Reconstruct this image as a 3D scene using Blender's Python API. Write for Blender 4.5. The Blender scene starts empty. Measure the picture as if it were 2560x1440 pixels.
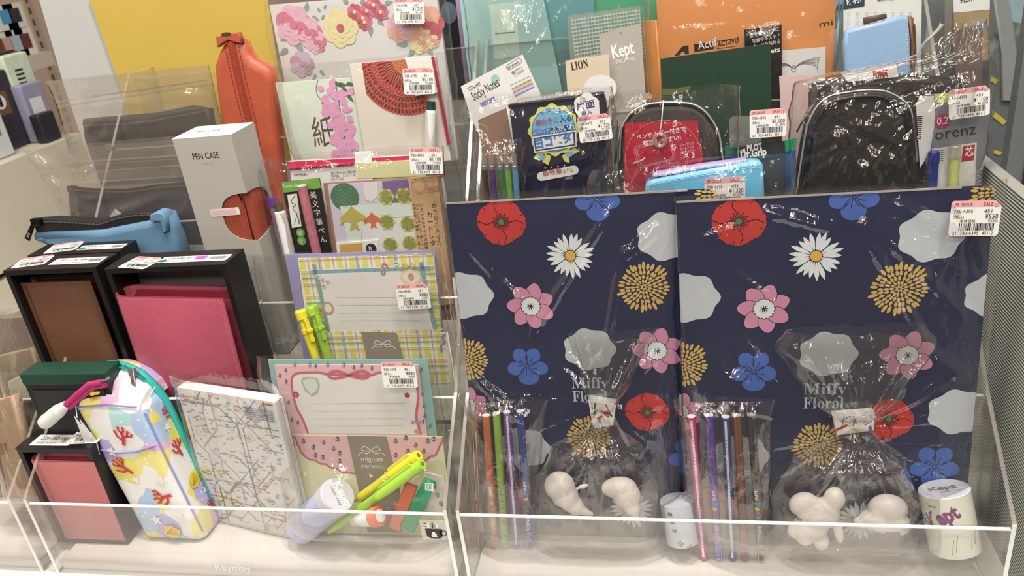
import bpy, bmesh, math, random
from mathutils import Vector, Matrix, noise

S = bpy.context.scene
COL = S.collection
# ------------------------------------------------------------------ camera
M3 = [[0.9790456827, 0.1683944720, -0.1145113660],
      [-0.0313684368, -0.4309011621, -0.9018537629],
      [-0.2012102690, 0.8865480756, -0.4165896511]]
CAM = Vector((0.0, -0.5584, 0.5187))
FPX = 2000.0
cd = bpy.data.cameras.new('camera')
cam = bpy.data.objects.new('camera', cd)
COL.objects.link(cam)
r_, u_, b_ = Vector(M3[0]), -Vector(M3[1]), -Vector(M3[2])
cam.matrix_world = Matrix(((r_.x, u_.x, b_.x, CAM.x), (r_.y, u_.y, b_.y, CAM.y), (r_.z, u_.z, b_.z, CAM.z), (0, 0, 0, 1)))
cd.sensor_width = 36.0
cd.lens = FPX / 2560 * 36
cd.clip_start = 0.02
cd.dof.use_dof = True
cd.dof.focus_distance = 0.62
cd.dof.aperture_fstop = 14
S.camera = cam
# ------------------------------------------------------------------ view, world, lights
S.view_settings.view_transform = 'Standard'
S.view_settings.look = 'None'
S.view_settings.gamma = 1
S.view_settings.use_curve_mapping = False
S.view_settings.exposure = -0.4
S.cycles.transparent_max_bounces = 34
S.cycles.max_bounces = 6
S.cycles.diffuse_bounces = 3
S.cycles.glossy_bounces = 3
S.cycles.caustics_reflective = False
S.cycles.caustics_refractive = False
S.cycles.sample_clamp_indirect = 4
S.cycles.use_adaptive_sampling = True
S.cycles.adaptive_threshold = .025
W = bpy.data.worlds.new('shop_air'); S.world = W; W.use_nodes = True
bg = W.node_tree.nodes['Background']
bg.inputs[0].default_value = (1.0, 0.86, 0.75, 1); bg.inputs[1].default_value = 0.2

def lamp(name, loc, size, watt, col=(1, .86, .72), aim=(0, 0, 0), shape='DISK'):
    d = bpy.data.lights.new(name, 'AREA'); d.shape = shape; d.size = size; d.energy = watt; d.color = col
    o = bpy.data.objects.new(name, d); COL.objects.link(o); o.location = loc
    o.rotation_euler = (Vector(aim) - Vector(loc)).to_track_quat('-Z', 'Y').to_euler()
    return o
for i, (x, y) in enumerate([(-1.5, -2.3), (-.75, -2.1), (-.1, -2.2), (.55, -2.0), (1.3, -2.4), (-1.0, -1.35), (-.35, -1.2), (0.3, -1.3), (1.0, -1.2), (-.6, -.5), (.5, -.45), (-1.2, .3), (.0, .45)]):
    lamp('ceiling_spot', (x, y, 1.75), .1, 4.6, aim=(x * .5, y * .4, 0))
lamp('ceiling_panel', (.1, -1.9, 1.9), .9, 9, col=(1, .88, .76), aim=(-.1, 0, .1), shape='SQUARE')
lamp('overhead_fill', (.0, -.12, 1.7), .16, 17, col=(1, .9, .8), aim=(.0, -.14, 0))  # unseen lamps added above to brighten the counter and level tops
lamp('overhead_fill', (-.6, -.2, 1.7), .16, 9, col=(1, .9, .8), aim=(-.5, -.14, 0))
lamp('overhead_fill', (.45, -.3, 1.7), .16, 9, col=(1, .9, .8), aim=(.25, -.14, 0))

# ------------------------------------------------------------------ colours and materials
def lin(c):
    c = c / 255.0
    return c / 12.92 if c <= .04045 else ((c + .055) / 1.055) ** 2.4
WR = (238, 223, 208)
def C(r, g, b):
    g0 = .3 * r + .55 * g + .15 * b
    r, g, b = [v + (g0 - v) * .13 for v in (r, g, b)]
    return tuple(min(.9, .86 * lin(v) / lin(w)) for v, w in zip((r, g, b), WR)) + (1,)
_m = {}
def mat(name, rgb, rough=.5, metal=0, bump=None, vary=0.06, scale=60, coat=0, spec=.5, emit=0, trans=0):
    if name in _m: return _m[name]
    m = bpy.data.materials.new(name); m.use_nodes = True; nt = m.node_tree; N = nt.nodes; L = nt.links
    b = N['Principled BSDF']; c = C(*rgb)
    b.inputs['Roughness'].default_value = rough; b.inputs['Metallic'].default_value = metal
    b.inputs['Coat Weight'].default_value = coat; b.inputs['Specular IOR Level'].default_value = spec
    b.inputs['Transmission Weight'].default_value = trans
    tc = N.new('ShaderNodeTexCoord'); nz = N.new('ShaderNodeTexNoise'); nz.inputs['Scale'].default_value = scale
    L.new(tc.outputs['Object'], nz.inputs['Vector'])
    mx = N.new('ShaderNodeMix'); mx.data_type = 'RGBA'
    mx.inputs[6].default_value = tuple(v * (1 - vary) for v in c[:3]) + (1,)
    mx.inputs[7].default_value = tuple(min(.92, v * (1 + vary)) for v in c[:3]) + (1,)
    L.new(nz.outputs[0], mx.inputs[0]); L.new(mx.outputs[2], b.inputs['Base Color'])
    if bump:
        n2 = N.new('ShaderNodeTexNoise'); n2.inputs['Scale'].default_value = bump[0]; n2.inputs['Detail'].default_value = 4
        L.new(tc.outputs['Object'], n2.inputs['Vector'])
        bp = N.new('ShaderNodeBump'); bp.inputs['Strength'].default_value = bump[1]; bp.inputs['Distance'].default_value = .001
        L.new(n2.outputs[0], bp.inputs['Height']); L.new(bp.outputs[0], b.inputs['Normal'])
    if emit:
        b.inputs['Emission Color'].default_value = c; b.inputs['Emission Strength'].default_value = emit
    _m[name] = m
    return m
def film_mat(name, tint=(.97, .965, .955), k=1.9, base=.0, rough=.075, haze=.008, bscale=90, bstr=.35, hazecol=(.8, .76, .7)):
    if name in _m: return _m[name]
    m = bpy.data.materials.new(name); m.use_nodes = True; nt = m.node_tree; N = nt.nodes; L = nt.links
    for n in list(N): N.remove(n)
    out = N.new('ShaderNodeOutputMaterial')
    tr = N.new('ShaderNodeBsdfTransparent'); tr.inputs[0].default_value = tint + (1,)
    gl = N.new('ShaderNodeBsdfGlossy'); gl.inputs['Roughness'].default_value = rough; gl.inputs[0].default_value = (1, 1, 1, 1)
    df = N.new('ShaderNodeBsdfDiffuse'); df.inputs[0].default_value = hazecol + (1,)
    fr = N.new('ShaderNodeFresnel'); ge = N.new('ShaderNodeNewGeometry')
    io = N.new('ShaderNodeMath'); io.operation = 'MULTIPLY_ADD'; io.inputs[1].default_value = 1 / 1.45 - 1.45; io.inputs[2].default_value = 1.45
    L.new(ge.outputs['Backfacing'], io.inputs[0]); L.new(io.outputs[0], fr.inputs[0])      # same sheen from both sides of a sheet
    ma = N.new('ShaderNodeMath'); ma.operation = 'MULTIPLY_ADD'; ma.inputs[1].default_value = k; ma.inputs[2].default_value = base; ma.use_clamp = True
    tc = N.new('ShaderNodeTexCoord'); mp = N.new('ShaderNodeMapping'); mp.inputs['Scale'].default_value = (1, .45, 1)
    nz = N.new('ShaderNodeTexNoise'); nz.inputs['Scale'].default_value = bscale; nz.inputs['Detail'].default_value = 3; nz.inputs['Distortion'].default_value = 1.2
    bp = N.new('ShaderNodeBump'); bp.inputs['Strength'].default_value = bstr; bp.inputs['Distance'].default_value = .002
    L.new(tc.outputs['Object'], mp.inputs[0]); L.new(mp.outputs[0], nz.inputs['Vector']); L.new(nz.outputs[0], bp.inputs['Height'])
    L.new(bp.outputs[0], gl.inputs['Normal']); L.new(bp.outputs[0], fr.inputs['Normal'])
    L.new(fr.outputs[0], ma.inputs[0])
    m1 = N.new('ShaderNodeMixShader'); m1.inputs[0].default_value = haze
    L.new(tr.outputs[0], m1.inputs[1]); L.new(df.outputs[0], m1.inputs[2])
    m2 = N.new('ShaderNodeMixShader')
    L.new(ma.outputs[0], m2.inputs[0]); L.new(m1.outputs[0], m2.inputs[1]); L.new(gl.outputs[0], m2.inputs[2]); L.new(m2.outputs[0], out.inputs[0])
    _m[name] = m
    return m
FILM = film_mat('clear_film')
FILMH = film_mat('crinkled_film', k=2.4, base=.01, rough=.08, haze=.005, bscale=60, bstr=.7)
SEAM = film_mat('film_fold', k=2.5, base=.08, rough=.12, haze=.3, hazecol=(.9, .87, .83))
ZIPF = film_mat('zip_bag_plastic', tint=(.9, .89, .87), k=1.6, base=.03, rough=.13, haze=.09, bscale=25, bstr=.5)
ACR = film_mat('clear_acrylic', tint=(.965, .97, .965), k=1.1, base=.0, rough=.02, haze=.012, bscale=3, bstr=.02)
ACRS = film_mat('acrylic_edge_faint_glow', k=1, base=.05, rough=.15, haze=.22, hazecol=(.85, .83, .8), bstr=.02)  # fainter copy of the painted edge glow, for slopes and upper lips
ACRE = mat('acrylic_edge_glow', (236, 228, 216), .25, vary=.02)  # opaque white paints in the light that clear acrylic edges gather
WHITE = mat('white_card', (224, 214, 202), .55, vary=.02)
WHITE2 = mat('bright_white_paper', (236, 226, 214), .5, vary=.02)
INK = mat('black_ink', (32, 28, 28), .5)
GREY = mat('grey_ink', (120, 114, 108), .5)
BLK = mat('black_card', (20, 18, 18), .38, vary=.2, bump=(300, .1))
RED = mat('red_ink', (190, 30, 40), .5)

# ------------------------------------------------------------------ geometry helpers
def area2(p):
    return sum(p[i][0] * p[(i + 1) % len(p)][1] - p[(i + 1) % len(p)][0] * p[i][1] for i in range(len(p)))
def clip_poly(p, R):
    for ax, lim, sg in ((0, R[0], 1), (0, R[1], -1), (1, R[2], 1), (1, R[3], -1)):
        o = []
        for i in range(len(p)):
            a, b = p[i - 1], p[i]
            ia, ib = (a[ax] - lim) * sg >= 0, (b[ax] - lim) * sg >= 0
            if ia != ib:
                t = (lim - a[ax]) / (b[ax] - a[ax])
                o.append((a[0] + (b[0] - a[0]) * t, a[1] + (b[1] - a[1]) * t))
            if ib: o.append(b)
        p = o
        if len(p) < 3: return []
    return p
_txt = {}
def text_mesh(s, bold=0.0):
    k = (s, bold)
    if k in _txt: return _txt[k]
    cu = bpy.data.curves.new('t', 'FONT'); cu.body = s; cu.size = 1; cu.resolution_u = 2; cu.offset = bold
    o = bpy.data.objects.new('t', cu); COL.objects.link(o)
    dg = bpy.context.evaluated_depsgraph_get(); dg.update()
    me = o.evaluated_get(dg).to_mesh()
    v = [(q.co.x, q.co.y) for q in me.vertices]; f = [tuple(p.vertices) for p in me.polygons]
    o.evaluated_get(dg).to_mesh_clear()
    bpy.data.objects.remove(o); bpy.data.curves.remove(cu)
    if v:
        x0 = min(q[0] for q in v); x1 = max(q[0] for q in v)
    else: x0, x1 = 0, 1
    _txt[k] = ([(q[0] - x0, q[1]) for q in v], f, x1 - x0)
    return _txt[k]
def circ(cx, cy, rx, ry=None, n=24, rot=0, a0=0, a1=2 * math.pi):
    ry = rx if ry is None else ry; o = []
    full = abs(a1 - a0 - 2 * math.pi) < 1e-6
    for i in range(n if full else n + 1):
        a = a0 + (a1 - a0) * i / n
        x, y = rx * math.cos(a), ry * math.sin(a)
        o.append((cx + x * math.cos(rot) - y * math.sin(rot), cy + x * math.sin(rot) + y * math.cos(rot)))
    return o
def rrect(x0, x1, y0, y1, r, n=4):
    rr = r if isinstance(r, (list, tuple)) else (r,) * 4      # bl, br, tr, tl
    o = []
    for (cx, cy, a, q) in ((x0, y0, math.pi, rr[0]), (x1, y0, 1.5 * math.pi, rr[1]), (x1, y1, 0, rr[2]), (x0, y1, .5 * math.pi, rr[3])):
        if q <= 0: o.append((cx, cy)); continue
        ccx = cx + (q if cx == x0 else -q); ccy = cy + (q if cy == y0 else -q)
        for i in range(n + 1):
            t = a + .5 * math.pi * i / n
            o.append((ccx + q * math.cos(t), ccy + q * math.sin(t)))
    return o
class MB:
    def __init__(s):
        s.v = []; s.f = []; s.mi = []; s.sm = []; s.mats = []; s.T = None; s.clip = None; s.lay = 0
    def _m(s, m):
        if m not in s.mats: s.mats.append(m)
        return s.mats.index(m)
    def add(s, vs, fs, m, smooth=False):
        b = len(s.v); k = s._m(m)
        for q in vs:
            q = Vector(q)
            s.v.append(s.T @ q if s.T else q)
        for f in fs:
            s.f.append([b + i for i in f]); s.mi.append(k); s.sm.append(smooth)
    def box(s, x0, x1, y0, y1, z0, z1, m):
        v = [(x, y, z) for z in (z0, z1) for y in (y0, y1) for x in (x0, x1)]
        s.add(v, [(0, 2, 3, 1), (4, 5, 7, 6), (0, 1, 5, 4), (2, 6, 7, 3), (0, 4, 6, 2), (1, 3, 7, 5)], m)
    def poly(s, p, z, m):
        if s.clip: p = clip_poly(p, s.clip)
        if len(p) < 3: return
        if area2(p) < 0: p = p[::-1]
        s.add([(x, y, z) for x, y in p], [tuple(range(len(p)))], m)
    def rect(s, x0, x1, y0, y1, z, m): s.poly([(x0, y0), (x1, y0), (x1, y1), (x0, y1)], z, m)
    def slab(s, p, z0, z1, m, b=0, m2=None, n=3):
        """outline p extruded from z0 to z1, rounded over by b at both faces"""
        if area2(p) < 0: p = p[::-1]
        k = len(p); nr = []
        for i in range(k):
            a, c = p[i - 1], p[(i + 1) % k]
            dx, dy = c[0] - a[0], c[1] - a[1]; L = math.hypot(dx, dy) or 1
            nr.append((-dy / L, dx / L))
        rings = []
        b = min(b, (z1 - z0) / 2)
        if b > 0:
            for i in range(n + 1):
                a = .5 * math.pi * i / n
                rings.append((b * (1 - math.sin(a)), z0 + b * (1 - math.cos(a))))
            for i in range(n + 1):
                a = .5 * math.pi * i / n
                rings.append((b * (1 - math.cos(a)), z1 - b * (1 - math.sin(a))))
        else: rings = [(0, z0), (0, z1)]
        vs = [(p[i][0] + nr[i][0] * d, p[i][1] + nr[i][1] * d, z) for d, z in rings for i in range(k)]
        fs = []
        for r in range(len(rings) - 1):
            for i in range(k):
                j = (i + 1) % k
                fs.append((r * k + i, r * k + j, (r + 1) * k + j, (r + 1) * k + i))
        s.add(vs, fs, m2 or m, smooth=b > 0)
        s.add([vs[i] for i in range(k)], [tuple(range(k))[::-1]], m)
        s.add([vs[(len(rings) - 1) * k + i] for i in range(k)], [tuple(range(k))], m)
    def stroke(s, pts, w, z, m, close=False):
        n = len(pts); L = []; R = []
        for i in range(n):
            a = pts[i - 1] if (i > 0 or close) else pts[i]
            c = pts[(i + 1) % n] if (i < n - 1 or close) else pts[i]
            dx, dy = c[0] - a[0], c[1] - a[1]; q = math.hypot(dx, dy) or 1
            nx, ny = -dy / q * w / 2, dx / q * w / 2
            L.append((pts[i][0] + nx, pts[i][1] + ny)); R.append((pts[i][0] - nx, pts[i][1] - ny))
        for i in range(n if close else n - 1):
            j = (i + 1) % n
            s.poly([R[i], R[j], L[j], L[i]], z, m)
    def text(s, t, x, y, h, z, m, w=None, rot=0, bold=0.0, al='l', wmax=None):
        v, f, tw = text_mesh(t, bold)
        sx = h if w is None else w / tw
        if wmax and tw * sx > wmax: sx = wmax / tw
        off = 0 if al == 'l' else (-tw * sx / 2 if al == 'c' else -tw * sx)
        c, q = math.cos(rot), math.sin(rot); P = []
        for a, b in v:
            a = a * sx + off; b = b * h
            P.append((x + a * c - b * q, y + a * q + b * c, z))
        s.add(P, f, m)
    def vtext(s, t, x, y, h, z, m, bold=0.0, step=1.05):
        for i, ch in enumerate(t): s.text(ch, x, y - (i + .85) * h * step, h, z, m, al='c', bold=bold)
    def tube(s, pts, r, m, n=10, cap=True):
        pts = [Vector(p) for p in pts]; k = len(pts); rr = r if isinstance(r, (list, tuple)) else [r] * k
        vs = []; up = None
        for i, p in enumerate(pts):
            d = (pts[min(i + 1, k - 1)] - pts[max(i - 1, 0)])
            d = d.normalized() if d.length > 1e-9 else Vector((0, 0, 1))
            if up is None: up = d.orthogonal().normalized()
            up = (up - d * up.dot(d)); up = up.normalized() if up.length > 1e-6 else d.orthogonal().normalized()
            sd = d.cross(up)
            for j in range(n):
                a = 2 * math.pi * j / n
                vs.append(p + (up * math.cos(a) + sd * math.sin(a)) * rr[i])
        fs = [(i * n + j, i * n + (j + 1) % n, (i + 1) * n + (j + 1) % n, (i + 1) * n + j) for i in range(k - 1) for j in range(n)]
        s.add(vs, fs, m, True)
        if cap:
            s.add([vs[j] for j in range(n)], [tuple(range(n))[::-1]], m)
            s.add([vs[(k - 1) * n + j] for j in range(n)], [tuple(range(n))], m)
    def lathe(s, prof, m, n=24, smooth=True, sharp=True):
        """prof = [(z, r)] about local z"""
        if sharp:
            for i in range(len(prof) - 1): s._ring(prof[i], prof[i + 1], m, n, smooth)
        for (z, r), up in ((prof[0], 0), (prof[-1], 1)):
            if r > 1e-6:
                c = [(r * math.cos(2 * math.pi * j / n), r * math.sin(2 * math.pi * j / n), z) for j in range(n)]
                s.add(c, [tuple(range(n)) if up else tuple(range(n))[::-1]], m)
    def _ring(s, a, b, m, n, smooth):
        v = [(q[1] * math.cos(2 * math.pi * j / n), q[1] * math.sin(2 * math.pi * j / n), q[0]) for q in (a, b) for j in range(n)]
        s.add(v, [(j, (j + 1) % n, n + (j + 1) % n, n + j) for j in range(n)], m, smooth)
    def soft(s, hx, hy, hz, r, m, c=(0, 0, 0), puff=0, nm=7, wob=0, seed=0):
        """rounded soft box of half sizes hx, hy, hz"""
        def ax(h):
            o = [-h + r * (1 - math.cos(.5 * math.pi * i / 4)) for i in range(4)]
            o += [-(h - r) + 2 * (h - r) * i / nm for i in range(nm + 1)]
            o += [h - r * (1 - math.cos(.5 * math.pi * i / 4)) for i in (3, 2, 1, 0)]
            return o
        X, Y, Z = ax(hx), ax(hy), ax(hz); n = len(X); idx = {}; vs = []; fs = []
        def vid(i, j, k):
            key = (i, j, k)
            if key not in idx:
                p = Vector((X[i], Y[j], Z[k]))
                q = Vector((max(-hx + r, min(hx - r, p.x)), max(-hy + r, min(hy - r, p.y)), max(-hz + r, min(hz - r, p.z))))
                d = p - q
                p = q + d.normalized() * r if d.length > 1e-9 else p
                e = (1 - (p.x / hx) ** 2) * (1 - (p.y / hy) ** 2)
                p.z += puff * e * (1 if p.z > 0 else -1)
                if wob: p += Vector((noise.noise(p * 30 + Vector((seed, 0, 0))), noise.noise(p * 30 + Vector((9, seed, 0))), noise.noise(p * 30 + Vector((0, 3, seed))))) * wob
                idx[key] = len(vs); vs.append(p + Vector(c))
            return idx[key]
        for a in range(n - 1):
            for b in range(n - 1):
                fs.append((vid(a, b, n - 1), vid(a + 1, b, n - 1), vid(a + 1, b + 1, n - 1), vid(a, b + 1, n - 1)))
                fs.append((vid(a, b, 0), vid(a, b + 1, 0), vid(a + 1, b + 1, 0), vid(a + 1, b, 0)))
                fs.append((vid(a, 0, b), vid(a + 1, 0, b), vid(a + 1, 0, b + 1), vid(a, 0, b + 1)))
                fs.append((vid(a, n - 1, b), vid(a, n - 1, b + 1), vid(a + 1, n - 1, b + 1), vid(a + 1, n - 1, b)))
                fs.append((vid(0, a, b), vid(0, a, b + 1), vid(0, a + 1, b + 1), vid(0, a + 1, b)))
                fs.append((vid(n - 1, a, b), vid(n - 1, a + 1, b), vid(n - 1, a + 1, b + 1), vid(n - 1, a, b + 1)))
        s.add(vs, fs, m, True)
    def mesh(s, name):
        me = bpy.data.meshes.new(name)
        me.from_pydata([tuple(q) for q in s.v], [], s.f)
        for m in s.mats: me.materials.append(m)
        me.polygons.foreach_set('material_index', s.mi); me.polygons.foreach_set('use_smooth', s.sm)
        me.update()
        return me
    def build(s, name, parent=None, matrix=None, label=None):
        o = bpy.data.objects.new(name, s.mesh(name)); COL.objects.link(o)
        if parent: o.parent = parent
        if matrix is not None: o.matrix_local = matrix
        if label: o['label'] = label
        return o
# ------------------------------------------------------------------ placing: tiers of the stepped rack and leaning planes
TY = [0, .065, .13, .195, .26, .325]
TZ = [0, .07, .138, .205, .27, .335]
def ray(px, py):
    a, b = (px - 1280) / FPX, (py - 720) / FPX
    return Vector([M3[0][i] * a + M3[1][i] * b + M3[2][i] for i in range(3)])
def on_plane(px, py, P, n):
    d = ray(px, py); return CAM + d * (n.dot(Vector(P) - CAM) / n.dot(d))
class Fr:
    """a leaning frame: origin at the foot, x along the rack, y up the item, z towards the customer"""
    def __init__(s, O, lean=0, roll=0, yaw=0):
        s.O = Vector(O)
        R = Matrix.Rotation(math.radians(yaw), 3, 'Z') @ Matrix.Rotation(math.radians(90 - lean), 3, 'X') @ Matrix.Rotation(math.radians(roll), 3, 'Z')
        s.R = R; s.n = R.col[2].copy()
        s.M = Matrix.Translation(s.O) @ R.to_4x4()
    def uv(s, px, py, w=0):
        p = s.R.transposed() @ (on_plane(px, py, s.O + s.n * w, s.n) - s.O)
        return (p.x, p.y)
    def w3(s, px, py, w=0):
        u = s.uv(px, py, w); return Vector((u[0], u[1], w))
    def pts(s, l, w=0): return [s.uv(x, y, w) for x, y in l]
    def world(s, p): return s.M @ Vector(p)
def place(TL, TR, k, lean=7, dy=0, roll=None, yaw=0):
    """frame whose foot stands on tier k and whose top corners are seen at TL and TR"""
    f0 = Fr((0, TY[k] + dy, TZ[k]), lean, 0, yaw)
    if yaw:      # turn about the foot below TL
        f0 = Fr((0, TY[k] + dy, TZ[k]), lean, 0, 0)
        a = f0.uv(*TL); O = f0.world((a[0], 0, 0)); f0 = Fr(O, lean, 0, yaw)
    a, b = f0.uv(*TL), f0.uv(*TR)
    O = f0.world((a[0], 0, 0))
    f = Fr(O, lean, 0, yaw)
    f.w = b[0] - a[0]; f.h = (a[1] + b[1]) / 2
    return f
def tag(o, label, cat, group=None, kind=None):
    if label: o['label'] = label
    if cat: o['category'] = cat
    if group: o['group'] = group
    if kind: o['kind'] = kind
    return o
def thing(name, label, cat, M, group=None):
    o = bpy.data.objects.new(name, None); COL.objects.link(o); o.empty_display_size = .02
    o.matrix_world = M.M if isinstance(M, Fr) else M
    return tag(o, label, cat, group)
def axis_matrix(A, B):
    A, B = Vector(A), Vector(B); z = (B - A).normalized()
    return Matrix.Translation(A) @ z.to_track_quat('Z', 'Y').to_matrix().to_4x4()

# price stickers: one mesh per price
STK_P = mat('sticker_pink', (240, 168, 160), .5)
_st = {}
def sticker_mesh(price, sub):
    k = (price, sub)
    if k in _st: return _st[k]
    m = MB(); w, h = .033, .026
    out = [(.0015, 0), (w - .0015, 0), (w, .0015), (w, h - .004), (w - .004, h), (.0015, h), (0, h - .0015), (0, .0015)]
    m.slab(out, 0, .00012, WHITE2)
    m.poly([(0, h - .0045), (w, h - .0045), (w, h - .004), (w - .004, h), (.0015, h), (0, h - .0015)], .0002, STK_P)
    m.text('JFR GROUP', .002, h - .0039, .0034, .0003, RED, bold=.01, w=.012)
    m.text('SALE', .021, h - .0037, .0036, .0003, RED, w=.0065, bold=.01)
    m.stroke(circ(w - .0033, h - .0035, .0012, n=12), .0003, .0003, RED, close=True)
    m.text('730-4395', .0022, h - .0088, .0037, .0003, INK, w=.0125)
    m.text('451', .022, h - .0088, .0037, .0003, INK, w=.0052)
    m.text('(税込)', .002, h - .0128, .0028, .0003, INK)
    m.text(price, w - .0015, h - .0132, .0052, .0003, INK, al='r', w=.0085 if len(price) < 5 else .0115)
    m.text('(本体価格', .006, h - .0158, .0026, .0003, INK)
    m.text(sub, w - .0015, h - .0158, .0027, .0003, INK, al='r')
    rnd = random.Random(5); x = .0065
    while x < .029:
        q = rnd.choice((.0003, .0003, .0006, .0009)); m.rect(x, x + q, .0042, .0095, .0003, INK); x += q + rnd.choice((.0003, .0005, .0007))
    m.text('21  730-4395  451-2', .0025, .001, .0034, .0003, INK, w=.027)
    _st[k] = m.mesh('price_sticker'); return _st[k]
def sticker(parent, fr, px, price, sub, w, ang=0, sc=1):
    """a price sticker whose centre is seen at px on parent"""
    u, v = fr.uv(px[0], px[1], w)
    o = bpy.data.objects.new('price_sticker', sticker_mesh(price, sub)); COL.objects.link(o); o.parent = parent
    a = math.radians(ang)
    off = Vector((-.0165 * sc, -.013 * sc, 0)); off.rotate(Matrix.Rotation(a, 3, 'Z'))
    o.matrix_local = Matrix.Translation(Vector((u, v, w)) + off) @ Matrix.Rotation(a, 4, 'Z') @ Matrix.Scale(sc, 4)
    o['label'] = 'white and pink price sticker reading ' + price
    return o

# clear film: outline rows (v, uL, uR, depth); front and back sheets joined round the edge
def film(name, parent, rows, amp=.002, fq=45, pins=(), m=None, nx=44, ny=44, seed=0, an=(1, .5), back=.003, edge=.0015, top_open=True, matrix=None, creases=(), seam=0):
    m = m or FILM; rows = sorted(rows); v0, v1 = rows[0][0], rows[-1][0]
    def row(v):
        for a, b in zip(rows, rows[1:]):
            if v <= b[0] + 1e-9:
                t = 0 if b[0] == a[0] else (v - a[0]) / (b[0] - a[0]); t = t * t * (3 - 2 * t) if len(rows) > 4 else t
                return [a[i] + (b[i] - a[i]) * t for i in range(4)]
        return rows[-1]
    def disp(u, v):
        p = Vector((u * fq * an[0], v * fq * an[1], seed * 3.7))
        q = noise.noise_vector(p * .5) * .9
        d = 0; a = 1; tot = 0
        for k in range(3):
            d += a * (1 - 2 * abs(noise.noise((p + q) * (2 ** k)))); tot += a; a *= .5
        d = d / tot * 1.0
        for (pu, pv, ka, L, g) in pins:
            dx, dy = u - pu, v - pv; r = math.hypot(dx, dy); th = math.atan2(dy, dx)
            d += g * (1 - 2 * abs(noise.noise(Vector((math.cos(th) * ka, math.sin(th) * ka, seed + r * 4))))) * math.exp(-r / L) * min(1, r / .01)
        for (ax_, ay_, bx_, by_, g, wd) in creases:
            ex, ey = bx_ - ax_, by_ - ay_; L2 = ex * ex + ey * ey; t_ = ((u - ax_) * ex + (v - ay_) * ey) / L2
            if -.1 < t_ < 1.1:
                dd = abs((u - ax_) * ey - (v - ay_) * ex) / math.sqrt(L2) + .0012 * noise.noise(Vector((t_ * 6, g * 9, seed)))
                if dd < wd: d += g * (1 - dd / wd) * math.sin(math.pi * min(1, max(0, t_))) ** .5
        return d
    vs = []; fs = []
    for side in (0, 1):
        for j in range(ny + 1):
            t = j / ny; v = v0 + (v1 - v0) * t; _, uL, uR, dp = row(v)
            for i in range(nx + 1):
                s_ = i / nx; e = min(1, 5 * min(s_, 1 - s_)); et = min(1, 6 * t)
                if not top_open: et = min(et, 6 * (1 - t))
                jl = edge * noise.noise(Vector((v * 60, seed, 1.5))); jr = edge * noise.noise(Vector((v * 60, seed, 7.5)))
                jt = edge * noise.noise(Vector((s_ * 9, seed, 4.5))) * (1 if j == ny else 0)
                u = uL + jl + (uR + jr - uL - jl) * s_
                env = math.sin(math.pi * min(s_, 1 - s_, .25) * 2) ** .6 if s_ not in (0, 1) else 0
                if side == 0:
                    w = .0008 + dp * env * min(1, .25 + et) + amp * disp(u, v) * (.25 + .75 * e) * max(.15, et)
                    w = max(w, .0004)
                else:
                    w = -back * env * et
                vs.append((u, v + jt, w))
    K = (nx + 1) * (ny + 1)
    for j in range(ny):
        for i in range(nx):
            a = j * (nx + 1) + i
            fs.append((a, a + 1, a + nx + 2, a + nx + 1)); fs.append((K + a, K + a + nx + 1, K + a + nx + 2, K + a + 1))
    for j in range(ny):
        for i in (0, nx):
            a = j * (nx + 1) + i; b = a + nx + 1
            fs.append((a, b, K + b, K + a) if i == 0 else (a, K + a, K + b, b))
    for i in range(nx): fs.append((i, K + i, K + i + 1, i + 1))
    b = MB(); b.add(vs, fs, m, True)
    o = b.build(name, parent, matrix)
    if seam:
        uL, uR = row(v1)[1:3]; q = MB()
        q.tube([(uL + (uR - uL) * i / 24, v1 + .0006 * noise.noise(Vector((i * .7, seed, 2))), .0012 + .0007 * noise.noise(Vector((i * .5, seed, 5)))) for i in range(25)], [seam * (1 + .35 * noise.noise(Vector((i * .9, seed, 9)))) for i in range(25)], SEAM, 8)
        q.build('folded_edge', parent)
    return o
def bag(name, label, cat, fr, rows_px, group=None, seam=True, **k):
    """film bag; rows_px = [(pxL, pyL, pxR, pyR, depth)] top to bottom"""
    rows = []
    for (xl, yl, xr, yr, d) in rows_px:
        a = fr.uv(xl, yl); b = fr.uv(xr, yr); rows.append(((a[1] + b[1]) / 2, a[0], b[0], d))
    t = thing(name, label, cat, fr, group)
    if 'lowest' in k: rows.append((k['lowest'], rows[-1][1], rows[-1][2], rows[-1][3])); k.pop('lowest')
    film('film', t, rows, **k)
    rows.sort()
    return t
# ================================================================== THE SETTING
def struct(m, name, label=None):
    o = m.build(name); o['kind'] = 'structure'
    return o
WALL = mat('beige_wall_paint', (214, 178, 148), .8, vary=.03, scale=4)
CREAM = mat('cream_laminate', (206, 190, 160), .55, vary=.03, scale=5)
COUNTER = mat('white_counter_laminate', (250, 240, 228), .35, vary=.01)
DGREY = mat('dark_grey_wall', (84, 80, 76), .8, vary=.1, scale=6)
m = MB(); m.box(-1.62, -1.6, -.8, 2.4, -.9, 2.6, WALL)
struct(m, 'wall_left')
m = MB(); m.box(-1.6, 1.6, 2.4, 2.42, -.9, 2.6, WALL); struct(m, 'wall_back')
m = MB(); m.box(-1.6, 1.6, -.8, 2.42, -.92, -.9, mat('floor_vinyl', (150, 140, 128), .5)); struct(m, 'floor')
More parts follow.
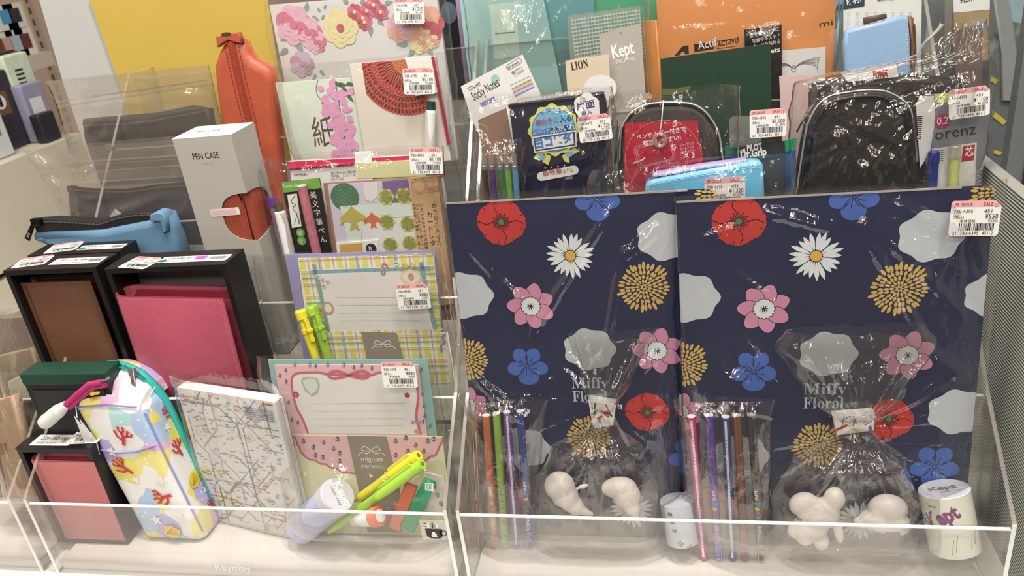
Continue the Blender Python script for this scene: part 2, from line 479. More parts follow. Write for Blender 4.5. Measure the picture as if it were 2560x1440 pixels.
# slotted shelf standards on the left wall
SLOT = mat('slot_shadow_gap', (96, 78, 58), .6)
STD = mat('shelf_standard_metal', (196, 164, 132), .45, vary=.03)
for i, y in enumerate((.55, .72, 1.35, 1.5)):
    m = MB(); m.box(-1.6, -1.594, y - .012, y + .012, -.2, 2.5, STD)
    for k in range(90):
        z = -.15 + k * .028
        m.box(-1.594, -1.5935, y - .004, y + .004, z, z + .017, SLOT)
    o = m.build('shelf_standard'); tag(o, 'slotted metal shelf standard fixed to the beige wall', 'shelf standard', 'slotted standards on the beige wall')
def onX(px, py, X):
    d = ray(px, py); return CAM + d * ((X - CAM.x) / d.x)
# wall shelf whose front end is seen upper left
a = onX(125, 121, -1.33); b = onX(0, 165, -1.33)
m = MB(); m.box(-1.6, -1.33, -.3, a.y, (a.z + b.z) / 2 - .03, (a.z + b.z) / 2, CREAM)
o = m.build('wall_shelf'); tag(o, 'cream wall shelf board carrying small white boxes, upper left', 'shelf')
shz = (a.z + b.z) / 2
# little boxes on it
def smallbox(px, py, X, w, h, z, c1, cs, label):
    p = onX(px, py, X); m = MB(); mt = mat('tiny_box_%d_%d_%d' % c1, c1, .5)
    m.box(X - .05, X, p.y - w / 2, p.y + w / 2, z + .0005, z + h, mt)
    o_ = m.build('small_box')
    if cs:
        q = mat('tiny_print_%d_%d_%d' % cs, cs, .5); n2 = MB(); n2.box(X, X + .0006, p.y - w * .28, p.y + w * .28, z + h * .25, z + h * .8, q); n2.build('printed_square', o_)
    tag(o_, label, 'box')
    return o_
WB = (226, 214, 200)
smallbox(20, 120, -1.345, .05, .055, shz, WB, (214, 150, 140), 'small white box with a pinkish square, first on the cream wall shelf')
smallbox(45, 112, -1.345, .05, .055, shz, WB, (170, 186, 190), 'small white box with a pale blue square, lower row on the wall shelf')
smallbox(66, 106, -1.345, .05, .055, shz, WB, (110, 50, 50), 'small white box with a dark red square, on the wall shelf')
smallbox(32, 90, -1.345, .055, .05, shz + .056, WB, (70, 150, 190), 'small white box with a bright blue square stacked on the wall shelf boxes')
smallbox(54, 84, -1.345, .055, .05, shz + .056, WB, (50, 46, 52), 'small white box with a black square stacked on the wall shelf boxes')
smallbox(1, 130, -1.34, .03, .045, shz, (120, 60, 40), None, 'small reddish brown box at the end of the wall shelf boxes')
# base cabinet with goods on top (left, behind)
a = onX(0, 418, -1.06); b = onX(160, 345, -1.06); cz = (a.z + b.z) / 2
lo = onX(20, 675, -1.06)
m = MB(); m.box(-1.6, -1.06, -.3, b.y + .05, lo.z, cz, CREAM); m.box(-1.6, -1.08, -.3, b.y + .05, lo.z - .012, lo.z, mat('shadow_gap_black', (30, 26, 22), .6)); m.box(-1.6, -1.06, -.3, b.y + .05, -.9, lo.z - .012, CREAM)
o = m.build('base_cabinet'); tag(o, 'cream base cabinet below the wall shelf, dark goods standing on its top', 'cabinet')
def goods(px, py, X, w, h, d, c, c2, label, name='packet', cat='packet', txt=None):
    p = onX(px, py, X); m = MB(); mt = mat('goods_%d_%d_%d' % c, c, .45, vary=.2)
    m.T = Matrix.Translation((X, p.y, cz + .0006)) @ Matrix.Rotation(math.radians(90), 4, 'Z') @ Matrix.Rotation(math.radians(90), 4, 'X')
    m.slab(rrect(-w / 2, w / 2, 0, h, .004), -d, 0, mt, b=.003)
    if c2:
        m.rect(-w * .3, w * .25, h * .45, h * .75, .0006, mat('goodsprint_%d_%d_%d' % c2, c2, .5))
    if txt == 'ring':
        m.poly(circ(0, h * .62, .012), .0007, WHITE); m.rect(-.004, .004, h * .62 - .008, h * .62 + .008, .0009, INK)
    if txt == 'lines':
        for k in range(4): m.rect(-w * .22, w * .1, h * (.66 + .05 * k), h * (.68 + .05 * k), .0009, INK)
    o = m.build(name); tag(o, label, cat)
    return o
goods(40, 360, -1.12, .075, .13, .03, (52, 46, 50), (110, 74, 46), 'black boxed pouch with a white round mark on the cabinet top', 'boxed_goods', 'box', 'ring')
goods(64, 350, -1.19, .11, .15, .02, (44, 40, 42), None, 'plain black packet standing behind the round-marked box', 'boxed_goods', 'box')
goods(105, 325, -1.12, .06, .15, .02, (206, 212, 176), None, 'pale green card packet with lines of print on the cabinet top', 'boxed_goods', 'box', 'lines')
goods(125, 345, -1.10, .055, .10, .02, (150, 140, 160), (224, 216, 214), 'mauve and white printed packet in front of the pale green one', 'boxed_goods', 'box')
goods(140, 355, -1.075, .04, .05, .02, (36, 34, 44), None, 'small black packet lowest beside the mauve printed packet', 'boxed_goods', 'box')
goods(8, 395, -1.09, .06, .08, .03, (206, 200, 190), (120, 120, 124), 'white and grey packet at the left end of the cabinet top', 'boxed_goods', 'box')
# counter
m = MB(); m.box(-1.35, .42, -.2, .62, -.05, -.012, COUNTER)
o = m.build('display_counter'); tag(o, 'bright white counter top under the stepped clear display racks', 'counter')
# ------------------------------------------------------------------ stepped acrylic racks
YL = [-.055, .025, .09, .155, .22, .285]
FROST = film_mat('frosted_base_plastic', tint=(.9, .9, .9), k=.6, base=.01, rough=.3, haze=.8, hazecol=(.95, .94, .93), bstr=.02)
def rack(label, x0, x1, sides=(1, 1), tiers=6):
    t = thing('display_rack', label, 'display rack', Matrix.Translation((x0, 0, -.0118)))
    w = x1 - x0; th = .003; zo = .0118
    m = MB(); m.box(.004, w - .004, -.05, .3, .0005, zo - .0012, FROST); m.build('base_slab', t, label='frosted white base slab')
    for k in range(tiers):
        z = TZ[k] + zo - (0.0009 if k == 0 else .003); zt = TZ[k] + .067 + zo + (.006 if k == 0 else 0)
        y0 = YL[k]; y1 = (YL[k + 1] - .0008) if k + 1 < len(YL) else y0 + .07
        m = MB()
        m.box(th, w - th, y0, y0 + th, (0 if k == 0 else z - .003), zt, ACR)
        m.box(th, w - th, y0 + th, y1, z - .0024, z, ACR)
        m.box(th, w - th, y0, y0 + th, zt, zt + .0009, ACRE if k < 3 else ACRS)
        m.build('tier_shelf', t)
    for i, xs in enumerate((0, w - th)):
        m = MB(); prof = [(YL[0], 0), (YL[0], .079 + zo)]
        for k in range(1, tiers): prof.append((YL[k], TZ[k] + .067 + zo + .006))
        prof += [(YL[tiers - 1] + .07, TZ[tiers - 1] + .073 + zo), (YL[tiers - 1] + .07, 0)]
        m.T = Matrix.Translation((xs, 0, 0)) @ Matrix(((0, 0, 1, 0), (1, 0, 0, 0), (0, 1, 0, 0), (0, 0, 0, 1)))
        m.slab(prof, 0, th, ACR, m2=ACR)
        for a, b in zip(prof[:-2], prof[1:-1]):
            dx, dy = b[0] - a[0], b[1] - a[1]; L = math.hypot(dx, dy); nx, ny = -dy / L * .0006, dx / L * .0006
            m.add([(a[0], a[1], 0), (b[0], b[1], 0), (b[0] + nx, b[1] + ny, 0), (a[0] + nx, a[1] + ny, 0),
                   (a[0], a[1], th), (b[0], b[1], th), (b[0] + nx, b[1] + ny, th), (a[0] + nx, a[1] + ny, th)],
                  [(3, 2, 6, 7), (0, 3, 7, 4), (1, 2, 6, 5), (0, 1, 2, 3), (4, 5, 6, 7)], ACRE if abs(a[0] - b[0]) < 1e-6 and a[0] < 0 else ACRS)
        m.build('side_panel', t)
    return t
rkL = rack('left stepped clear acrylic display rack holding the letter sets and leather organisers', -.607, -.194)
rkR = rack('right stepped clear acrylic display rack holding the navy floral folders', -.186, .237)
m = MB(); m.T = Matrix(((1, 0, 0, 0), (0, 0, -1, 0), (0, 1, 0, 0), (0, 0, 0, 1)))
EMB = mat('embossed_grey', (214, 206, 200), .4)
m.text('Raymay', 0, 0, .012, 0, EMB, bold=.02); q = onX(0, 0, 0)
q = on_plane(540, 1425, (0, YL[0] - .0003, 0), Vector((0, 1, 0)))
o = m.build('embossed_mark', rkL, Matrix.Translation((q.x + .607, YL[0] - .0004, max(.001, q.z + .0118))))
# small emblem on the lip: a mug with an ampersand and a striped cat tail
q = on_plane(1057, 1348, (0, YL[0] - .0006, 0), Vector((0, 1, 0)))
m = MB(); m.T = Matrix(((1, 0, 0, 0), (0, 0, -1, 0), (0, 1, 0, 0), (0, 0, 0, 1)))
m.rect(0, .0225, 0, .0215, 0, film_mat('clear_label', haze=.35, hazecol=(.85, .83, .8), rough=.2))
m.poly([(.004, .012), (.019, .012), (.0185, .004), (.016, .0015), (.0075, .0015), (.0045, .004)], .0002, INK)
m.stroke(circ(.0195, .0075, .0028, n=12), .0009, .0002, INK, close=True)
m.text('&', .0115, .0035, .008, .0004, WHITE2, al='c', bold=.04)
m.poly([(.0065, .013), (.0065, .0165), (.0085, .0195), (.0095, .018), (.013, .018), (.0145, .0195), (.016, .0165), (.016, .013)], .0002, WHITE2)
for k in range(5): m.rect(.0085, .0145, .0135 + k * .001, .0138 + k * .001, .0004, INK)
m.rect(.011, .0118, .013, .0185, .0005, INK)
for k in range(4): m.poly(circ(.0035 + .0004 * k, .0135 + k * .0013, .0012, .0007, 8), .0004, INK if k % 2 else WHITE2)
o = m.build('emblem_sticker', rkL, Matrix.Translation((q.x + .607, YL[0] - .0006, q.z + .0118)), label='clear sticker with a black mug and striped cat emblem')

# ================================================================== LEATHER ORGANISERS IN BOXES
def top_depth(fr, px, py):
    d = ray(px, py); z = (fr.M @ Vector((0, fr.h, 0))).z; return (CAM + d * ((z - CAM.z) / d.z)).y - fr.O.y
TOPM = Matrix(((1, 0, 0, 0), (0, 0, 1, 0), (0, -1, 0, 0), (0, 0, 0, 1)))
INNER = mat('inner_grey_board', (128, 112, 106), .6)
def open_box(label, fr, d, inner=INNER, lid=None, wall=.005, lens=True):
    t = thing('gift_box', label, 'box', fr); w, h = fr.w, fr.h
    m = MB()
    for (a, b, c, e) in ((0, wall, 0, h), (w - wall, w, 0, h), (wall, w - wall, 0, wall), (wall, w - wall, h - wall, h)):
        m.box(a, b, c, e, -d, 0, BLK)
    m.box(wall, w - wall, wall, h - wall, -d, -d + .002, inner)
    m.box(-.0003, w + .0003, h - .0006, h + .0001, -d, .0006, BLK)
    m.build('tray', t)
    return t
def label_strip(parent, x0, x1, y, z0, z1, lines, dot=None, pink=False):
    """white data label lying on a box top; local box coords"""
    m = MB(); w = x1 - x0; h = z1 - z0
    m.slab(rrect(0, w, 0, h, .0015), 0, .00015, WHITE2)
    m.text(lines[0], .006, h * .52, h * .42, .0003, INK, wmax=w * .6)
    m.text(lines[1], .006, h * .14, h * .26, .0003, GREY, wmax=w * .55)
    x = w * .72; rnd = random.Random(3)
    while x < w * .95:
        q = rnd.choice((.0004, .0007)); m.rect(x, x + q, h * .25, h * .75, .0003, INK); x += q + .0006
    if dot: m.poly(circ(.004, h * .3, .0042, .003), .0004, mat('green_dot', (0, 130, 70), .5))
    if pink: m.rect(w * .5, w * .66, h * .35, h * .9, .0004, mat('magenta_patch', (220, 70, 180), .5))
    M = Matrix(((1, 0, 0, x0), (0, 0, 1, y), (0, -1, 0, -z0), (0, 0, 0, 1)))
    o = m.build('data_label', parent, M); return o
def top_sticker(parent, x, y, z, price, sub, ang=0):
    o = bpy.data.objects.new('price_sticker', sticker_mesh(price, sub)); COL.objects.link(o); o.parent = parent
    M = Matrix(((1, 0, 0, x), (0, 0, 1, y), (0, -1, 0, z), (0, 0, 0, 1)))
    o.matrix_local = M @ Matrix.Rotation(math.radians(ang), 4, 'Z'); return o
def leather(nm, rgb): return mat(nm, rgb, .42, vary=.1, bump=(260, .25), scale=25)
def organiser(name, label, fr, w, h, d, mt, mt_in, stitch, gap=True, strap=False, cat='organiser', M=None):
    """leather cover folded round a spine at the left, seen from the front; local origin foot left front"""
    t = thing(name, label, cat, M if M is not None else fr)
    th = .0022; m = MB(); r = d / 2
    outer = [(w, 0)] + [(r + r * math.cos(a), -r + r * math.sin(a)) for a in [math.pi * (.5 + i / 10) for i in range(11)]] + [(w * .995, -d)]
    inner = [(w * .995, -d + th)] + [(r + (r - th) * math.cos(a), -r + (r - th) * math.sin(a)) for a in [math.pi * (1.5 - i / 10) for i in range(11)]] + [(w, -th)]
    m.T = Matrix(((1, 0, 0, 0), (0, 0, 1, 0), (0, 1, 0, 0), (0, 0, 0, 1)))
    p = outer + inner
    n = len(p); H = [0, h]
    # ribbon cover with slightly rounded rim
    vs = []; b = .0008
    for (ins, y) in ((b * .7, 0), (0, b), (0, h - b), (b * .7, h)):
        k = len(outer)
        for i in range(k):
            o_, q = outer[i], inner[k - 1 - i]
            dx, dy = q[0] - o_[0], q[1] - o_[1]; L = math.hypot(dx, dy)
            vs.append((o_[0] + dx / L * ins, o_[1] + dy / L * ins, y))
        for i in range(k):
            q, o_ = inner[i], outer[k - 1 - i]
            dx, dy = o_[0] - q[0], o_[1] - q[1]; L = math.hypot(dx, dy)
            vs.append((q[0] + dx / L * ins, q[1] + dy / L * ins, y))
    fs = [(r_ * n + i, (r_ + 1) * n + i, (r_ + 1) * n + (i + 1) % n, r_ * n + (i + 1) % n) for r_ in range(3) for i in range(n)]
    for e in (0, 3):
        k = len(outer)
        for i in range(k - 1):
            a, b2, c, d2 = e * n + i, e * n + i + 1, e * n + n - 2 - i, e * n + n - 1 - i
            fs.append((a, b2, c, d2) if e else (a, d2, c, b2))
    m.add(vs, fs, mt, True)
    m.T = None
    # stitching on the front cover
    def dash(a, b, s=.0026):
        L = math.hypot(b[0] - a[0], b[1] - a[1]); k = int(L / s)
        for i in range(k):
            t0, t1 = i / k, (i + .6) / k
            m.stroke([(a[0] + (b[0] - a[0]) * t0, a[1] + (b[1] - a[1]) * t0), (a[0] + (b[0] - a[0]) * t1, a[1] + (b[1] - a[1]) * t1)], .0005, .0001, stitch)
    e = .0028
    dash((r, h - e), (w - e, h - e)); dash((w - e, e), (w - e, h - e)); dash((r, e), (w - e, e))
    m.build('cover', t)
    # inside: lining block with card slots and ring bar
    q = MB(); q.box(r, w - .004, .003, h - .004, -d + th + .0005, -d + th + .0035, mt_in)
    if gap:
        for yy in (.32, .5, .68):
            q.box(w * .55, w + .0005, h * yy, h * (yy + .012), -d + th + .0036, -d + th + .0046, mt)
        q.box(r, w - .001, .004, h * .93, -d + th + .0034, -d + th + .0052, mt)
    q.build('inner_pockets', t)
    if gap:
        q = MB(); q.box(r - .003, r + .004, h * .04, h * .95, -d + th, -d + th + .003, mat('ring_metal', (190, 170, 140), .25, metal=1))
        for yy in (.1, .25, .4, .6, .75, .92): q.tube([(r + .0035 * math.cos(a), h * yy, -r + .0042 * math.sin(a)) for a in [2 * math.pi * i / 12 for i in range(13)]], .0007, mat('ring_metal', (190, 170, 140), .25, metal=1), 6)
        q.build('ring_binder', t)
    if strap:
        q = MB(); q.box(w * .13, w * .135, .002, h - .002, 0, .0004, mat('dark_seam', (60, 30, 18), .6)); q.build('spine_seam', t)
    return t
# brown organiser
fB = place((7, 674), (240, 671), 1, 0, dy=-.02)
dB = .034
bx = open_box('black gift box holding the dark brown leather organiser', fB, dB)
BR = leather('brown_leather', (112, 66, 42)); BRD = leather('dark_brown_leather', (70, 38, 26))
top_sticker(bx, .004, fB.h + .0003, -.004, '¥8,800', '¥8,000)', 14)
label_strip(bx, fB.w * .42, fB.w * .97, fB.h + .0004, .009, .024, ('102-111-43  BR01', 'MADE IN JAPAN'))
a = fB.uv(36, 708, -.006); b = fB.uv(225, 706, -.006)
organiser('leather_organiser', 'dark brown leather organiser standing in the open black box at the far left', None, b[0] - a[0], a[1] - .006, .02, BR, BRD, mat('brown_stitch', (92, 56, 36), .6), gap=False, strap=True,
          M=fB.M @ Matrix.Translation((a[0], .0055, -.006)))
# box behind it
f2 = place((70, 640), (296, 628), 2, 0, dy=-.035)
bx2 = open_box('green-black gift box behind the brown organiser box', f2, .03, inner=BLK)
top_sticker(bx2, .016, f2.h + .0003, -.002, '¥9,900', '¥9,000)', 14)
label_strip(bx2, f2.w * .48, f2.w * .98, f2.h + .0004, .008, .02, ('24-690-42', 'MADE IN JAPAN'), dot=True)
m = MB(); m.box(.006, f2.w - .006, .006, f2.h - .01, -.0299 + .003, -.006, mat('green_lid', (14, 66, 46), .5)); m.build('lining', bx2)
# pink organiser
fP = place((262, 674), (562, 659), 1, 0, dy=-.02)
dP = .036
bx = open_box('large black gift box holding the open raspberry pink organiser', fP, dP, inner=mat('inner_mauve_board', (136, 116, 112), .6))
top_sticker(bx, .012, fP.h + .0003, -.002, '¥13,200', '¥12,000)', -12)
label_strip(bx, fP.w * .4, fP.w * .97, fP.h + .0004, .008, .022, ('124-690-41', 'MADE IN JAPAN'), dot=True, pink=True)
PK = leather('raspberry_leather', (190, 74, 90)); PKI = leather('raspberry_lining', (168, 44, 60))
a = fP.uv(258, 742, .006); b = fP.uv(530, 722, .006)
organiser('leather_organiser', 'raspberry pink leather ring organiser leaning out of its black box', None, b[0] - a[0], (a[1] + b[1]) / 2 - .006, .026, PK, PKI, mat('pink_stitch', (224, 140, 140), .6), gap=True,
          M=fP.M @ Matrix.Translation((a[0], .0055, .004)) @ Matrix.Rotation(math.radians(1.5), 4, 'X') @ Matrix.Rotation(math.radians(-3), 4, 'Z'))
# small wallet box, foreground
fW = place((40, 1122), (222, 1120), 0, 0, dy=-.026)
bx = open_box('small black gift box in the front left corner holding the rose wallet', fW, .03, inner=mat('inner_mauve_board', (136, 116, 112), .6))
label_strip(bx, fW.w * .14, fW.w * .68, fW.h + .0003, .004, .021, ('233-160-41', 'MADE IN JAPAN'))
top_sticker(bx, fW.w * .62, fW.h + .0005, -.006, '¥6,600', '¥6,000)', 4)
RO = leather('rose_leather', (200, 106, 100)); ROI = leather('deep_rose_leather', (170, 52, 70))
a = fW.uv(68, 1158, .002); b = fW.uv(228, 1150, .002)
organiser('leather_wallet', 'rose pink bifold leather wallet standing in the small black box', None, b[0] - a[0], (a[1] + b[1]) / 2 - .006, .016, RO, ROI, mat('rose_stitch', (228, 160, 140), .6), gap=False,
          M=fW.M @ Matrix.Translation((a[0], .0055, .0015)))
# green-lidded box behind
fG = place((52, 938), (258, 930), 0, 0, dy=.0)
t = thing('gift_box', 'closed black box with a dark green lid edge behind the rose wallet', 'box', fG)
m = MB(); m.box(0, fG.w, 0, fG.h - .012, -.022, 0, BLK); m.box(.006, fG.w - .006, .004, fG.h - .018, 0, .001, mat('charcoal_panel', (40, 38, 40), .5)); m.build('body', t)
m = MB(); m.slab(rrect(-.001, fG.w + .001, fG.h - .012, fG.h, .001), -.023, .001, mat('green_lid', (14, 66, 46), .5), b=.0008); m.build('lid', t, label='dark green lid')

# ================================================================== TALL PEN CASE BOX
fC = place((430, 347), (578, 340), 2, 0, dy=-.022)
dC = .045
KR = mat('warm_white_box_card', (186, 174, 156), .5, vary=.02)
ORL = leather('orange_brown_leather', (176, 72, 44))
t = thing('pen_case_box', 'tall pale grey card box with a round window showing brown leather', 'box', fC)
w, h = fC.w, fC.h
cx, cy = w, fC.uv(578, 545)[1]; R_ = .026
front = [(0, 0), (w, 0)] + [(w - .031 * math.sin(math.pi * i / 16) ** .75, cy - .024 * math.copysign(abs(math.cos(math.pi * i / 16)) ** .75, math.cos(math.pi * i / 16))) for i in range(17)] + [(w, h), (0, h)]
m = MB(); m.slab(front, -.001, 0, KR)
m.box(0, .001, 0, h, -dC, -.001, KR); m.box(0, w, 0, h, -dC - .001, -dC, KR)
m.T = Matrix(((0, 0, 1, w - .001), (0, 1, 0, 0), (-1, 0, 0, 0), (0, 0, 0, 1)))
sr = min(R_ * 1.15, dC - .006)
side = [(.0011, 0), (dC, 0), (dC, h), (.0011, h)] + [((dC - .004) * math.sin(math.pi * i / 16) ** .7, cy + .024 * math.copysign(abs(math.cos(math.pi * i / 16)) ** .75, math.cos(math.pi * i / 16))) for i in range(17)]
side = [(max(.0011, a_), b_2) for a_, b_2 in side]
m.slab(side, 0, .001, KR)
m.T = None
m.box(0, w, 0, .001, -dC, 0, KR)
m.text('PEN CASE', *fC.uv(484, 399), .0085, .0002, INK, w=fC.uv(549, 0)[0] - fC.uv(484, 0)[0] - .0) if 0 else m.text('PEN CASE', fC.uv(484, 399)[0], fC.uv(484, 399)[1], .0085, .0002, INK, w=.027)
m.text('ペンケース', fC.uv(508, 412)[0], fC.uv(508, 412)[1], .0026, .0002, GREY, w=.01)
m.build('carton', t)
m = MB(); m.slab(rrect(0, w, -dC, 0, .0006), 0, .001, mat('lit_lid_card', (240, 222, 208), .5), b=.0005)  # lid paler than the carton: light from above put into its colour
m.text('PEN CASE', w * .25, -dC * .5, .0085, .0013, GREY, w=.024)
m.build('lid', t, Matrix(((1, 0, 0, 0), (0, 0, 1, h), (0, -1, 0, 0), (0, 0, 0, 1))) @ Matrix.Diagonal((1, -1, 1, 1)))
m = MB(); m.slab(rrect(.002, w - .0012, .002, h - .012, .004), -dC + .003, -.002, ORL, b=.01, n=5)
o = m.build('leather_pen_case', None, fC.M @ Matrix.Translation((0, 0, 0))); tag(o, 'brown leather pen case seen through the round window of the tall card box', 'pen case')
m = MB(); m.rect(.0, .031, 0, .0075, 0, WHITE2)
for k in range(22): m.rect(.001 + k * .0012, .0016 + k * .0012, .001, .0065, .0002, mat('sticker_pink', (240, 168, 160)))
u = fC.uv(530, 542); m.build('data_label', t, Matrix.Translation((u[0], u[1], .0004)) @ Matrix.Rotation(.03, 4, 'Z'), label='torn white data label across the window')

# ================================================================== ORANGE LEATHER PEN CASE (standing, upper)
fO = place((545, 100), (650, 85), 3, 8)
def zipper(m, pts, z, w=.004, tape=None, teeth=None):
    m.stroke(pts, w, z, tape or INK)
    tt = teeth or GREY
    L = 0
    for a, b in zip(pts, pts[1:]):
        q = math.hypot(b[0] - a[0], b[1] - a[1]); n = max(1, int(q / .0016)); ang = math.atan2(b[1] - a[1], b[0] - a[0])
        for i in range(n):
            x = a[0] + (b[0] - a[0]) * i / n; y = a[1] + (b[1] - a[1]) * i / n
            m.poly(circ(x, y, .0005, .001, 6, ang), z + .0003, tt)
OR = leather('orange_leather', (186, 76, 44)); ORD = leather('deep_orange_leather', (160, 50, 30))
pl = fO.pts([(545, 112), (530, 165), (545, 300), (568, 420), (705, 420), (690, 200), (672, 160), (628, 150), (606, 96), (560, 96)])
t = thing('leather_pen_case', 'orange leather zipped pen case standing upright behind the tall card box', 'pen case', fO)
m = MB()
LO = fO.pts([(552, 110), (540, 130), (529, 165), (533, 220), (545, 300), (570, 420), (590, 560), (615, 660), (730, 655), (722, 560), (700, 420), (690, 300), (684, 205), (676, 172), (655, 158), (632, 146), (618, 128), (606, 98), (575, 92)])
m.slab(LO, -.022, .0, OR, b=.011, n=6)
m.build('body', t)
zl = fO.pts([(576, 104), (588, 160), (604, 230), (622, 300), (640, 400)], .001)
m = MB(); m.stroke(zl, .0085, .0006, ORD); zipper(m, zl, .0009, .0045, ORD, OR)
for dx in (-.0075, .0075):
    for (a, b) in zip(zl, zl[1:]):
        n = int(math.hypot(b[0] - a[0], b[1] - a[1]) / .003)
        for i in range(n):
            x = a[0] + (b[0] - a[0]) * i / n + dx; y = a[1] + (b[1] - a[1]) * i / n
            m.poly(circ(x, y, .0006, .0009, 6), .0007, mat('dark_seam', (60, 30, 18)))
m.build('zip', t)
m = MB(); m.slab(fO.pts([(541, 92), (598, 80), (606, 108), (590, 106), (573, 100), (556, 110), (545, 118)]), -.006, .002, OR, b=.001)
m.poly(circ(*fO.uv(568, 86), .006, .002), .0022, mat('brass_snap', (150, 130, 90), .3, metal=1))
m.build('snap_tab', t)

# ================================================================== BLUE POUCH, ZIP BAGS
fU = place((92, 590), (452, 566), 2, 3, dy=.0)
BLU = mat('light_blue_nylon', (100, 140, 166), .55, bump=(30, .8), vary=.12, scale=18)
t = thing('pencil_pouch', 'light blue nylon zip pouch lying across behind the organiser boxes', 'pouch', fU)
P_ = fU.pts([(80, 582), (250, 574), (380, 548), (412, 536), (430, 575), (440, 596), (470, 720), (160, 730), (118, 622), (95, 604)])
m = MB(); m.slab(P_, -.024, 0, BLU, b=.008, n=4); m.build('body', t)
m = MB(); zz = fU.pts([(75, 560), (120, 556), (190, 560), (240, 564), (290, 548), (330, 541), (378, 540)])
top = [(x, y + .004 - .0) for x, y in zz]
m.T = Matrix.Translation((0, 0, -.008))
m.slab([(x, y - .012) for x, y in zz] + [(x, y + .002) for x, y in zz[::-1]], -.012, .004, mat('black_zip_tape', (24, 22, 24), .6), b=.002)
zipper(m, zz, .0043, .003, INK, GREY)
m.build('zip', t)
a = fU.uv(85, 556, 0); b = fU.uv(58, 603, .006)
m = MB(); m.slab(rrect(a[0] - .004, a[0] + .008, a[1] - .004, a[1] + .004, .0015), -.005, .001, mat('black_metal', (30, 28, 28), .3, metal=.7), b=.001)
dx, dy = b[0] - a[0], b[1] - a[1]; L = math.hypot(dx, dy); nx, ny = -dy / L * .0032, dx / L * .0032
m.slab([(a[0] + nx * .6, a[1] + ny * .6), (b[0] + nx, b[1] + ny), (b[0] - nx, b[1] - ny), (a[0] - nx * .6, a[1] - ny * .6)], -.001, .001, mat('black_metal', (30, 28, 28), .3, metal=.7), b=.0006)
m.poly([(a[0] + dx * .6 + nx * .4, a[1] + dy * .6 + ny * .4), (a[0] + dx * .88 + nx * .4, a[1] + dy * .88 + ny * .4), (a[0] + dx * .88 - nx * .4, a[1] + dy * .88 - ny * .4), (a[0] + dx * .6 - nx * .4, a[1] + dy * .6 - ny * .4)], .0012, GREY)
m.build('zip_pull', t)
m = MB(); m.slab(fU.pts([(378, 536), (392, 528), (412, 532), (424, 575), (410, 582), (404, 552), (380, 552)]), -.014, .0035, BLU, b=.002); m.build('fold', t)

def zip_pouch(label, fr, pxs, px_zip, mt, baglabel, bag_rows, hang, seed):
    t = thing('pencil_pouch', label, 'pouch', fr)
    m = MB(); m.slab(fr.pts(pxs), -.016, -.001, mt, b=.006, n=4); m.build('body', t)
    m = MB(); z = fr.pts(px_zip); m.stroke(z, .007, .0, mat('black_zip_tape', (24, 22, 24))); zipper(m, z, .0002, .003, INK, GREY); m.build('zip', t)
    b = bag('zip_lock_bag', baglabel, 'plastic bag', fr, bag_rows, amp=.0022, fq=26, m=ZIPF, seed=seed, back=.019, an=(.5, 1.3), edge=.0006)
    return t, b
fN = place((160, 470), (480, 462), 3, 4, dy=-.01)
NVY = mat('dark_navy_nylon', (34, 36, 52), .5, bump=(25, .7), vary=.2, scale=18)
tn, bn = zip_pouch('dark navy pouch inside the lower clear zip bag', fN, [(162, 468), (200, 480), (300, 482), (400, 470), (480, 462), (500, 560), (520, 650), (195, 660), (170, 560)], [(168, 472), (230, 478), (320, 480), (400, 468), (476, 462)], NVY,
                   'lower clear zip lock bag with a slotted hanging strip holding the navy pouch', [(62, 378, 470, 342, .004), (98, 430, 478, 405, .004), (130, 480, 486, 455, .008), (160, 560, 505, 540, .012), (190, 655, 535, 640, .012)], None, 3)
m = MB()
for (x0, y0, x1, y1, wd) in ((100, 412, 470, 388, .0022), (104, 420, 472, 396, .0012), (135, 437, 478, 412, .0016)):
    a, b = fN.uv(x0, y0, .006), fN.uv(x1, y1, .006)
    m.tube([(a[0], a[1], .006), (b[0], b[1], .006)], wd * .6, ZIPF, 8)
m.build('zip_strip', bn)
m = MB(); u = fN.uv(272, 368, .006); m.slab(circ(u[0], u[1], .0055, .0032, 20, -.2), .0055, .0062, mat('hole_grey', (120, 112, 108), .6)); m.build('hang_hole', bn)
m = MB(); P_ = fN.pts([(440, 612), (520, 612), (524, 650), (446, 652)]); m.slab(P_, .0, .0006, WHITE); m.build('insert_card', tn)
m = MB(); P_ = fN.pts([(270, 545), (283, 524), (305, 540)], .004); m.slab(P_, .001, .0016, WHITE2); m.build('paper_tag', tn)
fK = place((200, 300), (520, 280), 4, 4, dy=-.01)
BKN = mat('black_nylon', (36, 33, 32), .5, bump=(40, .8), vary=.25, scale=20)
tk, bk = zip_pouch('black ruched pouch inside the upper clear zip bag', fK, [(200, 300), (240, 296), (380, 285), (470, 266), (520, 275), (530, 340), (560, 450), (250, 470), (205, 350)], [(208, 314), (300, 310), (380, 302), (440, 290), (510, 278)], BKN,
                   'upper clear zip lock bag holding the black pouch below the yellow file', [(120, 215, 520, 152, .003), (135, 250, 530, 195, .004), (148, 280, 538, 235, .008), (165, 350, 555, 300, .012), (190, 460, 580, 430, .012)], None, 8)
m = MB()
for (x0, y0, x1, y1, wd) in ((145, 268, 530, 208, .0022), (138, 256, 528, 198, .0012), (230, 240, 520, 200, .0008)):
    a, b = fK.uv(x0, y0, .006), fK.uv(x1, y1, .006)
    m.tube([(a[0], a[1], .006), (b[0], b[1], .006)], wd * .6, ZIPF, 8)
m.build('zip_strip', bk)
m = MB(); rnd = random.Random(2)
for k in range(26):
    a = fK.uv(215 + k * 12, 318 - k * 1.2, 0); m.stroke([(a[0], a[1]), (a[0] + rnd.uniform(-.003, .003), a[1] - rnd.uniform(.008, .02))], .0007, .0004, mat('ruche_fold', (20, 18, 18), .6))
m.build('ruching', tk)
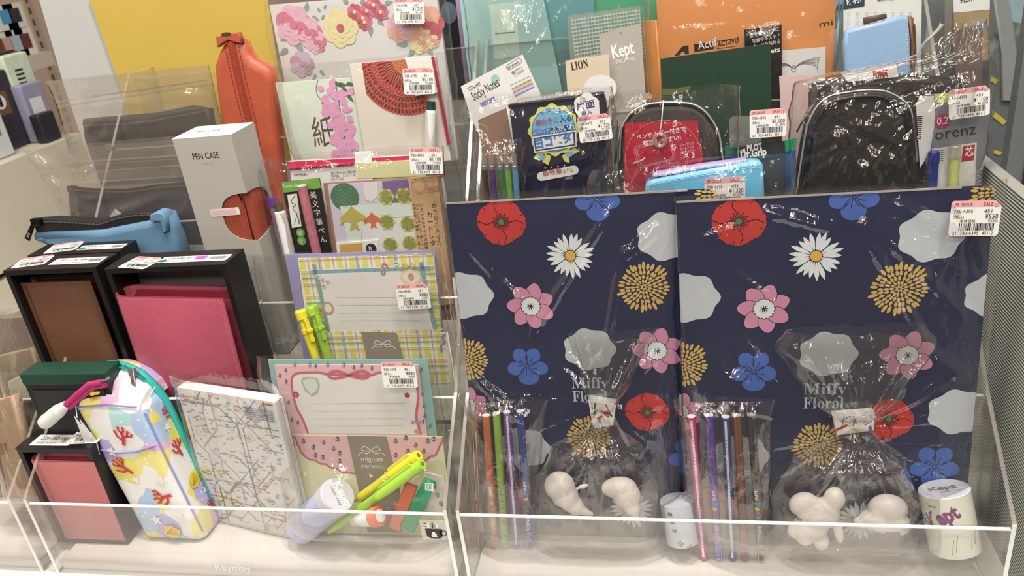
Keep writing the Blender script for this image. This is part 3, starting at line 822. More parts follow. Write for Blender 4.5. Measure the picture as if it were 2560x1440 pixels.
# translucent files at the back left
YEL = mat('translucent_yellow_file', (206, 168, 62), .35, vary=.06, scale=9, bump=(8, .2))
f5 = place((222, -10), (640, -50), 5, 6, dy=.0)
m = MB(); m.slab(f5.pts([(220, -10), (300, 215), (345, 420), (740, 400), (700, 200), (660, -60)]), -.002, 0, YEL); 
o = m.build('plastic_folder', None, f5.M); tag(o, 'large translucent yellow plastic folder standing at the back', 'folder')
f5b = Fr(f5.O + Vector((0, .006, 0)), 6)
CLR = mat('frosted_clear_file', (190, 184, 174), .35, vary=.05, scale=7, bump=(8, .2))
m = MB(); m.slab(f5b.pts([(95, -10), (160, 215), (230, 420), (400, 400), (330, 200), (300, -30)]), -.002, 0, CLR)
o = m.build("plastic_folder", None, f5b.M)
tag(o, "frosted clear plastic folder left of the yellow one", "folder")
# ================================================================== LETTER SETS (left rack)
def leaf(m, x, y, ang, L, w, z, mt, pt=.5):
    c, s = math.cos(ang), math.sin(ang); P = []
    for i in range(9):
        t = i / 8; P.append((t * L, w / 2 * math.sin(math.pi * t ** pt)))
    P += [(a, -b) for a, b in P[1:-1][::-1]]
    m.poly([(x + a * c - b * s, y + a * s + b * c) for a, b in P], z, mt)
def blossom(m, x, y, r, z, mt, n=5, cen=None, rot=0, wid=1.0, cr=.28):
    for k in range(n): leaf(m, x, y, rot + 2 * math.pi * k / n, r, r * wid, z, mt, .8)
    if cen: m.poly(circ(x, y, r * cr, n=12), z + .0001, cen)
def smooth(P, k=3):
    o = []
    n = len(P)
    for i in range(n - 1):
        p0, p1, p2, p3 = P[max(i - 1, 0)], P[i], P[i + 1], P[min(i + 2, n - 1)]
        for j in range(k):
            t = j / k
            o.append(tuple(.5 * (2 * p1[a] + (p2[a] - p0[a]) * t + (2 * p0[a] - 5 * p1[a] + 4 * p2[a] - p3[a]) * t * t + (3 * p1[a] - p0[a] - 3 * p2[a] + p3[a]) * t ** 3) for a in (0, 1)))
    return o + [P[-1]]
def bow(m, x, y, s, z, mt, w=.0008):
    for sg in (-1, 1):
        m.stroke(smooth([(x, y), (x + sg * s * .5, y + s * .35), (x + sg * s * .75, y + s * .05), (x + sg * s * .4, y - s * .08), (x, y)]), w, z, mt)
        m.stroke(smooth([(x, y), (x + sg * s * .35, y - s * .3), (x + sg * s * .8, y - s * .2), (x + sg * s * 1.1, y - s * .5)]), w, z, mt)
TEAL = mat('teal_paper', (138, 176, 162), .6); PINKP = mat('pink_pattern_paper', (232, 178, 172), .6, vary=.03)
RIB = mat('rose_ribbon_print', (214, 96, 110), .6); TAUPE = mat('taupe_card', (150, 132, 112), .55)
PALEY = mat('pale_yellow_paper', (232, 220, 168), .6); OFFW = mat('cream_note_paper', (232, 220, 204), .6, vary=.02)
LAVP = mat('lavender_paper', (150, 138, 176), .6); YP = mat('check_yellow', (228, 212, 90), .6); TQ = mat('check_blue', (120, 168, 176), .6)
LINE = mat('ruled_line_grey', (160, 158, 154), .6); DGRN = mat('sprig_dark_green', (96, 112, 100), .6); DRED = mat('berry_red', (206, 80, 96), .6)
GRN = mat('leaf_sage_green', (142, 160, 140), .6)
# pink set
f = place((670, 899), (1069, 898), 0, 8, dy=.0); fPS = f
t = thing('letter_set', 'pink letter set with a rose ribbon frame and taupe bow band, in front', 'letter set', f, 'letter sets with a taupe bow band')
m = MB(); m.slab(f.pts([(670, 899), (1069, 898), (1124, 1335), (738, 1325)]), -.001, 0, TEAL); m.build('backing_sheet', t, label='teal backing sheet')
m = MB(); Q = [(686, 913), (1046, 912), (1098, 1325), (750, 1318)]; m.slab(f.pts(Q, .0016), .0006, .0016, PINKP); z = .0018
def U(px, py): return f.uv(px, py, z)
fr_ = [(742, 1085), (770, 1083), (758, 1050), (742, 1020), (733, 985), (729, 955), (734, 938), (752, 932), (800, 931), (815, 935), (870, 938), (925, 938), (950, 931), (1005, 932), (1032, 945), (1043, 970), (1045, 1000), (1040, 1040), (1046, 1065), (1052, 1085)]
cl = fr_[1:]
m.poly([U(*q) for q in smooth(cl, 2)], z, OFFW)
m.stroke([U(*q) for q in smooth(cl, 3)], .0022, z + .0002, RIB)
for dx, dy in ((-52, -8), (52, -8)):
    m.stroke([U(*q) for q in smooth([(872, 938), (872 + dx * .6, 938 + dy * 1.4), (872 + dx, 938 + dy * .2), (872 + dx * .7, 938 + 8), (872, 938)])], .0026, z + .0003, RIB)
for y in (1009, 1028, 1047, 1065):
    a, b = U(786, y), U(1012, y - 1); m.stroke([a, b], .0003, z + .0002, LINE)
m.poly([U(*q) for q in [(775, 941), (793, 945), (800, 962), (795, 982), (780, 990), (762, 975), (752, 952), (758, 942)]], z + .0003, mat('locket_gold', (196, 184, 140), .5))
m.poly([U(*q) for q in [(775, 945), (789, 949), (796, 962), (790, 978), (778, 985), (765, 970), (757, 953)]], z + .0004, mat('locket_mint', (212, 220, 200), .5))
rnd = random.Random(11)
def sprig(x, y, s=1, zz=None):
    a = U(x, y); zz = zz or z + .0003; h = .0035 * s
    m.stroke([a, (a[0] + .0006, a[1] + h)], .0004, zz, DGRN)
    for k in (-1, 1): leaf(m, a[0], a[1] + h * .2, math.pi / 2 + k * .8, h * .8, h * .25, zz, DGRN)
    blossom(m, a[0] + .0006, a[1] + h, h * .35, zz, rnd.choice((DRED, mat('sprig_mauve', (168, 150, 180)), DGRN)))
for q in ((715, 930), (700, 945), (738, 917), (790, 920), (820, 918), (860, 918), (905, 920), (930, 926), (716, 960), (722, 1010), (716, 1040), (730, 1055), (745, 1062), (1053, 930), (1056, 990), (1060, 1020), (1062, 1045), (1075, 1070), (1058, 1060), (775, 918), (885, 924)): sprig(*q)
blossom(m, *U(740, 986), .0035, z + .0003, DRED, cen=PINKP); blossom(m, *U(1018, 988), .003, z + .0003, DRED); m.poly([U(*q) for q in [(1028, 1050), (1040, 1054), (1052, 1050), (1052, 1060), (1040, 1057), (1028, 1060)]], z + .0004, mat('lilac_bow', (160, 150, 190)))
m.poly(circ(*U(1043, 1078), .003, .0022), z + .0003, mat('toffee_dot', (216, 150, 110)))
m.build('note_sheet', t)
m = MB(); z = .0026
E_ = [(733, 1087), (1106, 1092), (1135, 1340), (760, 1330)]
m.slab([U(*q) for q in E_], .0018, .0026, PALEY); z = .0028
fl = [(733, 1089)] + [(740 + k * 4, 1098 + k * 9 + (k % 2) * 4) for k in range(5)] + [(762 + k * 13, 1140 + k * 5 + (k % 2) * 4) for k in range(9)] + [(884, 1183), (915, 1188), (985, 1188), (1000, 1180)] + [(1005 + k * 12, 1176 - k * 6 + (k % 2) * 4) for k in range(8)] + [(1099, 1115), (1105, 1104), (1106, 1094)]
m.poly([U(*q) for q in fl], z, PINKP); m.stroke([U(*q) for q in smooth(fl, 2)], .0017, z + .0002, RIB)
for q in ((760, 1110), (785, 1125), (810, 1112), (835, 1128), (808, 1150), (850, 1160), (845, 1105), (850, 1140), (990, 1110), (1015, 1102), (1040, 1120), (1070, 1110), (1020, 1135), (1060, 1135), (1085, 1105), (990, 1145), (790, 1145)): sprig(*q, s=1.3, zz=z + .0003)
m.poly([U(*q) for q in [(868, 1088), (966, 1091), (1000, 1225), (1005, 1330), (920, 1330), (897, 1222)]], z + .0004, TAUPE)
a = U(928, 1125); bow(m, a[0], a[1], .012, z + .0006, OFFW)
a = U(904, 1152); m.text('mignon', a[0], a[1], .0075, z + .0006, OFFW, w=.021); a = U(906, 1170); m.text('mimemo', a[0], a[1], .0075, z + .0006, OFFW, w=.021)
a = U(925, 1195); m.poly([a, (a[0] + .004, a[1] + .003), (a[0], a[1] + .005)], z + .0006, OFFW)
m.build('envelope', t)
bPS = bag('clear_bag', 'clear film bag round the pink letter set, tape jar and pens', 'plastic bag', f, [(640, 886, 1078, 884, .006), (648, 960, 1096, 960, .009), (668, 1080, 1116, 1080, .012), (700, 1200, 1140, 1205, .03), (735, 1335, 1150, 1342, .045)],
          amp=.0022, fq=36, seed=21, pins=[(.02, .16, 5, .05, 1.0), (.15, .1, 4, .04, .8)], lowest=.001, seam=.0012)
sticker(bPS, f, (998, 937), '¥880', '¥800)', .0125, 0, .95)
# things in that bag
def rod(name, label, cat, A, B, parts, group=None):
    """parts: (part, [(t 0..1, radius)...], material, n) laid along A to B"""
    M = axis_matrix(A, B); L = (Vector(B) - Vector(A)).length
    t = thing(name, label, cat, M, group)
    for pt in parts:
        nm, pr, mt = pt[:3]; m = MB(); m.lathe([(q[0] * L, q[1]) for q in pr], mt, pt[3] if len(pt) > 3 else 20); m.build(nm, t)
    return t, L
LAV = mat('lavender_jar_plastic', (190, 184, 208), .35); FRL = mat('frosted_lid_white', (204, 194, 192), .35)
B = f.world((*f.uv(846, 1236, .034), .034)); A = f.world((*f.uv(752, 1322, .014), .014))
t, L = rod('tape_jar', 'lavender round tape jar lying in the pink letter set bag', 'jar', A, B, [('body', [(0, .0125), (.02, .0155), (.5, .0158), (.84, .0158)], LAV, 32), ('lid', [(.84, .0168), (.97, .0168), (1, .0158)], FRL, 32)])
m = MB(); m.text('Kept', -.0115, .0008, .0105, 0, WHITE2, bold=.05, w=.023); m.text('TOUD TAPE', -.01, -.0045, .0034, 0, GREY, w=.02)
m.build('lid_print', t, Matrix.Translation((0, 0, L + .0003)) @ Matrix.Rotation(math.radians(-112), 4, 'Z'))
def fluo(label, A, B, c, c2, group):
    return rod('highlighter_pen', label, 'pen', A, B, [('barrel', [(0, .0018), (.06, .0032), (.1, .004), (.55, .0042)], c), ('cap', [(.55, .0048), (.92, .0048), (.93, .0052), (1, .0048)], c2), ('cap_hole', [(1.0, .002), (1.003, .002)], mat('cap_hole_shade', (110, 130, 10), .6))], group)
YB = mat('yellow_pen_plastic', (238, 216, 30), .3); GB = mat('lime_pen_plastic', (172, 214, 50), .3)
def W3(fr, px, py, w): return fr.world((*fr.uv(px, py, w), w))
A, B = W3(f, 888, 1252, .012), W3(f, 1046, 1138, .028)
t, L = fluo('yellow highlighter pen lying slanted in the pink set bag', A, B, YB, YB, 'highlighters in the pink set bag')
m = MB(); m.box(-.0012, .0012, .0048, .0068, L * .6, L * .93, YB); m.build('clip', t)
A, B = W3(f, 822, 1330, .02), W3(f, 1056, 1160, .034)
t, L = fluo('lime green highlighter pen lying below the slanted yellow one', A, B, GB, GB, 'highlighters in the pink set bag')
m = MB(); m.box(-.0012, .0012, .0048, .0068, L * .6, L * .93, GB); m.build('clip', t)
def boxbar(name, label, cat, fr, quad, w, th, c, printf=None, group=None):
    a = [fr.uv(*q, w) for q in quad]; t = thing(name, label, cat, fr, group)
    m = MB(); m.slab([(x, y) for x, y in a], w - th, w, c, b=.0012); m.build('case', t)
    if printf: m = MB(); printf(m, a, w); m.build('label', t)
    return t
ORB = mat('coral_orange_plastic', (238, 112, 64), .35); GNB = mat('emerald_plastic', (40, 156, 96), .35)
boxbar('lead_case', 'coral orange flat lead case beside the green one', 'case', f, [(1012, 1210), (1042, 1222), (1000, 1330), (968, 1318)], .024, .005, ORB)
def pr(m, a, w):
    c = f.uv(1072, 1216, w); m.poly([(c[0] - .004, c[1] - .004), (c[0] + .004, c[1] - .005), (c[0] + .0045, c[1] + .0035), (c[0] - .003, c[1] + .004)], w + .0002, WHITE2)
    for k in range(4): m.stroke([(c[0] - .003 + k * .0015, c[1] - .003), (c[0] - .001 + k * .0012, c[1] + .003)], .0005, w + .0004, GNB)
boxbar('lead_case', 'emerald green flat lead case with a white hatched patch', 'case', f, [(1058, 1200), (1088, 1212), (1034, 1334), (998, 1318)], .026, .005, GNB, pr)
A, B = W3(f, 880, 1305, .03), W3(f, 950, 1290, .036)
t, L = rod('correction_pen', 'white capped pen with an orange ring end, lowest in the pink set bag', 'pen', A, B, [('body', [(0, .003), (.2, .005), (.75, .0085)], WHITE2), ('ring', [(.75, .0092), (1, .0092)], ORB), ('end', [(1, .006), (1.02, .006)], WHITE2)])
boxbar('paper_packet', 'small cream paper packet at the right end of the pink set bag', 'packet', f, [(1062, 1180), (1108, 1192), (1120, 1290), (1060, 1282)], .012, .002, mat('cream_packet', (220, 206, 180), .6),
       lambda m, a, w: [m.poly(circ(*f.uv(1085 + 9 * (k % 3), 1215 + 22 * k, w), .0022, .003), w + .0002, (DRED, GRN, TAUPE)[k]) for k in range(3)])
# yellow set
f = place((712, 636), (1089, 625), 1, 7); fYS = f
t = thing('letter_set', 'yellow check letter set with a lavender backing sheet, second row', 'letter set', f, 'letter sets with a taupe bow band')
z = .0018
m = MB(); m.slab(f.pts([(712, 636), (1089, 625), (1130, 1060), (790, 1060)]), -.001, 0, LAVP); m.build('backing_sheet', t, label='lavender backing sheet')
def check(m, P, z, sx=.0125):
    xs = [p[0] for p in P]; ys = [p[1] for p in P]
    x = min(xs)
    m.clip = (min(xs), max(xs), min(ys), max(ys))
    k = 0
    while x < max(xs):
        m.rect(x, x + sx * .42, min(ys), max(ys), z, YP); m.rect(x + sx * .68, x + sx * .74, min(ys), max(ys), z + .0003, mat('check_rose', (222, 150, 140), .6))
        if k % 3 == 1: m.rect(x + sx * .52, x + sx * .62, min(ys), max(ys), z + .0002, TQ)
        x += sx; k += 1
    y = min(ys); k = 0
    while y < max(ys):
        m.rect(min(xs), max(xs), y, y + sx * .1, z + .0003, WHITE2); m.rect(min(xs), max(xs), y + sx * .8, y + sx * .86, z + .0003, mat('check_rose', (222, 150, 140), .6))
        if k % 2 == 1: m.rect(min(xs), max(xs), y + sx * .4, y + sx * .5, z + .0004, TQ)
        y += sx; k += 1
    m.clip = None
m = MB(); m.slab([U(*q) for q in [(744, 646), (1085, 638), (1125, 1050), (800, 1050)]], .0006, .0016, mat('check_cream', (236, 226, 190), .6))
a, b = U(752, 640), U(1090, 832); a0 = U(744, 646); 
check(m, [(a0[0] + .001, b[1] - .06), (U(1085, 638)[0] - .0005, a0[1])], .0018); z = .0024
m.poly([U(*q) for q in [(797, 682), (1048, 676), (1085, 835), (826, 840)]], z, OFFW)
for (p, q) in (((778, 680), (1075, 670)), ((784, 660), (824, 836)), ((1052, 655), (1090, 830))):
    m.stroke([U(*p), U(*q)], .0034, z + .0001, TQ)
    for k in range(12): m.poly(circ(*U(p[0] + (q[0] - p[0]) * (k + .5) / 12, p[1] + (q[1] - p[1]) * (k + .5) / 12), .0007, n=6), z + .0003, RIB)
for y in (744, 763, 783, 802):
    m.stroke([U(842 + (y - 744) * .1, y), U(1052, y - 1)], .0003, z + .0002, LINE)
blossom(m, *U(962, 666), .0045, z + .0004, mat('pink_blossom', (226, 150, 170)), cen=YP); blossom(m, *U(991, 658), .003, z + .0004, OFFW, cen=GREY); blossom(m, *U(958, 682), .0028, z + .0004, mat('blue_grey_flower', (150, 165, 180)), cen=WHITE)
m.poly(circ(*U(1028, 692), .0105, .008, 8), z + .0004, mat('gold_oval', (230, 204, 120))); m.poly(circ(*U(1028, 692), .0085, .0062, 8), z + .0005, OFFW)
m.poly(circ(*U(1028, 692), .003, .004, 8), z + .0006, mat('toffee_dot', (216, 150, 110))); a = U(1022, 666); bow(m, a[0], a[1], .008, z + .0006, mat('gold_ribbon', (190, 170, 100)))
m.poly(circ(*U(821, 770), .0055, .0065), z + .0004, mat('toffee_dot', (216, 150, 110))); m.poly(circ(*U(821, 770), .0035, .0045), z + .0005, OFFW)
for q in ((806, 700), (820, 705), (810, 715), (795, 692)): blossom(m, *U(*q), .003, z + .0003, mat('pale_lace', (226, 218, 200)))
m.build('note_sheet', t)
m = MB(); z = .0026
m.slab([U(*q) for q in [(800, 829), (1120, 831), (1155, 1050), (830, 1050)]], .0018, .0026, mat('check_cream', (236, 226, 190), .6))
p0, p1 = U(806, 829), U(1116, 885); check(m, [(p0[0], p1[1] - .03), (p1[0], p0[1])], .0028)
m.poly([U(*q) for q in [(903, 829), (992, 831), (1012, 905), (920, 905)]], .0034, TAUPE); z = .0036; a = U(957, 860); bow(m, a[0], a[1], .011, z, OFFW)
m.stroke([U(*q) for q in smooth([(1112, 836), (1105, 845), (1112, 855), (1102, 865), (1104, 880)])], .002, .0034, LAVP)
m.build('envelope', t)
bYS = bag('clear_bag', 'clear film bag round the yellow check letter set, second row', 'plastic bag', f, [(632, 642, 1098, 617, .006), (650, 740, 1112, 735, .009), (680, 850, 1125, 850, .014), (735, 985, 1145, 985, .02)],
          amp=.002, fq=34, seed=22, pins=[(.01, .15, 5, .05, .8)], lowest=.004, seam=.0012)
sticker(bYS, f, (1033, 741), '¥880', '¥800)', .0115, 1, .95)
for (px, c, lb) in (((735, 772, 800, 925), YB, 'yellow knock marker pen with a ribbed clip beside the yellow check set'), ((765, 760, 830, 925), GB, 'lime knock marker pen behind the yellow knock marker')):
    A, B = W3(f, px[2], px[3], .014 if c is YB else .008), W3(f, px[0] + 15, px[1] + 4, .014 if c is YB else .008)
    t, L = rod('marker_pen', lb, 'pen', A, B, [('barrel', [(0, .004), (.62, .0045), (.63, .005), (.7, .005), (.71, .0042), (.8, .0042)], c), ('push_cap', [(.8, .0035), (.86, .0035), (.87, .0055), (.98, .0055), (1, .005)], c)])
    m = MB(); m.box(-.002, .002, .004, .0075, L * .5, L * .86, c); m.box(-.003, .003, .0045, .0085, L * .66, L * .7, c); m.build('clip', t)
# card set, row 3
f = place((808, 456), (1100, 437), 2, 7, dy=-.012)
t = thing('card_letter_set', 'card letter set with leaf, bird and flower motifs and a kraft band, third row', 'letter set', f)
m = MB(); m.slab(f.pts([(808, 458), (1100, 439), (1140, 800), (860, 800)]), -.003, 0, mat('card_brown_edge', (168, 120, 90), .6)); m.build('backing', t)
z = .0004; m = MB(); m.slab([U(*q) for q in [(820, 462), (1024, 448), (1065, 780), (865, 780)]], 0, .001, mat('lilac_card', (206, 190, 200), .6)); z = .0012
m.poly([U(*q) for q in [(955, 453), (1020, 448), (1030, 510), (985, 510), (958, 490)]], z, mat('plum_card', (130, 92, 140)))
m.poly(circ(*U(862, 492), .0145, .0135), z + .0001, mat('deep_leaf_green', (70, 118, 78)))
for k in range(5): m.stroke([U(862, 520 - k * 8), U(842 + k, 500 - k * 9)], .0004, z + .0003, GRN); m.stroke([U(862, 520 - k * 8), U(884 - k, 504 - k * 9)], .0004, z + .0003, GRN)
m.poly([U(*q) for q in [(910, 458), (945, 455), (945, 490), (930, 505), (915, 500), (908, 480)]], z + .0001, WHITE)
m.poly([U(*q) for q in [(850, 515), (1030, 505), (1045, 590), (870, 605)]], z + .0002, mat('pale_mint_card', (212, 218, 194)))
m.poly([U(*q) for q in [(902, 545), (1040, 535), (1060, 640), (918, 650)]], z + .0003, WHITE); m.stroke([U(*q) for q in [(904, 620), (906, 550), (1030, 540)]], .0004, z + .0004, GREY)
def bird(px, py, s, c):
    a = U(px, py); P = [(0, 1.5), (.35, 1), (1.5, .2), (1.6, -.7), (.9, -.3), (.35, -.5), (.6, -1.5), (0, -1.2), (-.6, -1.5), (-.35, -.5), (-.9, -.3), (-1.6, -.7), (-1.5, .2), (-.35, 1)]
    m.poly([(a[0] + x * s, a[1] + y * s) for x, y in P], z + .0006, c)
bird(883, 545, .0085, mat('mustard_bird', (190, 168, 70))); bird(932, 550, .0055, mat('vermilion_bird', (222, 104, 62)))
for q in ((966, 492), (968, 555), (976, 612), (1010, 490), (1020, 560), (1025, 608)): blossom(m, *U(*q), .0088, z + .0005, mat('chartreuse_flower', (200, 196, 90)), n=6, wid=1.15)
m.build('cards', t)
z = .0024; m = MB(); m.slab([U(*q) for q in [(1022, 445), (1092, 440), (1135, 760), (1060, 770)]], .0006, .0022, mat('kraft_band', (214, 164, 110), .6))
a = U(1048, 465); 
for r in (.0078, .006): m.stroke(circ(a[0], a[1], r, n=24), .0003, z, mat('stamp_brown', (170, 100, 70)), close=True)
for k in range(5): m.stroke([(a[0] + .008, a[1] - .002 - k * .0012), (a[0] + .02, a[1] - .001 - k * .0012)], .0003, z, mat('stamp_brown', (170, 100, 70)))
for (px, py, s, h) in ((1085, 506, 'がさがさ入った', .0058), (1072, 528, 'カードレター', .0066), (1052, 508, 'いろいろなサイズの封筒と', .004), (1042, 508, 'シーンにあわせて選んでください', .0037), (1034, 508, '封筒8枚(4種類・各2枚)', .0033)):
    a = U(px, py); m.vtext(s, a[0], a[1], h, z, INK)
m.build('band', t, label='kraft paper band with vertical print')
z = .0028; m = MB(); m.slab([U(*q) for q in [(840, 608), (945, 600), (950, 700), (850, 700)]], .0014, .0026, WHITE2); m.poly([U(*q) for q in [(848, 612), (906, 607), (910, 690), (856, 690)]], z, mat('amber_card', (214, 160, 60))); m.poly(circ(*U(928, 622), .0055), z, INK); a = U(928, 628); m.text('R', a[0], a[1], .007, z + .0002, WHITE, al='c'); m.build('front_card', t)
# long red pack behind
f2 = place((722, 403), (1098, 385), 2, 7, dy=.002)
t = thing('letter_pack', 'flat red topped letter pack with a pale yellow band behind the card set', 'letter set', f2)
m = MB(); m.slab(f2.pts([(722, 403), (1098, 385), (1120, 520), (740, 540)]), -.003, 0, WHITE); m.build('sheet', t)
RP = mat('crimson_gloss', (214, 36, 78), .25)
m = MB(); m.slab(f2.pts([(721, 405), (895, 395), (897, 413), (722, 426)], .001), 0, .001, RP); m.slab(f2.pts([(722, 417), (893, 405), (893, 410), (722, 423)], .001), .001, .0022, RP, b=.0006); m.slab(f2.pts([(930, 395), (1098, 385), (1110, 440), (935, 408)], .001), 0, .001, RP); m.build('red_header', t)
m = MB(); z2 = .0024
def U2(px, py): return f2.uv(px, py, z2)
m.slab([U2(*q) for q in [(887, 380), (928, 378), (934, 500), (893, 500)]], .0012, .0024, WHITE2); m.slab([U2(*q) for q in [(888, 408), (1060, 398), (1066, 440), (893, 446)]], .0013, .0028, mat('straw_card', (208, 200, 140), .55)); m.build('band', t)
m = MB()
for k, s in enumerate(('書道で使われるほど高級な和紙', '「伊予和紙」。にじみにくい加工', 'になっています。')):
    a = U2(826, 437 + k * 8); m.text(s, a[0], a[1], .0032, .0003, INK, w=.027 if k < 2 else .014)
m.build('text_block', t)
m = MB(); a = U2(732, 442); m.text('<伊予和紙>', a[0], a[1], .003, .0003, INK); m.build('title_print', t)
bC = bag('clear_bag', 'clear film bag round the card letter set and brush pens, third row', 'plastic bag', f, [(655, 395, 1108, 368, .008), (640, 425, 1112, 420, .012), (668, 520, 1120, 520, .016), (700, 620, 1135, 615, .018), (760, 800, 1150, 800, .018)],
         amp=.0028, fq=36, seed=23, pins=[(-.03, .16, 5, .05, 1.2), (.1, .175, 4, .05, .8)], lowest=.002, back=.018, seam=.0012)
sticker(bC, f, (1065, 402), '¥1,100', '¥1,000)', .0145, -3, .95)
# brush pens
def pencil_px(name, label, cat, fr, top, bot, w, parts, group=None):
    return rod(name, label, cat, W3(fr, *bot, w), W3(fr, *top, w), parts, group)
pencil_px('marker_pen', 'white barrel pen with a bronze end, left in the card set bag', 'pen', f, (694, 505), (745, 720), .01, [('barrel', [(0, .0055), (.88, .0055), (.9, .0045)], WHITE2), ('end', [(.9, .0042), (1, .0036)], mat('bronze', (110, 90, 50), .35, metal=.4))])
t = thing('brush_pen_pack', 'black and green carded brush pen with flowing calligraphy print', 'pen pack', f)
m = MB(); m.slab([f.uv(*q, .006) for q in [(704, 455), (798, 446), (840, 700), (750, 710)]], .004, .006, BLK); z = .0064
m.poly([U(*q) for q in [(704, 455), (798, 446), (802, 470), (708, 482)]], z, mat('kure_green', (110, 170, 50)))
a = U(708, 470); m.text('Kuretake', a[0], a[1], .006, z + .0002, WHITE2, w=.016)
m.poly([U(*q) for q in [(718, 487), (742, 484), (754, 566), (730, 570)]], z, WHITE2)
m.stroke([U(*q) for q in smooth([(738, 488), (728, 505), (740, 512), (732, 520), (742, 535), (748, 560)])], .0006, z + .0002, INK); m.stroke([U(*q) for q in [(736, 562), (744, 530), (750, 560)]], .0005, z + .0002, INK)
for k, ch in enumerate('細字'):
    m.poly(circ(*U(751 + 3 * k, 582 + 20 * k), .0045), z, mat('kure_green', (110, 170, 50))); a = U(751 + 3 * k, 588 + 20 * k); m.text(ch, a[0], a[1], .005, z + .0003, WHITE2, al='c')
a = U(783, 478)
for k, ch in enumerate('美文字筆ぺん'): b_2 = U(784 + k * 5.2, 495 + k * 22); m.text(ch, b_2[0], b_2[1], .0075, z + .0002, WHITE2, al='c')
m.build('card', t)
pencil_px('brush_pen', 'pink blossom patterned brush pen between the black cards', 'pen', f, (754, 462), (805, 690), .012, [('barrel', [(0, .0045), (.985, .0045)], mat('blossom_pink_barrel', (206, 110, 120), .35, vary=.45, scale=260)), ('cap_end', [(.985, .0046), (1, .004)], mat('white_cap_end', (220, 200, 190), .4))])
pencil_px('marker_pen', 'violet capped pen half hidden by the tall grey pen case box', 'pen', f, (676, 494), (716, 640), .0, [('barrel', [(0, .004), (.85, .004)], mat('mauve_pen', (150, 120, 150), .4)), ('cap', [(.85, .005), (1, .005)], mat('violet_pen', (116, 60, 170), .35))])
# washi pads, row 4
f = place((688, 207), (882, 195), 3, 7)
t = thing('writing_pad', 'pale green writing pad printed with pink wisteria blossoms, fourth row', 'writing pad', f)
m = MB(); m.slab(f.pts([(688, 207), (882, 195), (925, 420), (735, 430)]), -.006, 0, mat('pale_green_pad', (216, 220, 192), .6, vary=.03)); z = .0003
WIS = mat('wisteria_pink', (232, 150, 184), .6, vary=.2, scale=200); DG2 = mat('wisteria_leaf', (84, 100, 70), .6)
m.stroke([U(*q) for q in smooth([(795, 200), (790, 220), (795, 240), (806, 252), (820, 262)])], .0006, z, DG2)
m.stroke([U(*q) for q in smooth([(830, 197), (840, 215), (848, 260), (855, 310), (865, 360), (880, 400)])], .0009, z, DG2)
for q, an_ in (((835, 205), -.6), ((845, 210), -.2), ((855, 218), -.8), ((866, 208), -.3), ((812, 240), -1.9), ((806, 252), -1.2), ((868, 235), -1.0), ((820, 262), -2.2)): leaf(m, *U(*q), an_, .011, .004, z + .0001, DG2)
rnd = random.Random(7)
for k in range(60):
    yy = 218 + k * 3.1; xx = 822 + (yy - 222) * .2 + rnd.uniform(-14, 42)
    if yy > 392: yy = 392
    leaf(m, *U(min(xx, 893), yy), rnd.uniform(0, 6.28), rnd.uniform(.008, .013), rnd.uniform(.006, .009), z + .0002 + k * 1e-5, WIS, .8)
m.poly([U(*q) for q in [(774, 285), (828, 280), (850, 415), (795, 420)]], z + .0001, mat('cream_title_patch', (232, 218, 196)))
m.text('紙', *U(788, 375), .034, z + .0004, mat('title_brown', (84, 74, 60)), w=.02, bold=-.012) if 0 else m.text('紙', *U(786, 362), .034, z + .0004, mat('title_brown', (84, 74, 60)), w=.024)
m.build('pad', t)
f2 = place((874, 160), (1087, 142), 3, 7, dy=-.004)
t = thing('writing_pad', 'cream writing pad with a big red chrysanthemum, fourth row', 'writing pad', f2)
def U2(px, py): return f2.uv(px, py, z2)
z2 = .0003; m = MB(); m.slab(f2.pts([(874, 160), (1087, 142), (1128, 400), (920, 425)]), -.007, 0, mat('cream_pad', (232, 214, 190), .6, vary=.02)); 
CRS = mat('crimson_petal', (204, 52, 62), .6); CRL = mat('petal_gold_line', (226, 150, 100), .6)
cxy = U2(1012, 152); f2r = f2
m.clip = (f2.uv(905, 160)[0], 1, f2.uv(1020, 300)[1], cxy[1] + .0015)
rows_ = [(.047, 26), (.041, 24), (.035, 22), (.029, 20), (.022, 15)]
for ri, (r, n) in enumerate(rows_):
    for k in range(n):
        a_ = math.pi + math.pi * .62 * (k + .5 * (ri % 2)) / n * 1.0
        x, y = cxy[0] + r * math.cos(a_), cxy[1] + r * math.sin(a_); w_ = .0042 if ri < 3 else .0036
        zz = z2 + ri * .0002
        L0 = .012 if ri < 4 else .02
        P = circ(x, y, L0 * .5 if ri < 4 else L0 * .55, w_, 12, a_)
        m.poly(P, zz, CRS); m.stroke(P, .00028, zz + .0001, CRL, close=True)
m.poly(circ(*cxy, .013), z2 + .0014, mat('chrys_centre', (206, 120, 60)))
for k in range(60):
    r = .012 * math.sqrt((k + .5) / 60); a_ = k * 2.4; m.poly(circ(cxy[0] + r * math.cos(a_), cxy[1] + r * math.sin(a_), .0007, n=6), z2 + .0016, CRS)
m.clip = None
m.poly([U2(*q) for q in [(1012, 143), (1082, 138), (1092, 180), (1100, 230), (1040, 240), (1018, 160)]], z2 + .0018, WHITE2)
P = [U2(*q) for q in [(1079, 142), (1087, 141), (1128, 360), (1120, 362)]]; m.poly(P, z2 + .002, mat('red_spine', (190, 30, 56), .5, vary=.3, scale=200))
a = U2(1052, 252); m.text('和紙', a[0], a[1], .005, z2 + .002, RED)
m.build('pad', t)
pencil_px('marker_pen', 'white barrel pen with a dark green end in front of the cream pad', 'pen', f2, (1078, 254), (1075, 400), .008, [('barrel', [(0, .006), (.82, .0055), (.86, .005)], WHITE2), ('end', [(.86, .0046), (1, .0042)], mat('dark_green_cap', (30, 70, 56), .35))])
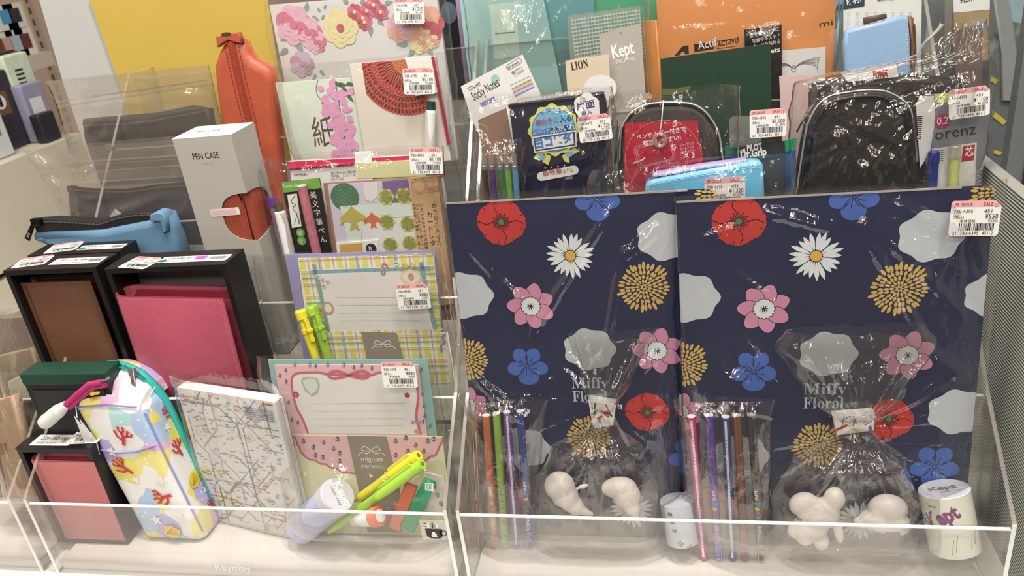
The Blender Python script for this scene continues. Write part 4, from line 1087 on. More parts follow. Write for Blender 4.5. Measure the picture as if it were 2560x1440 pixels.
bW = bag('clear_bag', 'clear film bag round the wisteria and chrysanthemum pads, fourth row', 'plastic bag', f2, [(682, 175, 1112, 122, .012), (690, 240, 1122, 230, .014), (715, 340, 1128, 330, .016), (760, 470, 1150, 450, .016)],
         amp=.003, fq=34, seed=24, pins=[(-.07, .19, 5, .05, 1.2), (.1, .2, 4, .04, .8)], lowest=.003, back=.009, seam=.001)
sticker(bW, f2, (1047, 203), '¥1,100', '¥1,000)', .0165, -3, .95)
# rose stationery, row 5
f = place((673, 12), (1090, -22), 4, 7)
t = thing('letter_pad', 'white letter pad printed with watercolour roses, back row of the left rack', 'writing pad', f)
m = MB(); m.slab(f.pts([(673, 12), (1090, -22), (1148, 400), (760, 440)]), -.006, 0, WHITE); z = .0003
RS = mat('rose_pink_wash', (238, 176, 188), .6, vary=.18, scale=180); RS2 = mat('rose_pink_deep', (224, 120, 140), .6, vary=.2, scale=200); YR = mat('rose_yellow_wash', (238, 216, 150), .6, vary=.12, scale=180); OC = mat('rose_apricot', (236, 170, 140), .6, vary=.15, scale=180); SG = mat('sage_leaf', (146, 160, 144), .6, vary=.2, scale=150); RD = mat('rose_red_wash', (206, 92, 100), .6, vary=.2, scale=180)
def rose(px, py, r, c, c2, cen=None):
    a = U(px, py)
    for ring, (rr, n) in enumerate(((1, 7), (.75, 6), (.5, 5))):
        for k in range(n):
            an_ = 2 * math.pi * k / n + ring * .5
            m.poly(circ(a[0] + rr * r * .5 * math.cos(an_), a[1] + rr * r * .5 * math.sin(an_), rr * r * .52, rr * r * .45, 14, an_), z + .0003 + ring * .0003 + k * 2e-5, c if (k + ring) % 3 else c2)
    m.poly(circ(a[0], a[1], r * .22, n=10), z + .0014, cen or c2)
for (px, py, an_, L_) in ((735, 25, -.9, .011), (765, 28, 1.2, .013), (780, 42, -.5, .011), (800, 30, 2.0, .007), (810, 22, .9, .007), (812, 38, 3.8, .008), (818, 52, 4.5, .006), (870, 10, 2.2, .012), (865, 28, 3.4, .013), (872, 40, 4.2, .012), (925, 65, -1.6, .014), (890, 50, 4.0, .01), (945, 50, -.8, .011), (957, 40, -.4, .01), (722, 92, 3.4, .014), (720, 122, 3.6, .016), (738, 100, -1.1, .02), (1030, 100, 1.7, .014), (1020, 108, 3.2, .016), (1035, 122, 4.0, .014), (1070, 118, -1.2, .014), (905, 12, 1.2, .012), (962, 10, .2, .012), (800, 175, -1, .01), (790, 185, 4, .01), (785, 172, 2, .01)):
    leaf(m, *U(px, py), an_, L_ * .8, L_ * .42, z + .0001, SG, .6)
rose(735, 62, .021, RS, RS2); rose(770, 80, .016, RS, RS2); rose(790, 105, .012, RS, RS2)
rose(852, 70, .02, YR, YR, RD)
for q in ((887, 30), (908, 45), (918, 27), (935, 12), (952, 30), (912, 55)): rose(q[0], q[1], .0085, RD, RS2, YR)
rose(1000, 70, .015, OC, RS); rose(1065, 62, .02, OC, RD); rose(1050, 105, .012, YR, OC); rose(1080, 100, .009, YR, OC)
rose(755, 160, .014, mat('mauve_wash', (206, 176, 190)), mat('mauve_wash2', (190, 150, 160)))
m.build('pad', t)
bR = bag('clear_bag', 'clear film bag round the watercolour rose pad, back row', 'plastic bag', f, [(655, -30, 1108, -60, .007), (668, 90, 1125, 60, .009), (700, 200, 1140, 190, .01), (740, 330, 1150, 310, .01)], amp=.0018, fq=22, seed=25, lowest=.01, back=.008)
sticker(bR, f, (1023, 27), '¥1,210', '¥1,100)', .0115, -4, .97)
# ================================================================== MAP NOTEBOOK
f = place((438, 962), (684, 1003), 0, 3, dy=.012, yaw=-13)
f.O.z = 0
w = f.uv(684, 1005)[0]; h = f.uv(560, 985)[1]
t = thing('map_notebook', 'notebook with a city railway map cover in the left rack front row', 'notebook', f)
m = MB(); m.slab(rrect(0, w, 0, h, .003), -.012, 0, WHITE2, b=.0008, m2=WHITE2)
rnd = random.Random(4); cols = [mat('rail_' + n_, c_, .5) for n_, c_ in (('green', (70, 130, 90)), ('grey', (140, 140, 150)), ('salmon', (220, 130, 110)), ('blue', (100, 130, 190)), ('olive', (150, 150, 80)), ('pink', (222, 150, 170)), ('red', (206, 90, 90)), ('violet', (150, 120, 180)))]
m.clip = (.002, w - .002, .002, h - .002)
for k in range(46):
    x, y = rnd.uniform(0, w), rnd.uniform(0, h); d = rnd.choice(range(8)); P = [(x, y)]
    for s in range(rnd.randint(4, 8)):
        L_ = rnd.uniform(.006, .028); d = (d + rnd.choice((-1, 0, 0, 1))) % 8
        x += L_ * math.cos(d * math.pi / 4); y += L_ * math.sin(d * math.pi / 4); P.append((x, y))
    m.stroke(P, .0008 if k % 5 else .0015, .0002 + k * 4e-6, cols[k % 8])
    if k % 2 == 0:
        for q in P: m.poly(circ(q[0], q[1], .0011, n=8), .0005, WHITE2); m.stroke(circ(q[0], q[1], .0011, n=8), .0003, .0006, INK, close=True)
for k in range(300):
    x, y = rnd.uniform(.003, w - .01), rnd.uniform(.003, h - .004); m.rect(x, x + rnd.uniform(.002, .006), y, y + .0007, .0007, GREY)
for k in range(6): m.rect(w * .68, w * .97, h * .93 - k * .0022, h * .93 - k * .0022 + .001, .0008, cols[1])
m.clip = None
m.build('cover', t)
m = MB(); m.box(.001, w + .0005, .0015, h - .0015, -.0115, -.0008, mat('page_edges', (226, 214, 200), .7, vary=.1, scale=400)); m.build('pages', t)
u = [(f.uv(a, b)) for a, b in ((430, 950), (700, 990), (735, 1210))]
film('film', thing('clear_bag', 'clear film sleeve round the railway map notebook', 'plastic bag', f), [(-.002 + .003, -.004, w + .006, .003), (h * .5, -.005, w + .009, .0035), (h + .012, -.003, w + .008, .003)], amp=.0014, fq=40, seed=31, back=.0135)
# ================================================================== PATTERNED PEN POUCH
fF = Fr(on_plane(432, 1356, (0, 0, 0), Vector((0, 0, 1))), 5, 0, 0)
KS = .2                                   # the soft pouch slumps sideways to the left
class Slump:
    def uv(s, px, py, w=0):
        u = fF.uv(px, py, w); return (u[0] + KS * u[1], u[1])
    def pts(s, l, w=0): return [s.uv(x, y, w) for x, y in l]
fS = Slump()
def camo(name):
    if name in _m: return _m[name]
    mt = bpy.data.materials.new(name); mt.use_nodes = True; nt = mt.node_tree; N = nt.nodes; L = nt.links; b = N['Principled BSDF']; b.inputs['Roughness'].default_value = .42
    tc = N.new('ShaderNodeTexCoord'); nz = N.new('ShaderNodeTexNoise'); nz.inputs['Scale'].default_value = 38; nz.inputs['Detail'].default_value = 1
    ad = N.new('ShaderNodeVectorMath'); ad.operation = 'SCALE'; ad.inputs[3].default_value = .02; L.new(tc.outputs['Object'], nz.inputs['Vector']); L.new(nz.outputs['Color'], ad.inputs[0])
    a2 = N.new('ShaderNodeVectorMath'); L.new(tc.outputs['Object'], a2.inputs[0]); L.new(ad.outputs[0], a2.inputs[1])
    vo = N.new('ShaderNodeTexVoronoi'); vo.inputs['Scale'].default_value = 44; L.new(a2.outputs[0], vo.inputs['Vector'])
    rp = N.new('ShaderNodeValToRGB'); rp.color_ramp.interpolation = 'CONSTANT'; sep = N.new('ShaderNodeSeparateColor'); L.new(vo.outputs['Color'], sep.inputs[0]); L.new(sep.outputs[0], rp.inputs[0])
    cs = [(232, 176, 196), (238, 226, 220), (236, 214, 96), (190, 172, 212), (176, 212, 200), (234, 226, 224), (176, 194, 218), (238, 218, 120)]
    while len(rp.color_ramp.elements) < len(cs): rp.color_ramp.elements.new(.5)
    for i, c in enumerate(cs): rp.color_ramp.elements[i].position = i / len(cs); rp.color_ramp.elements[i].color = C(*c)
    v2 = N.new('ShaderNodeTexVoronoi'); v2.inputs['Scale'].default_value = 150; L.new(tc.outputs['Object'], v2.inputs['Vector'])
    lt = N.new('ShaderNodeMath'); lt.operation = 'LESS_THAN'; lt.inputs[1].default_value = .16; L.new(v2.outputs['Distance'], lt.inputs[0])
    mx = N.new('ShaderNodeMix'); mx.data_type = 'RGBA'; L.new(lt.outputs[0], mx.inputs[0]); L.new(rp.outputs[0], mx.inputs[6]); mx.inputs[7].default_value = C(244, 236, 230); L.new(mx.outputs[2], b.inputs['Base Color'])
    _m[name] = mt; return mt
CAMO = camo('pastel_sea_print')
a = fS.uv(175, 1008, .0); b = fS.uv(350, 1021, .0)
wF = b[0] - a[0]; hF = (a[1] + b[1]) / 2
t = thing('pen_pouch', 'pastel sea patterned pen pouch with a teal zip, standing in the front left', 'pouch', fF)
x0 = a[0]; x1 = b[0]; cxF = (x0 + x1) / 2; wf = x1 - x0
dF = .042
m = MB(); m.soft(wf / 2, hF / 2, dF / 2, .010, CAMO, c=(cxF, hF / 2, -dF / 2), puff=.002, wob=.0006)
for q in m.v:
    if q.x < cxF: q.x += .004 * (1 - max(0, min(1, q.y / hF))) * (cxF - q.x) / (wf / 2)
m.build('body', t)
zt = []
TZP = mat('teal_zip_tape', (40, 176, 156), .5); SIL = mat('silver_metal', (190, 186, 180), .25, metal=.9)
# the sloping top: wedge with the teal zip along its ridge
m = MB(); n_ = 12; vs = []; fs = []
prof = [(-.002, .0005), (-.006, .012), (-.014, .024), (-.024, .031), (-.036, .034), (-.047, .032), (-.052, .02), (-.05, .0)]
for j in range(len(prof)):
    for i in range(n_ + 1):
        s_ = i / n_; e = math.sin(math.pi * min(max(s_, 0), 1)) ** .55 if 0 < s_ < 1 else 0
        k = 1 if 0 < j < len(prof) - 1 else 1
        x = x0 + .003 + (wf - .006) * s_
        vs.append((x, hF - .006 + prof[j][1] * (.35 + .65 * e), prof[j][0]))
for j in range(len(prof) - 1):
    for i in range(n_): a_ = j * (n_ + 1) + i; fs.append((a_, a_ + 1, a_ + n_ + 2, a_ + n_ + 1))
m.add(vs, fs, CAMO, True)
for sd in (0, n_): m.add([vs[j * (n_ + 1) + sd] for j in range(len(prof))], [tuple(range(len(prof))) if sd else tuple(range(len(prof)))[::-1]], CAMO)
m.build('top_gusset', t)
def gp(s_, j):
    j0 = int(j); fr2 = j - j0; i = min(n_, max(0, s_ * n_)); i0 = min(n_ - 1, int(i)); fi = i - i0
    g = lambda jj, ii: Vector(vs[jj * (n_ + 1) + ii])
    return (g(j0, i0) * (1 - fi) + g(j0, i0 + 1) * fi) * (1 - fr2) + (g(j0 + 1, i0) * (1 - fi) + g(j0 + 1, i0 + 1) * fi) * fr2
m = MB()
zp = [gp(s_, 3.6) + Vector((0, .001, 0)) for s_ in [.04 + .92 * i / 16 for i in range(17)]]
zp += [zp[-1] + Vector((.004, -.01, -.001)), zp[-1] + Vector((.0065, -.024, -.002)), zp[-1] + Vector((.0065, -.05, -.003)), zp[-1] + Vector((.0065, -.11, -.003)), zp[-1] + Vector((.0065, -.15, -.003))]
m.tube(zp, .0042, TZP, 8)
m.tube([p + Vector((0, .0025, .0025)) for p in zp], .0014, mat('teal_zip_teeth', (20, 130, 116), .4), 6)
m.tube([p + Vector((0, .001, .0058)) for p in zp[1:17]], .0009, mat('teal_zip_teeth', (20, 130, 116), .4), 6)
m.build('zip', t)
p = gp(.88, 3.3)
m = MB(); m.T = Matrix.Translation(p + Vector((0, .006, .004))) @ Matrix.Rotation(math.radians(-25), 4, 'X')
m.slab(rrect(-.003, .003, -.004, .004, .001), -.001, .003, SIL, b=.0006)
m.slab(rrect(-.0022, .0022, -.016, -.003, .0018), .001, .0022, SIL, b=.0004); m.slab(circ(0, -.0165, .003, .003, 16), .001, .0022, SIL, b=.0004); m.poly(circ(0, -.0168, .0015), .0024, INK)
o = m.build('zip_pull', t, label='silver zip pull')
# front flap and pocket seam
m = MB(); sy = fS.uv(420, 1130, .002)[1]
m.tube([(x0 + .002, sy + .002, .0012), (cxF - .01, sy - .0015, .0024), (cxF + .01, sy, .0024), (x1 - .002, sy + .006, .0008)], .0009, mat('seam_lilac', (150, 140, 190), .5), 6)
m.tube([(x1 - .001, hF - .01, -.004), (x1 - .0006, hF * .6, -.003), (x1 - .0008, .012, -.004)], .0009, mat('seam_lilac', (150, 140, 190), .5), 6)
m.tube([(x0 + .004, hF - .002, -.001), (cxF, hF + .0008, -.0005), (x1 - .004, hF - .002, -.001)], .0009, mat('seam_lilac', (150, 140, 190), .5), 6)
m.build('seams', t)
# generic sea motifs: yellow shells, red coral sprigs, white starfish
YS = mat('shell_yellow', (234, 192, 40), .45, vary=.1, scale=200); CR = mat('coral_red', (214, 54, 58), .45); WS = mat('starfish_white', (240, 232, 228), .45); BS = mat('shell_blue', (110, 150, 190), .45)
def motif(m, kind, x, y, s, rot, z=.0028):
    c, q = math.cos(rot), math.sin(rot); T = lambda a, b: (x + (a * c - b * q) * s, y + (a * q + b * c) * s)
    if kind == 'shell':
        P = [T(math.cos(a_) * (1 + .08 * math.cos(6 * a_)), math.sin(a_) * .85 * (1 + .08 * math.cos(6 * a_))) for a_ in [2 * math.pi * k / 30 for k in range(30)]]
        m.poly(P, z, YS)
        for k in range(-2, 3): m.stroke([T(-.8, 0), T(.7, .3 * k)], s * .07, z + .0002, mat('shell_line', (200, 140, 30), .5))
    elif kind == 'coral':
        m.stroke([T(0, -1.1), T(.1, -.2), T(0, .5)], s * .34, z, CR)
        for (p1, p2, p3) in (((0, 0), (.55, .25), (.75, .95)), ((.05, -.5), (-.55, -.1), (-.8, .6)), ((0, .4), (-.3, .8), (-.25, 1.2)), ((0, .4), (.25, .8), (.2, 1.3)), ((.5, .2), (1.0, .3), (1.15, .7))):
            m.stroke([T(*p1), T(*p2), T(*p3)], s * .26, z + .0001, CR)
    else:
        P = [T(math.cos(math.pi / 2 + k * math.pi / 5) * (1 if k % 2 == 0 else .42), math.sin(math.pi / 2 + k * math.pi / 5) * (1 if k % 2 == 0 else .42)) for k in range(10)]
        m.poly(P, z, WS)
m = MB()
for (px, py, kd, s, ro) in ((240, 1040, 'shell', .0085, .4), (305, 1092, 'coral', .009, -.3), (308, 1170, 'coral', .009, .9), (395, 1145, 'shell', .009, .3), (325, 1250, 'shell', .0085, -.5), (410, 1245, 'coral', .009, 1.9), (430, 1330, 'shell', .0085, .2), (360, 1318, 'coral', .008, 1.1), (335, 1040, 'star', .007, 0), (300, 1035, 'star', .005, .5),
                            (340, 1200, 'star', .006, .3), (400, 1200, 'star', .007, .6), (370, 1095, 'star', .006, .2), (450, 1290, 'star', .006, .4), (280, 1130, 'star', .006, 1), (390, 1300, 'star', .007, .1), (345, 1345, 'star', .005, 0)):
    u = fS.uv(px, py, .0028)
    if x0 + 0.013 + .004 * (1 - u[1] / hF) < u[0] < x1 - .009 and .010 < u[1] < hF - .014: motif(m, kd, u[0], u[1], s, ro)
m.T = Matrix(((0, 0, 1, x1 + .0004), (0, 1, 0, 0), (-1, 0, 0, 0), (0, 0, 0, 1)))
for (a_, b_2, kd, s, ro) in ((.02, hF * .62, 'coral', .008, .2), (.022, hF * .38, 'shell', .008, .5), (.03, hF * .85, 'coral', .007, 1), (.028, hF * .16, 'coral', .006, .4), (.032, hF * .5, 'star', .006, .3), (.02, hF * .78, 'star', .006, .3), (.03, hF * .28, 'star', .005, .8)): motif(m, kd, a_, b_2, s, ro, .0006)
m.build('sea_motifs', t)
m = MB(); mm = gp(.35, 1.6); m.T = Matrix.Translation((mm.x, mm.y + .001, mm.z + .002)) @ Matrix.Rotation(math.radians(-40), 4, 'X'); motif(m, 'shell', 0, 0, .008, .2, .001); m.build('gusset_motifs', t)
# cord with white toggle
a = fF.world((*fF.uv(255, 955, .004), .004)); c_ = fF.world((*fF.uv(165, 1012, .004), .004)); e_ = fF.world((*fF.uv(108, 1060, .006), .006))
t2 = thing('cord_toggle', 'magenta cord with a white toggle end hanging from the sea patterned pouch', 'cord', Matrix.Translation(a))
la = [Vector((0, 0, 0)), (c_ - a) * .3 + Vector((0, 0, .005)), (c_ - a) * .65 + Vector((0, 0, .003)), c_ - a]
CORD = mat('magenta_cord', (206, 36, 110), .6, vary=.5, scale=700)
m = MB(); m.tube(la, .0028, CORD, 10); m.tube([p + Vector((.0016, .001, -.004)) for p in la], .0026, CORD, 10)
m.tube([Vector((.008, .002, .004)), Vector((.004, 0, .002)), Vector((-.003, 0, .001))], .001, SIL, 8); m.build('cord', t2)
m = MB(); m.lathe([(0, .004), (.3 * (e_ - c_).length, .0066), (.85 * (e_ - c_).length, .007), (.97 * (e_ - c_).length, .0062), ((e_ - c_).length, .004)], mat('white_toggle', (236, 228, 220), .35), 24)
m.build('toggle', t2, Matrix.Translation(c_ - a) @ (e_ - c_).normalized().to_track_quat('Z', 'Y').to_matrix().to_4x4())
# hang tag
m = MB(); P = fS.pts([(185, 1040), (228, 1095), (262, 1242), (244, 1230), (215, 1115)], .006); P = [(x, y) for x, y in P]
m.slab(P, .0055, .006, WHITE); a2 = fS.pts([(222, 1120), (238, 1130), (252, 1200), (238, 1195)], .006); m.poly(a2, .0062, GREY); m.slab([(x + .003, y - .004) for x, y in P], .0045, .005, WHITE)
m.build('swing_tag', t, label='white swing tag hanging on the left side')
m = MB(); q0 = fS.uv(183, 1012, .005); q1 = fS.uv(192, 1045, .007); m.tube([(q0[0], q0[1], .002), (q1[0], q1[1], .0065)], .0004, WHITE2, 6); q0 = fS.uv(345, 1015, .003); q1 = fS.uv(395, 960, -.012)
m.tube([(q0[0], q0[1], .003), ((q0[0] + q1[0]) / 2 + .003, (q0[1] + q1[1]) / 2 - .003, .006), (q1[0], q1[1], -.008)], .0004, WHITE2, 6); m.build('tag_string', t)

for o in t.children:
    for q in o.data.vertices: q.co.x -= KS * q.co.y
# ================================================================== NAVY FLORAL FOLDERS (right rack)
NV = mat('navy_print', (30, 38, 70), .32, vary=.04, coat=.3)
PRD = mat('poppy_red', (206, 48, 42), .4, vary=.03); BLL = mat('outline_black', (22, 22, 30), .4); PGR = mat('poppy_centre_green', (60, 130, 80), .4)
PBL = mat('pansy_blue', (66, 98, 172), .4, vary=.03); PPK = mat('anemone_pink', (212, 132, 158), .4, vary=.03); DWH = mat('petal_white', (222, 220, 216), .4, vary=.02)
DYL = mat('daisy_yellow', (226, 168, 60), .4); MYL = mat('marigold_gold', (212, 168, 78), .4, vary=.05); PGY = mat('pale_grey_petal', (196, 194, 190), .4, vary=.02)
def poppy(m, x, y, r, z):
    P = []
    for k in range(48):
        a = 2 * math.pi * k / 48; q = r * (1 - .07 * abs(math.sin(2 * a + .5)) ** 6 - .035 * abs(math.cos(7 * a)) ** 8); P.append((x + q * math.cos(a), y + q * .95 * math.sin(a)))
    m.poly(P, z, PRD)
    for a0, a1 in ((1.7, .1), (3.0, .9), (4.7, 1.0), (6.1, .8)):
        m.stroke(smooth([(x + r * .3 * math.cos(a0), y + r * .3 * math.sin(a0)), (x + r * .62 * math.cos(a0 + .25), y + r * .62 * math.sin(a0 + .25)), (x + r * .93 * math.cos(a0 + .05), y + r * .9 * math.sin(a0 + .05))]), r * .03, z + .0001, BLL)
    for k in range(9):
        a = k * .7 + .3; m.stroke([(x + r * .82 * math.cos(a), y + r * .78 * math.sin(a)), (x + r * .95 * math.cos(a), y + r * .9 * math.sin(a))], r * .025, z + .0001, BLL)
    for k in range(24):
        a = 2 * math.pi * k / 24; e = r * (.27 if k % 2 else .34)
        m.stroke([(x + r * .12 * math.cos(a), y + r * .12 * math.sin(a)), (x + e * math.cos(a), y + e * math.sin(a))], r * .022, z + .0002, BLL)
        m.poly(circ(x + e * math.cos(a), y + e * math.sin(a), r * .028, n=6), z + .00025, BLL)
    m.poly(circ(x, y, r * .14), z + .0003, BLL); m.poly(circ(x, y, r * .12), z + .0004, PGR)
def pansy(m, x, y, r, z):
    for a, d, s1, s2 in ((2.1, .62, .42, .36), (1.04, .62, .42, .36), (3.35, .58, .45, .37), (-.2, .58, .45, .37), (-1.57, .62, .52, .4)):
        m.poly(circ(x + r * d * math.cos(a), y + r * d * math.sin(a), r * s1, r * s2, 20, a if a != -1.57 else 0), z, PBL)
    m.poly(circ(x, y, r * .35), z + .00005, PBL)
    for k in range(9):
        a = k * .698 + .2; m.stroke(smooth([(x, y), (x + r * .25 * math.cos(a), y + r * .25 * math.sin(a)), (x + r * .5 * math.cos(a + .15), y + r * .5 * math.sin(a + .15))]), r * .03, z + .0001, BLL)
    for a in (1.57, 2.7, .45, -.85, -2.3):
        m.stroke([(x + r * .2 * math.cos(a), y + r * .2 * math.sin(a)), (x + r * .7 * math.cos(a), y + r * .7 * math.sin(a))], r * .025, z + .0001, BLL)
    m.poly(circ(x, y, r * .03, n=8), z + .0002, DWH)
def anemone(m, x, y, r, z):
    for k in range(7):
        a = .4 + 2 * math.pi * k / 7; P = []
        for i in range(14):
            t = 2 * math.pi * i / 14; P.append((r * .62 + r * .4 * math.cos(t), r * .3 * math.sin(t) * (1.1 - .25 * math.cos(t))))
        Q = [(x + p * math.cos(a) - q * math.sin(a), y + p * math.sin(a) + q * math.cos(a)) for p, q in P]
        m.poly(Q, z + k * 2e-5, PPK); m.stroke(Q, r * .022, z + k * 2e-5 + 1e-5, BLL, close=True)
    P = [(x + r * (.4 + .025 * math.cos(16 * t)) * math.cos(t), y + r * (.4 + .025 * math.cos(16 * t)) * math.sin(t)) for t in [2 * math.pi * i / 96 for i in range(96)]]
    m.poly(P, z + .0002, DWH); m.stroke(P, r * .022, z + .0003, BLL, close=True)
    for k in range(4):
        a = k * math.pi / 4 + .2; m.stroke([(x - r * .15 * math.cos(a), y - r * .15 * math.sin(a)), (x + r * .15 * math.cos(a), y + r * .15 * math.sin(a))], r * .03, z + .0004, BLL)
def daisy(m, x, y, r, z):
    rnd = random.Random(9)
    for k in range(21):
        a = 2 * math.pi * k / 21 + rnd.uniform(-.05, .05); L = r * rnd.uniform(.86, 1.02); P = []
        for i in range(8):
            t = i / 7; P.append((r * .18 + (L - r * .18) * t, r * .082 * math.sin(math.pi * min(1, t ** 1.4 * .97 + .03)) + r * .012 * (1 - t)))
        P += [(p, -q) for p, q in P[::-1][1:-1]]
        m.poly([(x + p * math.cos(a) - q * math.sin(a), y + p * math.sin(a) + q * math.cos(a)) for p, q in P], z + .00001 * k, DWH)
    m.poly(circ(x, y, r * .235), z + .0003, BLL); m.poly(circ(x, y, r * .21), z + .0004, DYL)
def marigold(m, x, y, r, z):
    rnd = random.Random(6)
    for ri, (r0, r1, n) in enumerate(((.04, .16, 7), (.17, .33, 13), (.34, .52, 20), (.53, .72, 27), (.73, 1.0, 33))):
        for k in range(n):
            a = 2 * math.pi * (k + .5 * (ri % 2)) / n + rnd.uniform(-.04, .04); e = r1 + (rnd.uniform(-.12, .1) if ri == 4 else 0); hw = math.pi * (r0 + e) / 2 / n * .8
            P = [(r0, -hw * .5), (r0 + (e - r0) * .4, -hw), (e - .02, -hw * .6), (e, 0), (e - .02, hw * .6), (r0 + (e - r0) * .4, hw), (r0, hw * .5)]
            m.poly([(x + r * (p * math.cos(a) - q * math.sin(a)), y + r * .95 * (p * math.sin(a) + q * math.cos(a))) for p, q in P], z, MYL)
def roundbloom(m, x, y, r, z):
    P = [(x + r * (1 + .06 * math.cos(7 * t)) * math.cos(t), y + r * .86 * (1 + .06 * math.cos(7 * t)) * math.sin(t)) for t in [2 * math.pi * i / 56 for i in range(56)]]
    m.poly(P, z, PGY)
fR = place((1691, 511), (2490, 455), 0, 7, dy=.0)
fL = place((1116, 512), (1790, 466), 0, 7, dy=.006)
DES = []
for kind, px, py, r in (('poppy', 1847, 553, .0205), ('pansy', 2135, 492, .0175), ('daisy', 2040, 640, .0205), ('marigold', 2248, 722, .0215), ('anemone', 1910, 772, .0205), ('marigold', 1708, 912, .0205),
                        ('pansy', 1884, 928, .0175), ('anemone', 2268, 888, .0205), ('poppy', 2222, 1048, .019), ('marigold', 2045, 1112, .0205), ('pansy', 2336, 1166, .0185), ('poppy', 1790, 1260, .02), ('daisy', 2150, 1300, .02), ('marigold', 2500, 480, .02),
                        ('bloom', 2327, 590, .0225), ('bloom', 1722, 745, .0235), ('bloom', 2070, 885, .0215), ('bloom', 2395, 1030, .022), ('bloom', 1852, 1140, .0225), ('bloom', 2480, 738, .019), ('anemone', 1700, 1030, .018)):
    DES.append((kind, *[(a / b) for a, b in zip(fR.uv(px, py), (fR.w, fR.h))], r))
FN = dict(poppy=poppy, pansy=pansy, anemone=anemone, daisy=daisy, marigold=marigold, bloom=roundbloom)
def floral_folder(label, f, roll=0):
    t = thing('clear_file_folder', label, 'folder', f, 'navy floral folders')
    w, h = f.w, f.h
    m = MB(); m.slab(rrect(0, w, 0, h, (.002, .002, .009, .001)), -.0016, 0, NV)
    m.clip = (.0003, w - .0003, .0003, h - .0006)
    for kind, u, v, r in DES: FN[kind](m, u * w, v * h, r, .0002)
    m.clip = None
    sc = w / .2234; a = (fR.uv(2008, 985)[0] / fR.w * w, fR.uv(2008, 985)[1] / fR.h * h)
    for k, s in enumerate(('𝐌𝐢𝐟𝐟𝐲', '𝐅𝐥𝐨𝐫𝐚𝐥')):
        m.text(s, a[0], a[1] - k * .0125, .0145, .0008, mat('title_silver_grey', (186, 190, 194), .4), w=(.0325 if k == 0 else .031) * sc)
    m.build('sheet', t)
    m = MB(); m.slab([(0, h + .0002), (w * .9, h + .0002), (w * .9, h - .001), (0, h - .001)], -.0014, .0009, film_mat('sheet_edge_film', haze=.5, hazecol=(.8, .78, .75), rough=.15)); m.build('opening_edge', t)
    return t
floral_folder('navy folder with poppies, daisies and marigolds, the left one, partly covered by the other', fL)
floral_folder('navy folder with poppies, daisies and marigolds, the full one at the right', fR)
def cre(fr, *l): return [(*fr.uv(a, b), *fr.uv(c, d), g, w) for a, b, c, d, g, w in l]
def pins_px(fr, *l): return [(*fr.uv(a, b), k, L, g) for a, b, k, L, g in l]
bL = bag('clear_bag', 'large clear film bag round the left navy folder and its pencils', 'plastic bag', fL, [(1086, 488, 1690, 462, .003), (1105, 640, 1690, 640, .006), (1130, 800, 1690, 800, .012), (1150, 1000, 1700, 1000, .03), (1180, 1370, 1712, 1395, .04)],
         amp=.0034, fq=18, seed=41, nx=110, ny=130, seam=.0016, creases=cre(fL, (1540, 500, 1330, 830, 1.6, .006), (1700, 520, 1560, 640, 1.8, .008), (1560, 610, 1500, 960, 1.3, .005), (1660, 620, 1640, 980, 1.2, .005), (1180, 900, 1330, 1010, 1.5, .006), (1120, 560, 1330, 760, .8, .005), (1600, 900, 1700, 840, 1.8, .007)), pins=pins_px(fL, (1520, 960, 5, .07, 1.3), (1330, 780, 3, .06, .5), (1120, 500, 4, .05, .5)), lowest=.001)
bR2 = bag('clear_bag', 'large clear film bag round the right navy folder and its pencils', 'plastic bag', fR, [(1686, 500, 2516, 438, .003), (1694, 640, 2500, 610, .006), (1700, 800, 2485, 760, .012), (1705, 1000, 2462, 960, .03), (1718, 1390, 2435, 1385, .042)],
         amp=.0034, fq=18, seed=42, nx=120, ny=130, seam=.001, creases=cre(fR, (2140, 545, 2310, 860, 1.8, .006), (2180, 560, 2420, 800, 1.6, .006), (2300, 620, 2500, 720, 1.3, .006), (1900, 520, 2090, 570, 1.6, .006), (2230, 500, 2460, 620, 1.2, .006), (2310, 860, 2480, 980, 1.7, .007), (1740, 600, 1840, 560, 1.2, .006), (2440, 560, 2470, 980, 1.6, .006), (1800, 640, 2000, 800, .7, .005)), pins=pins_px(fR, (2110, 1030, 5, .07, 1.2), (2400, 560, 4, .08, 1.2), (1950, 560, 3, .06, .5)), lowest=.001)
sticker(bR2, fR, (2437, 546), '¥550', '¥500)', .0075, -2, 1)
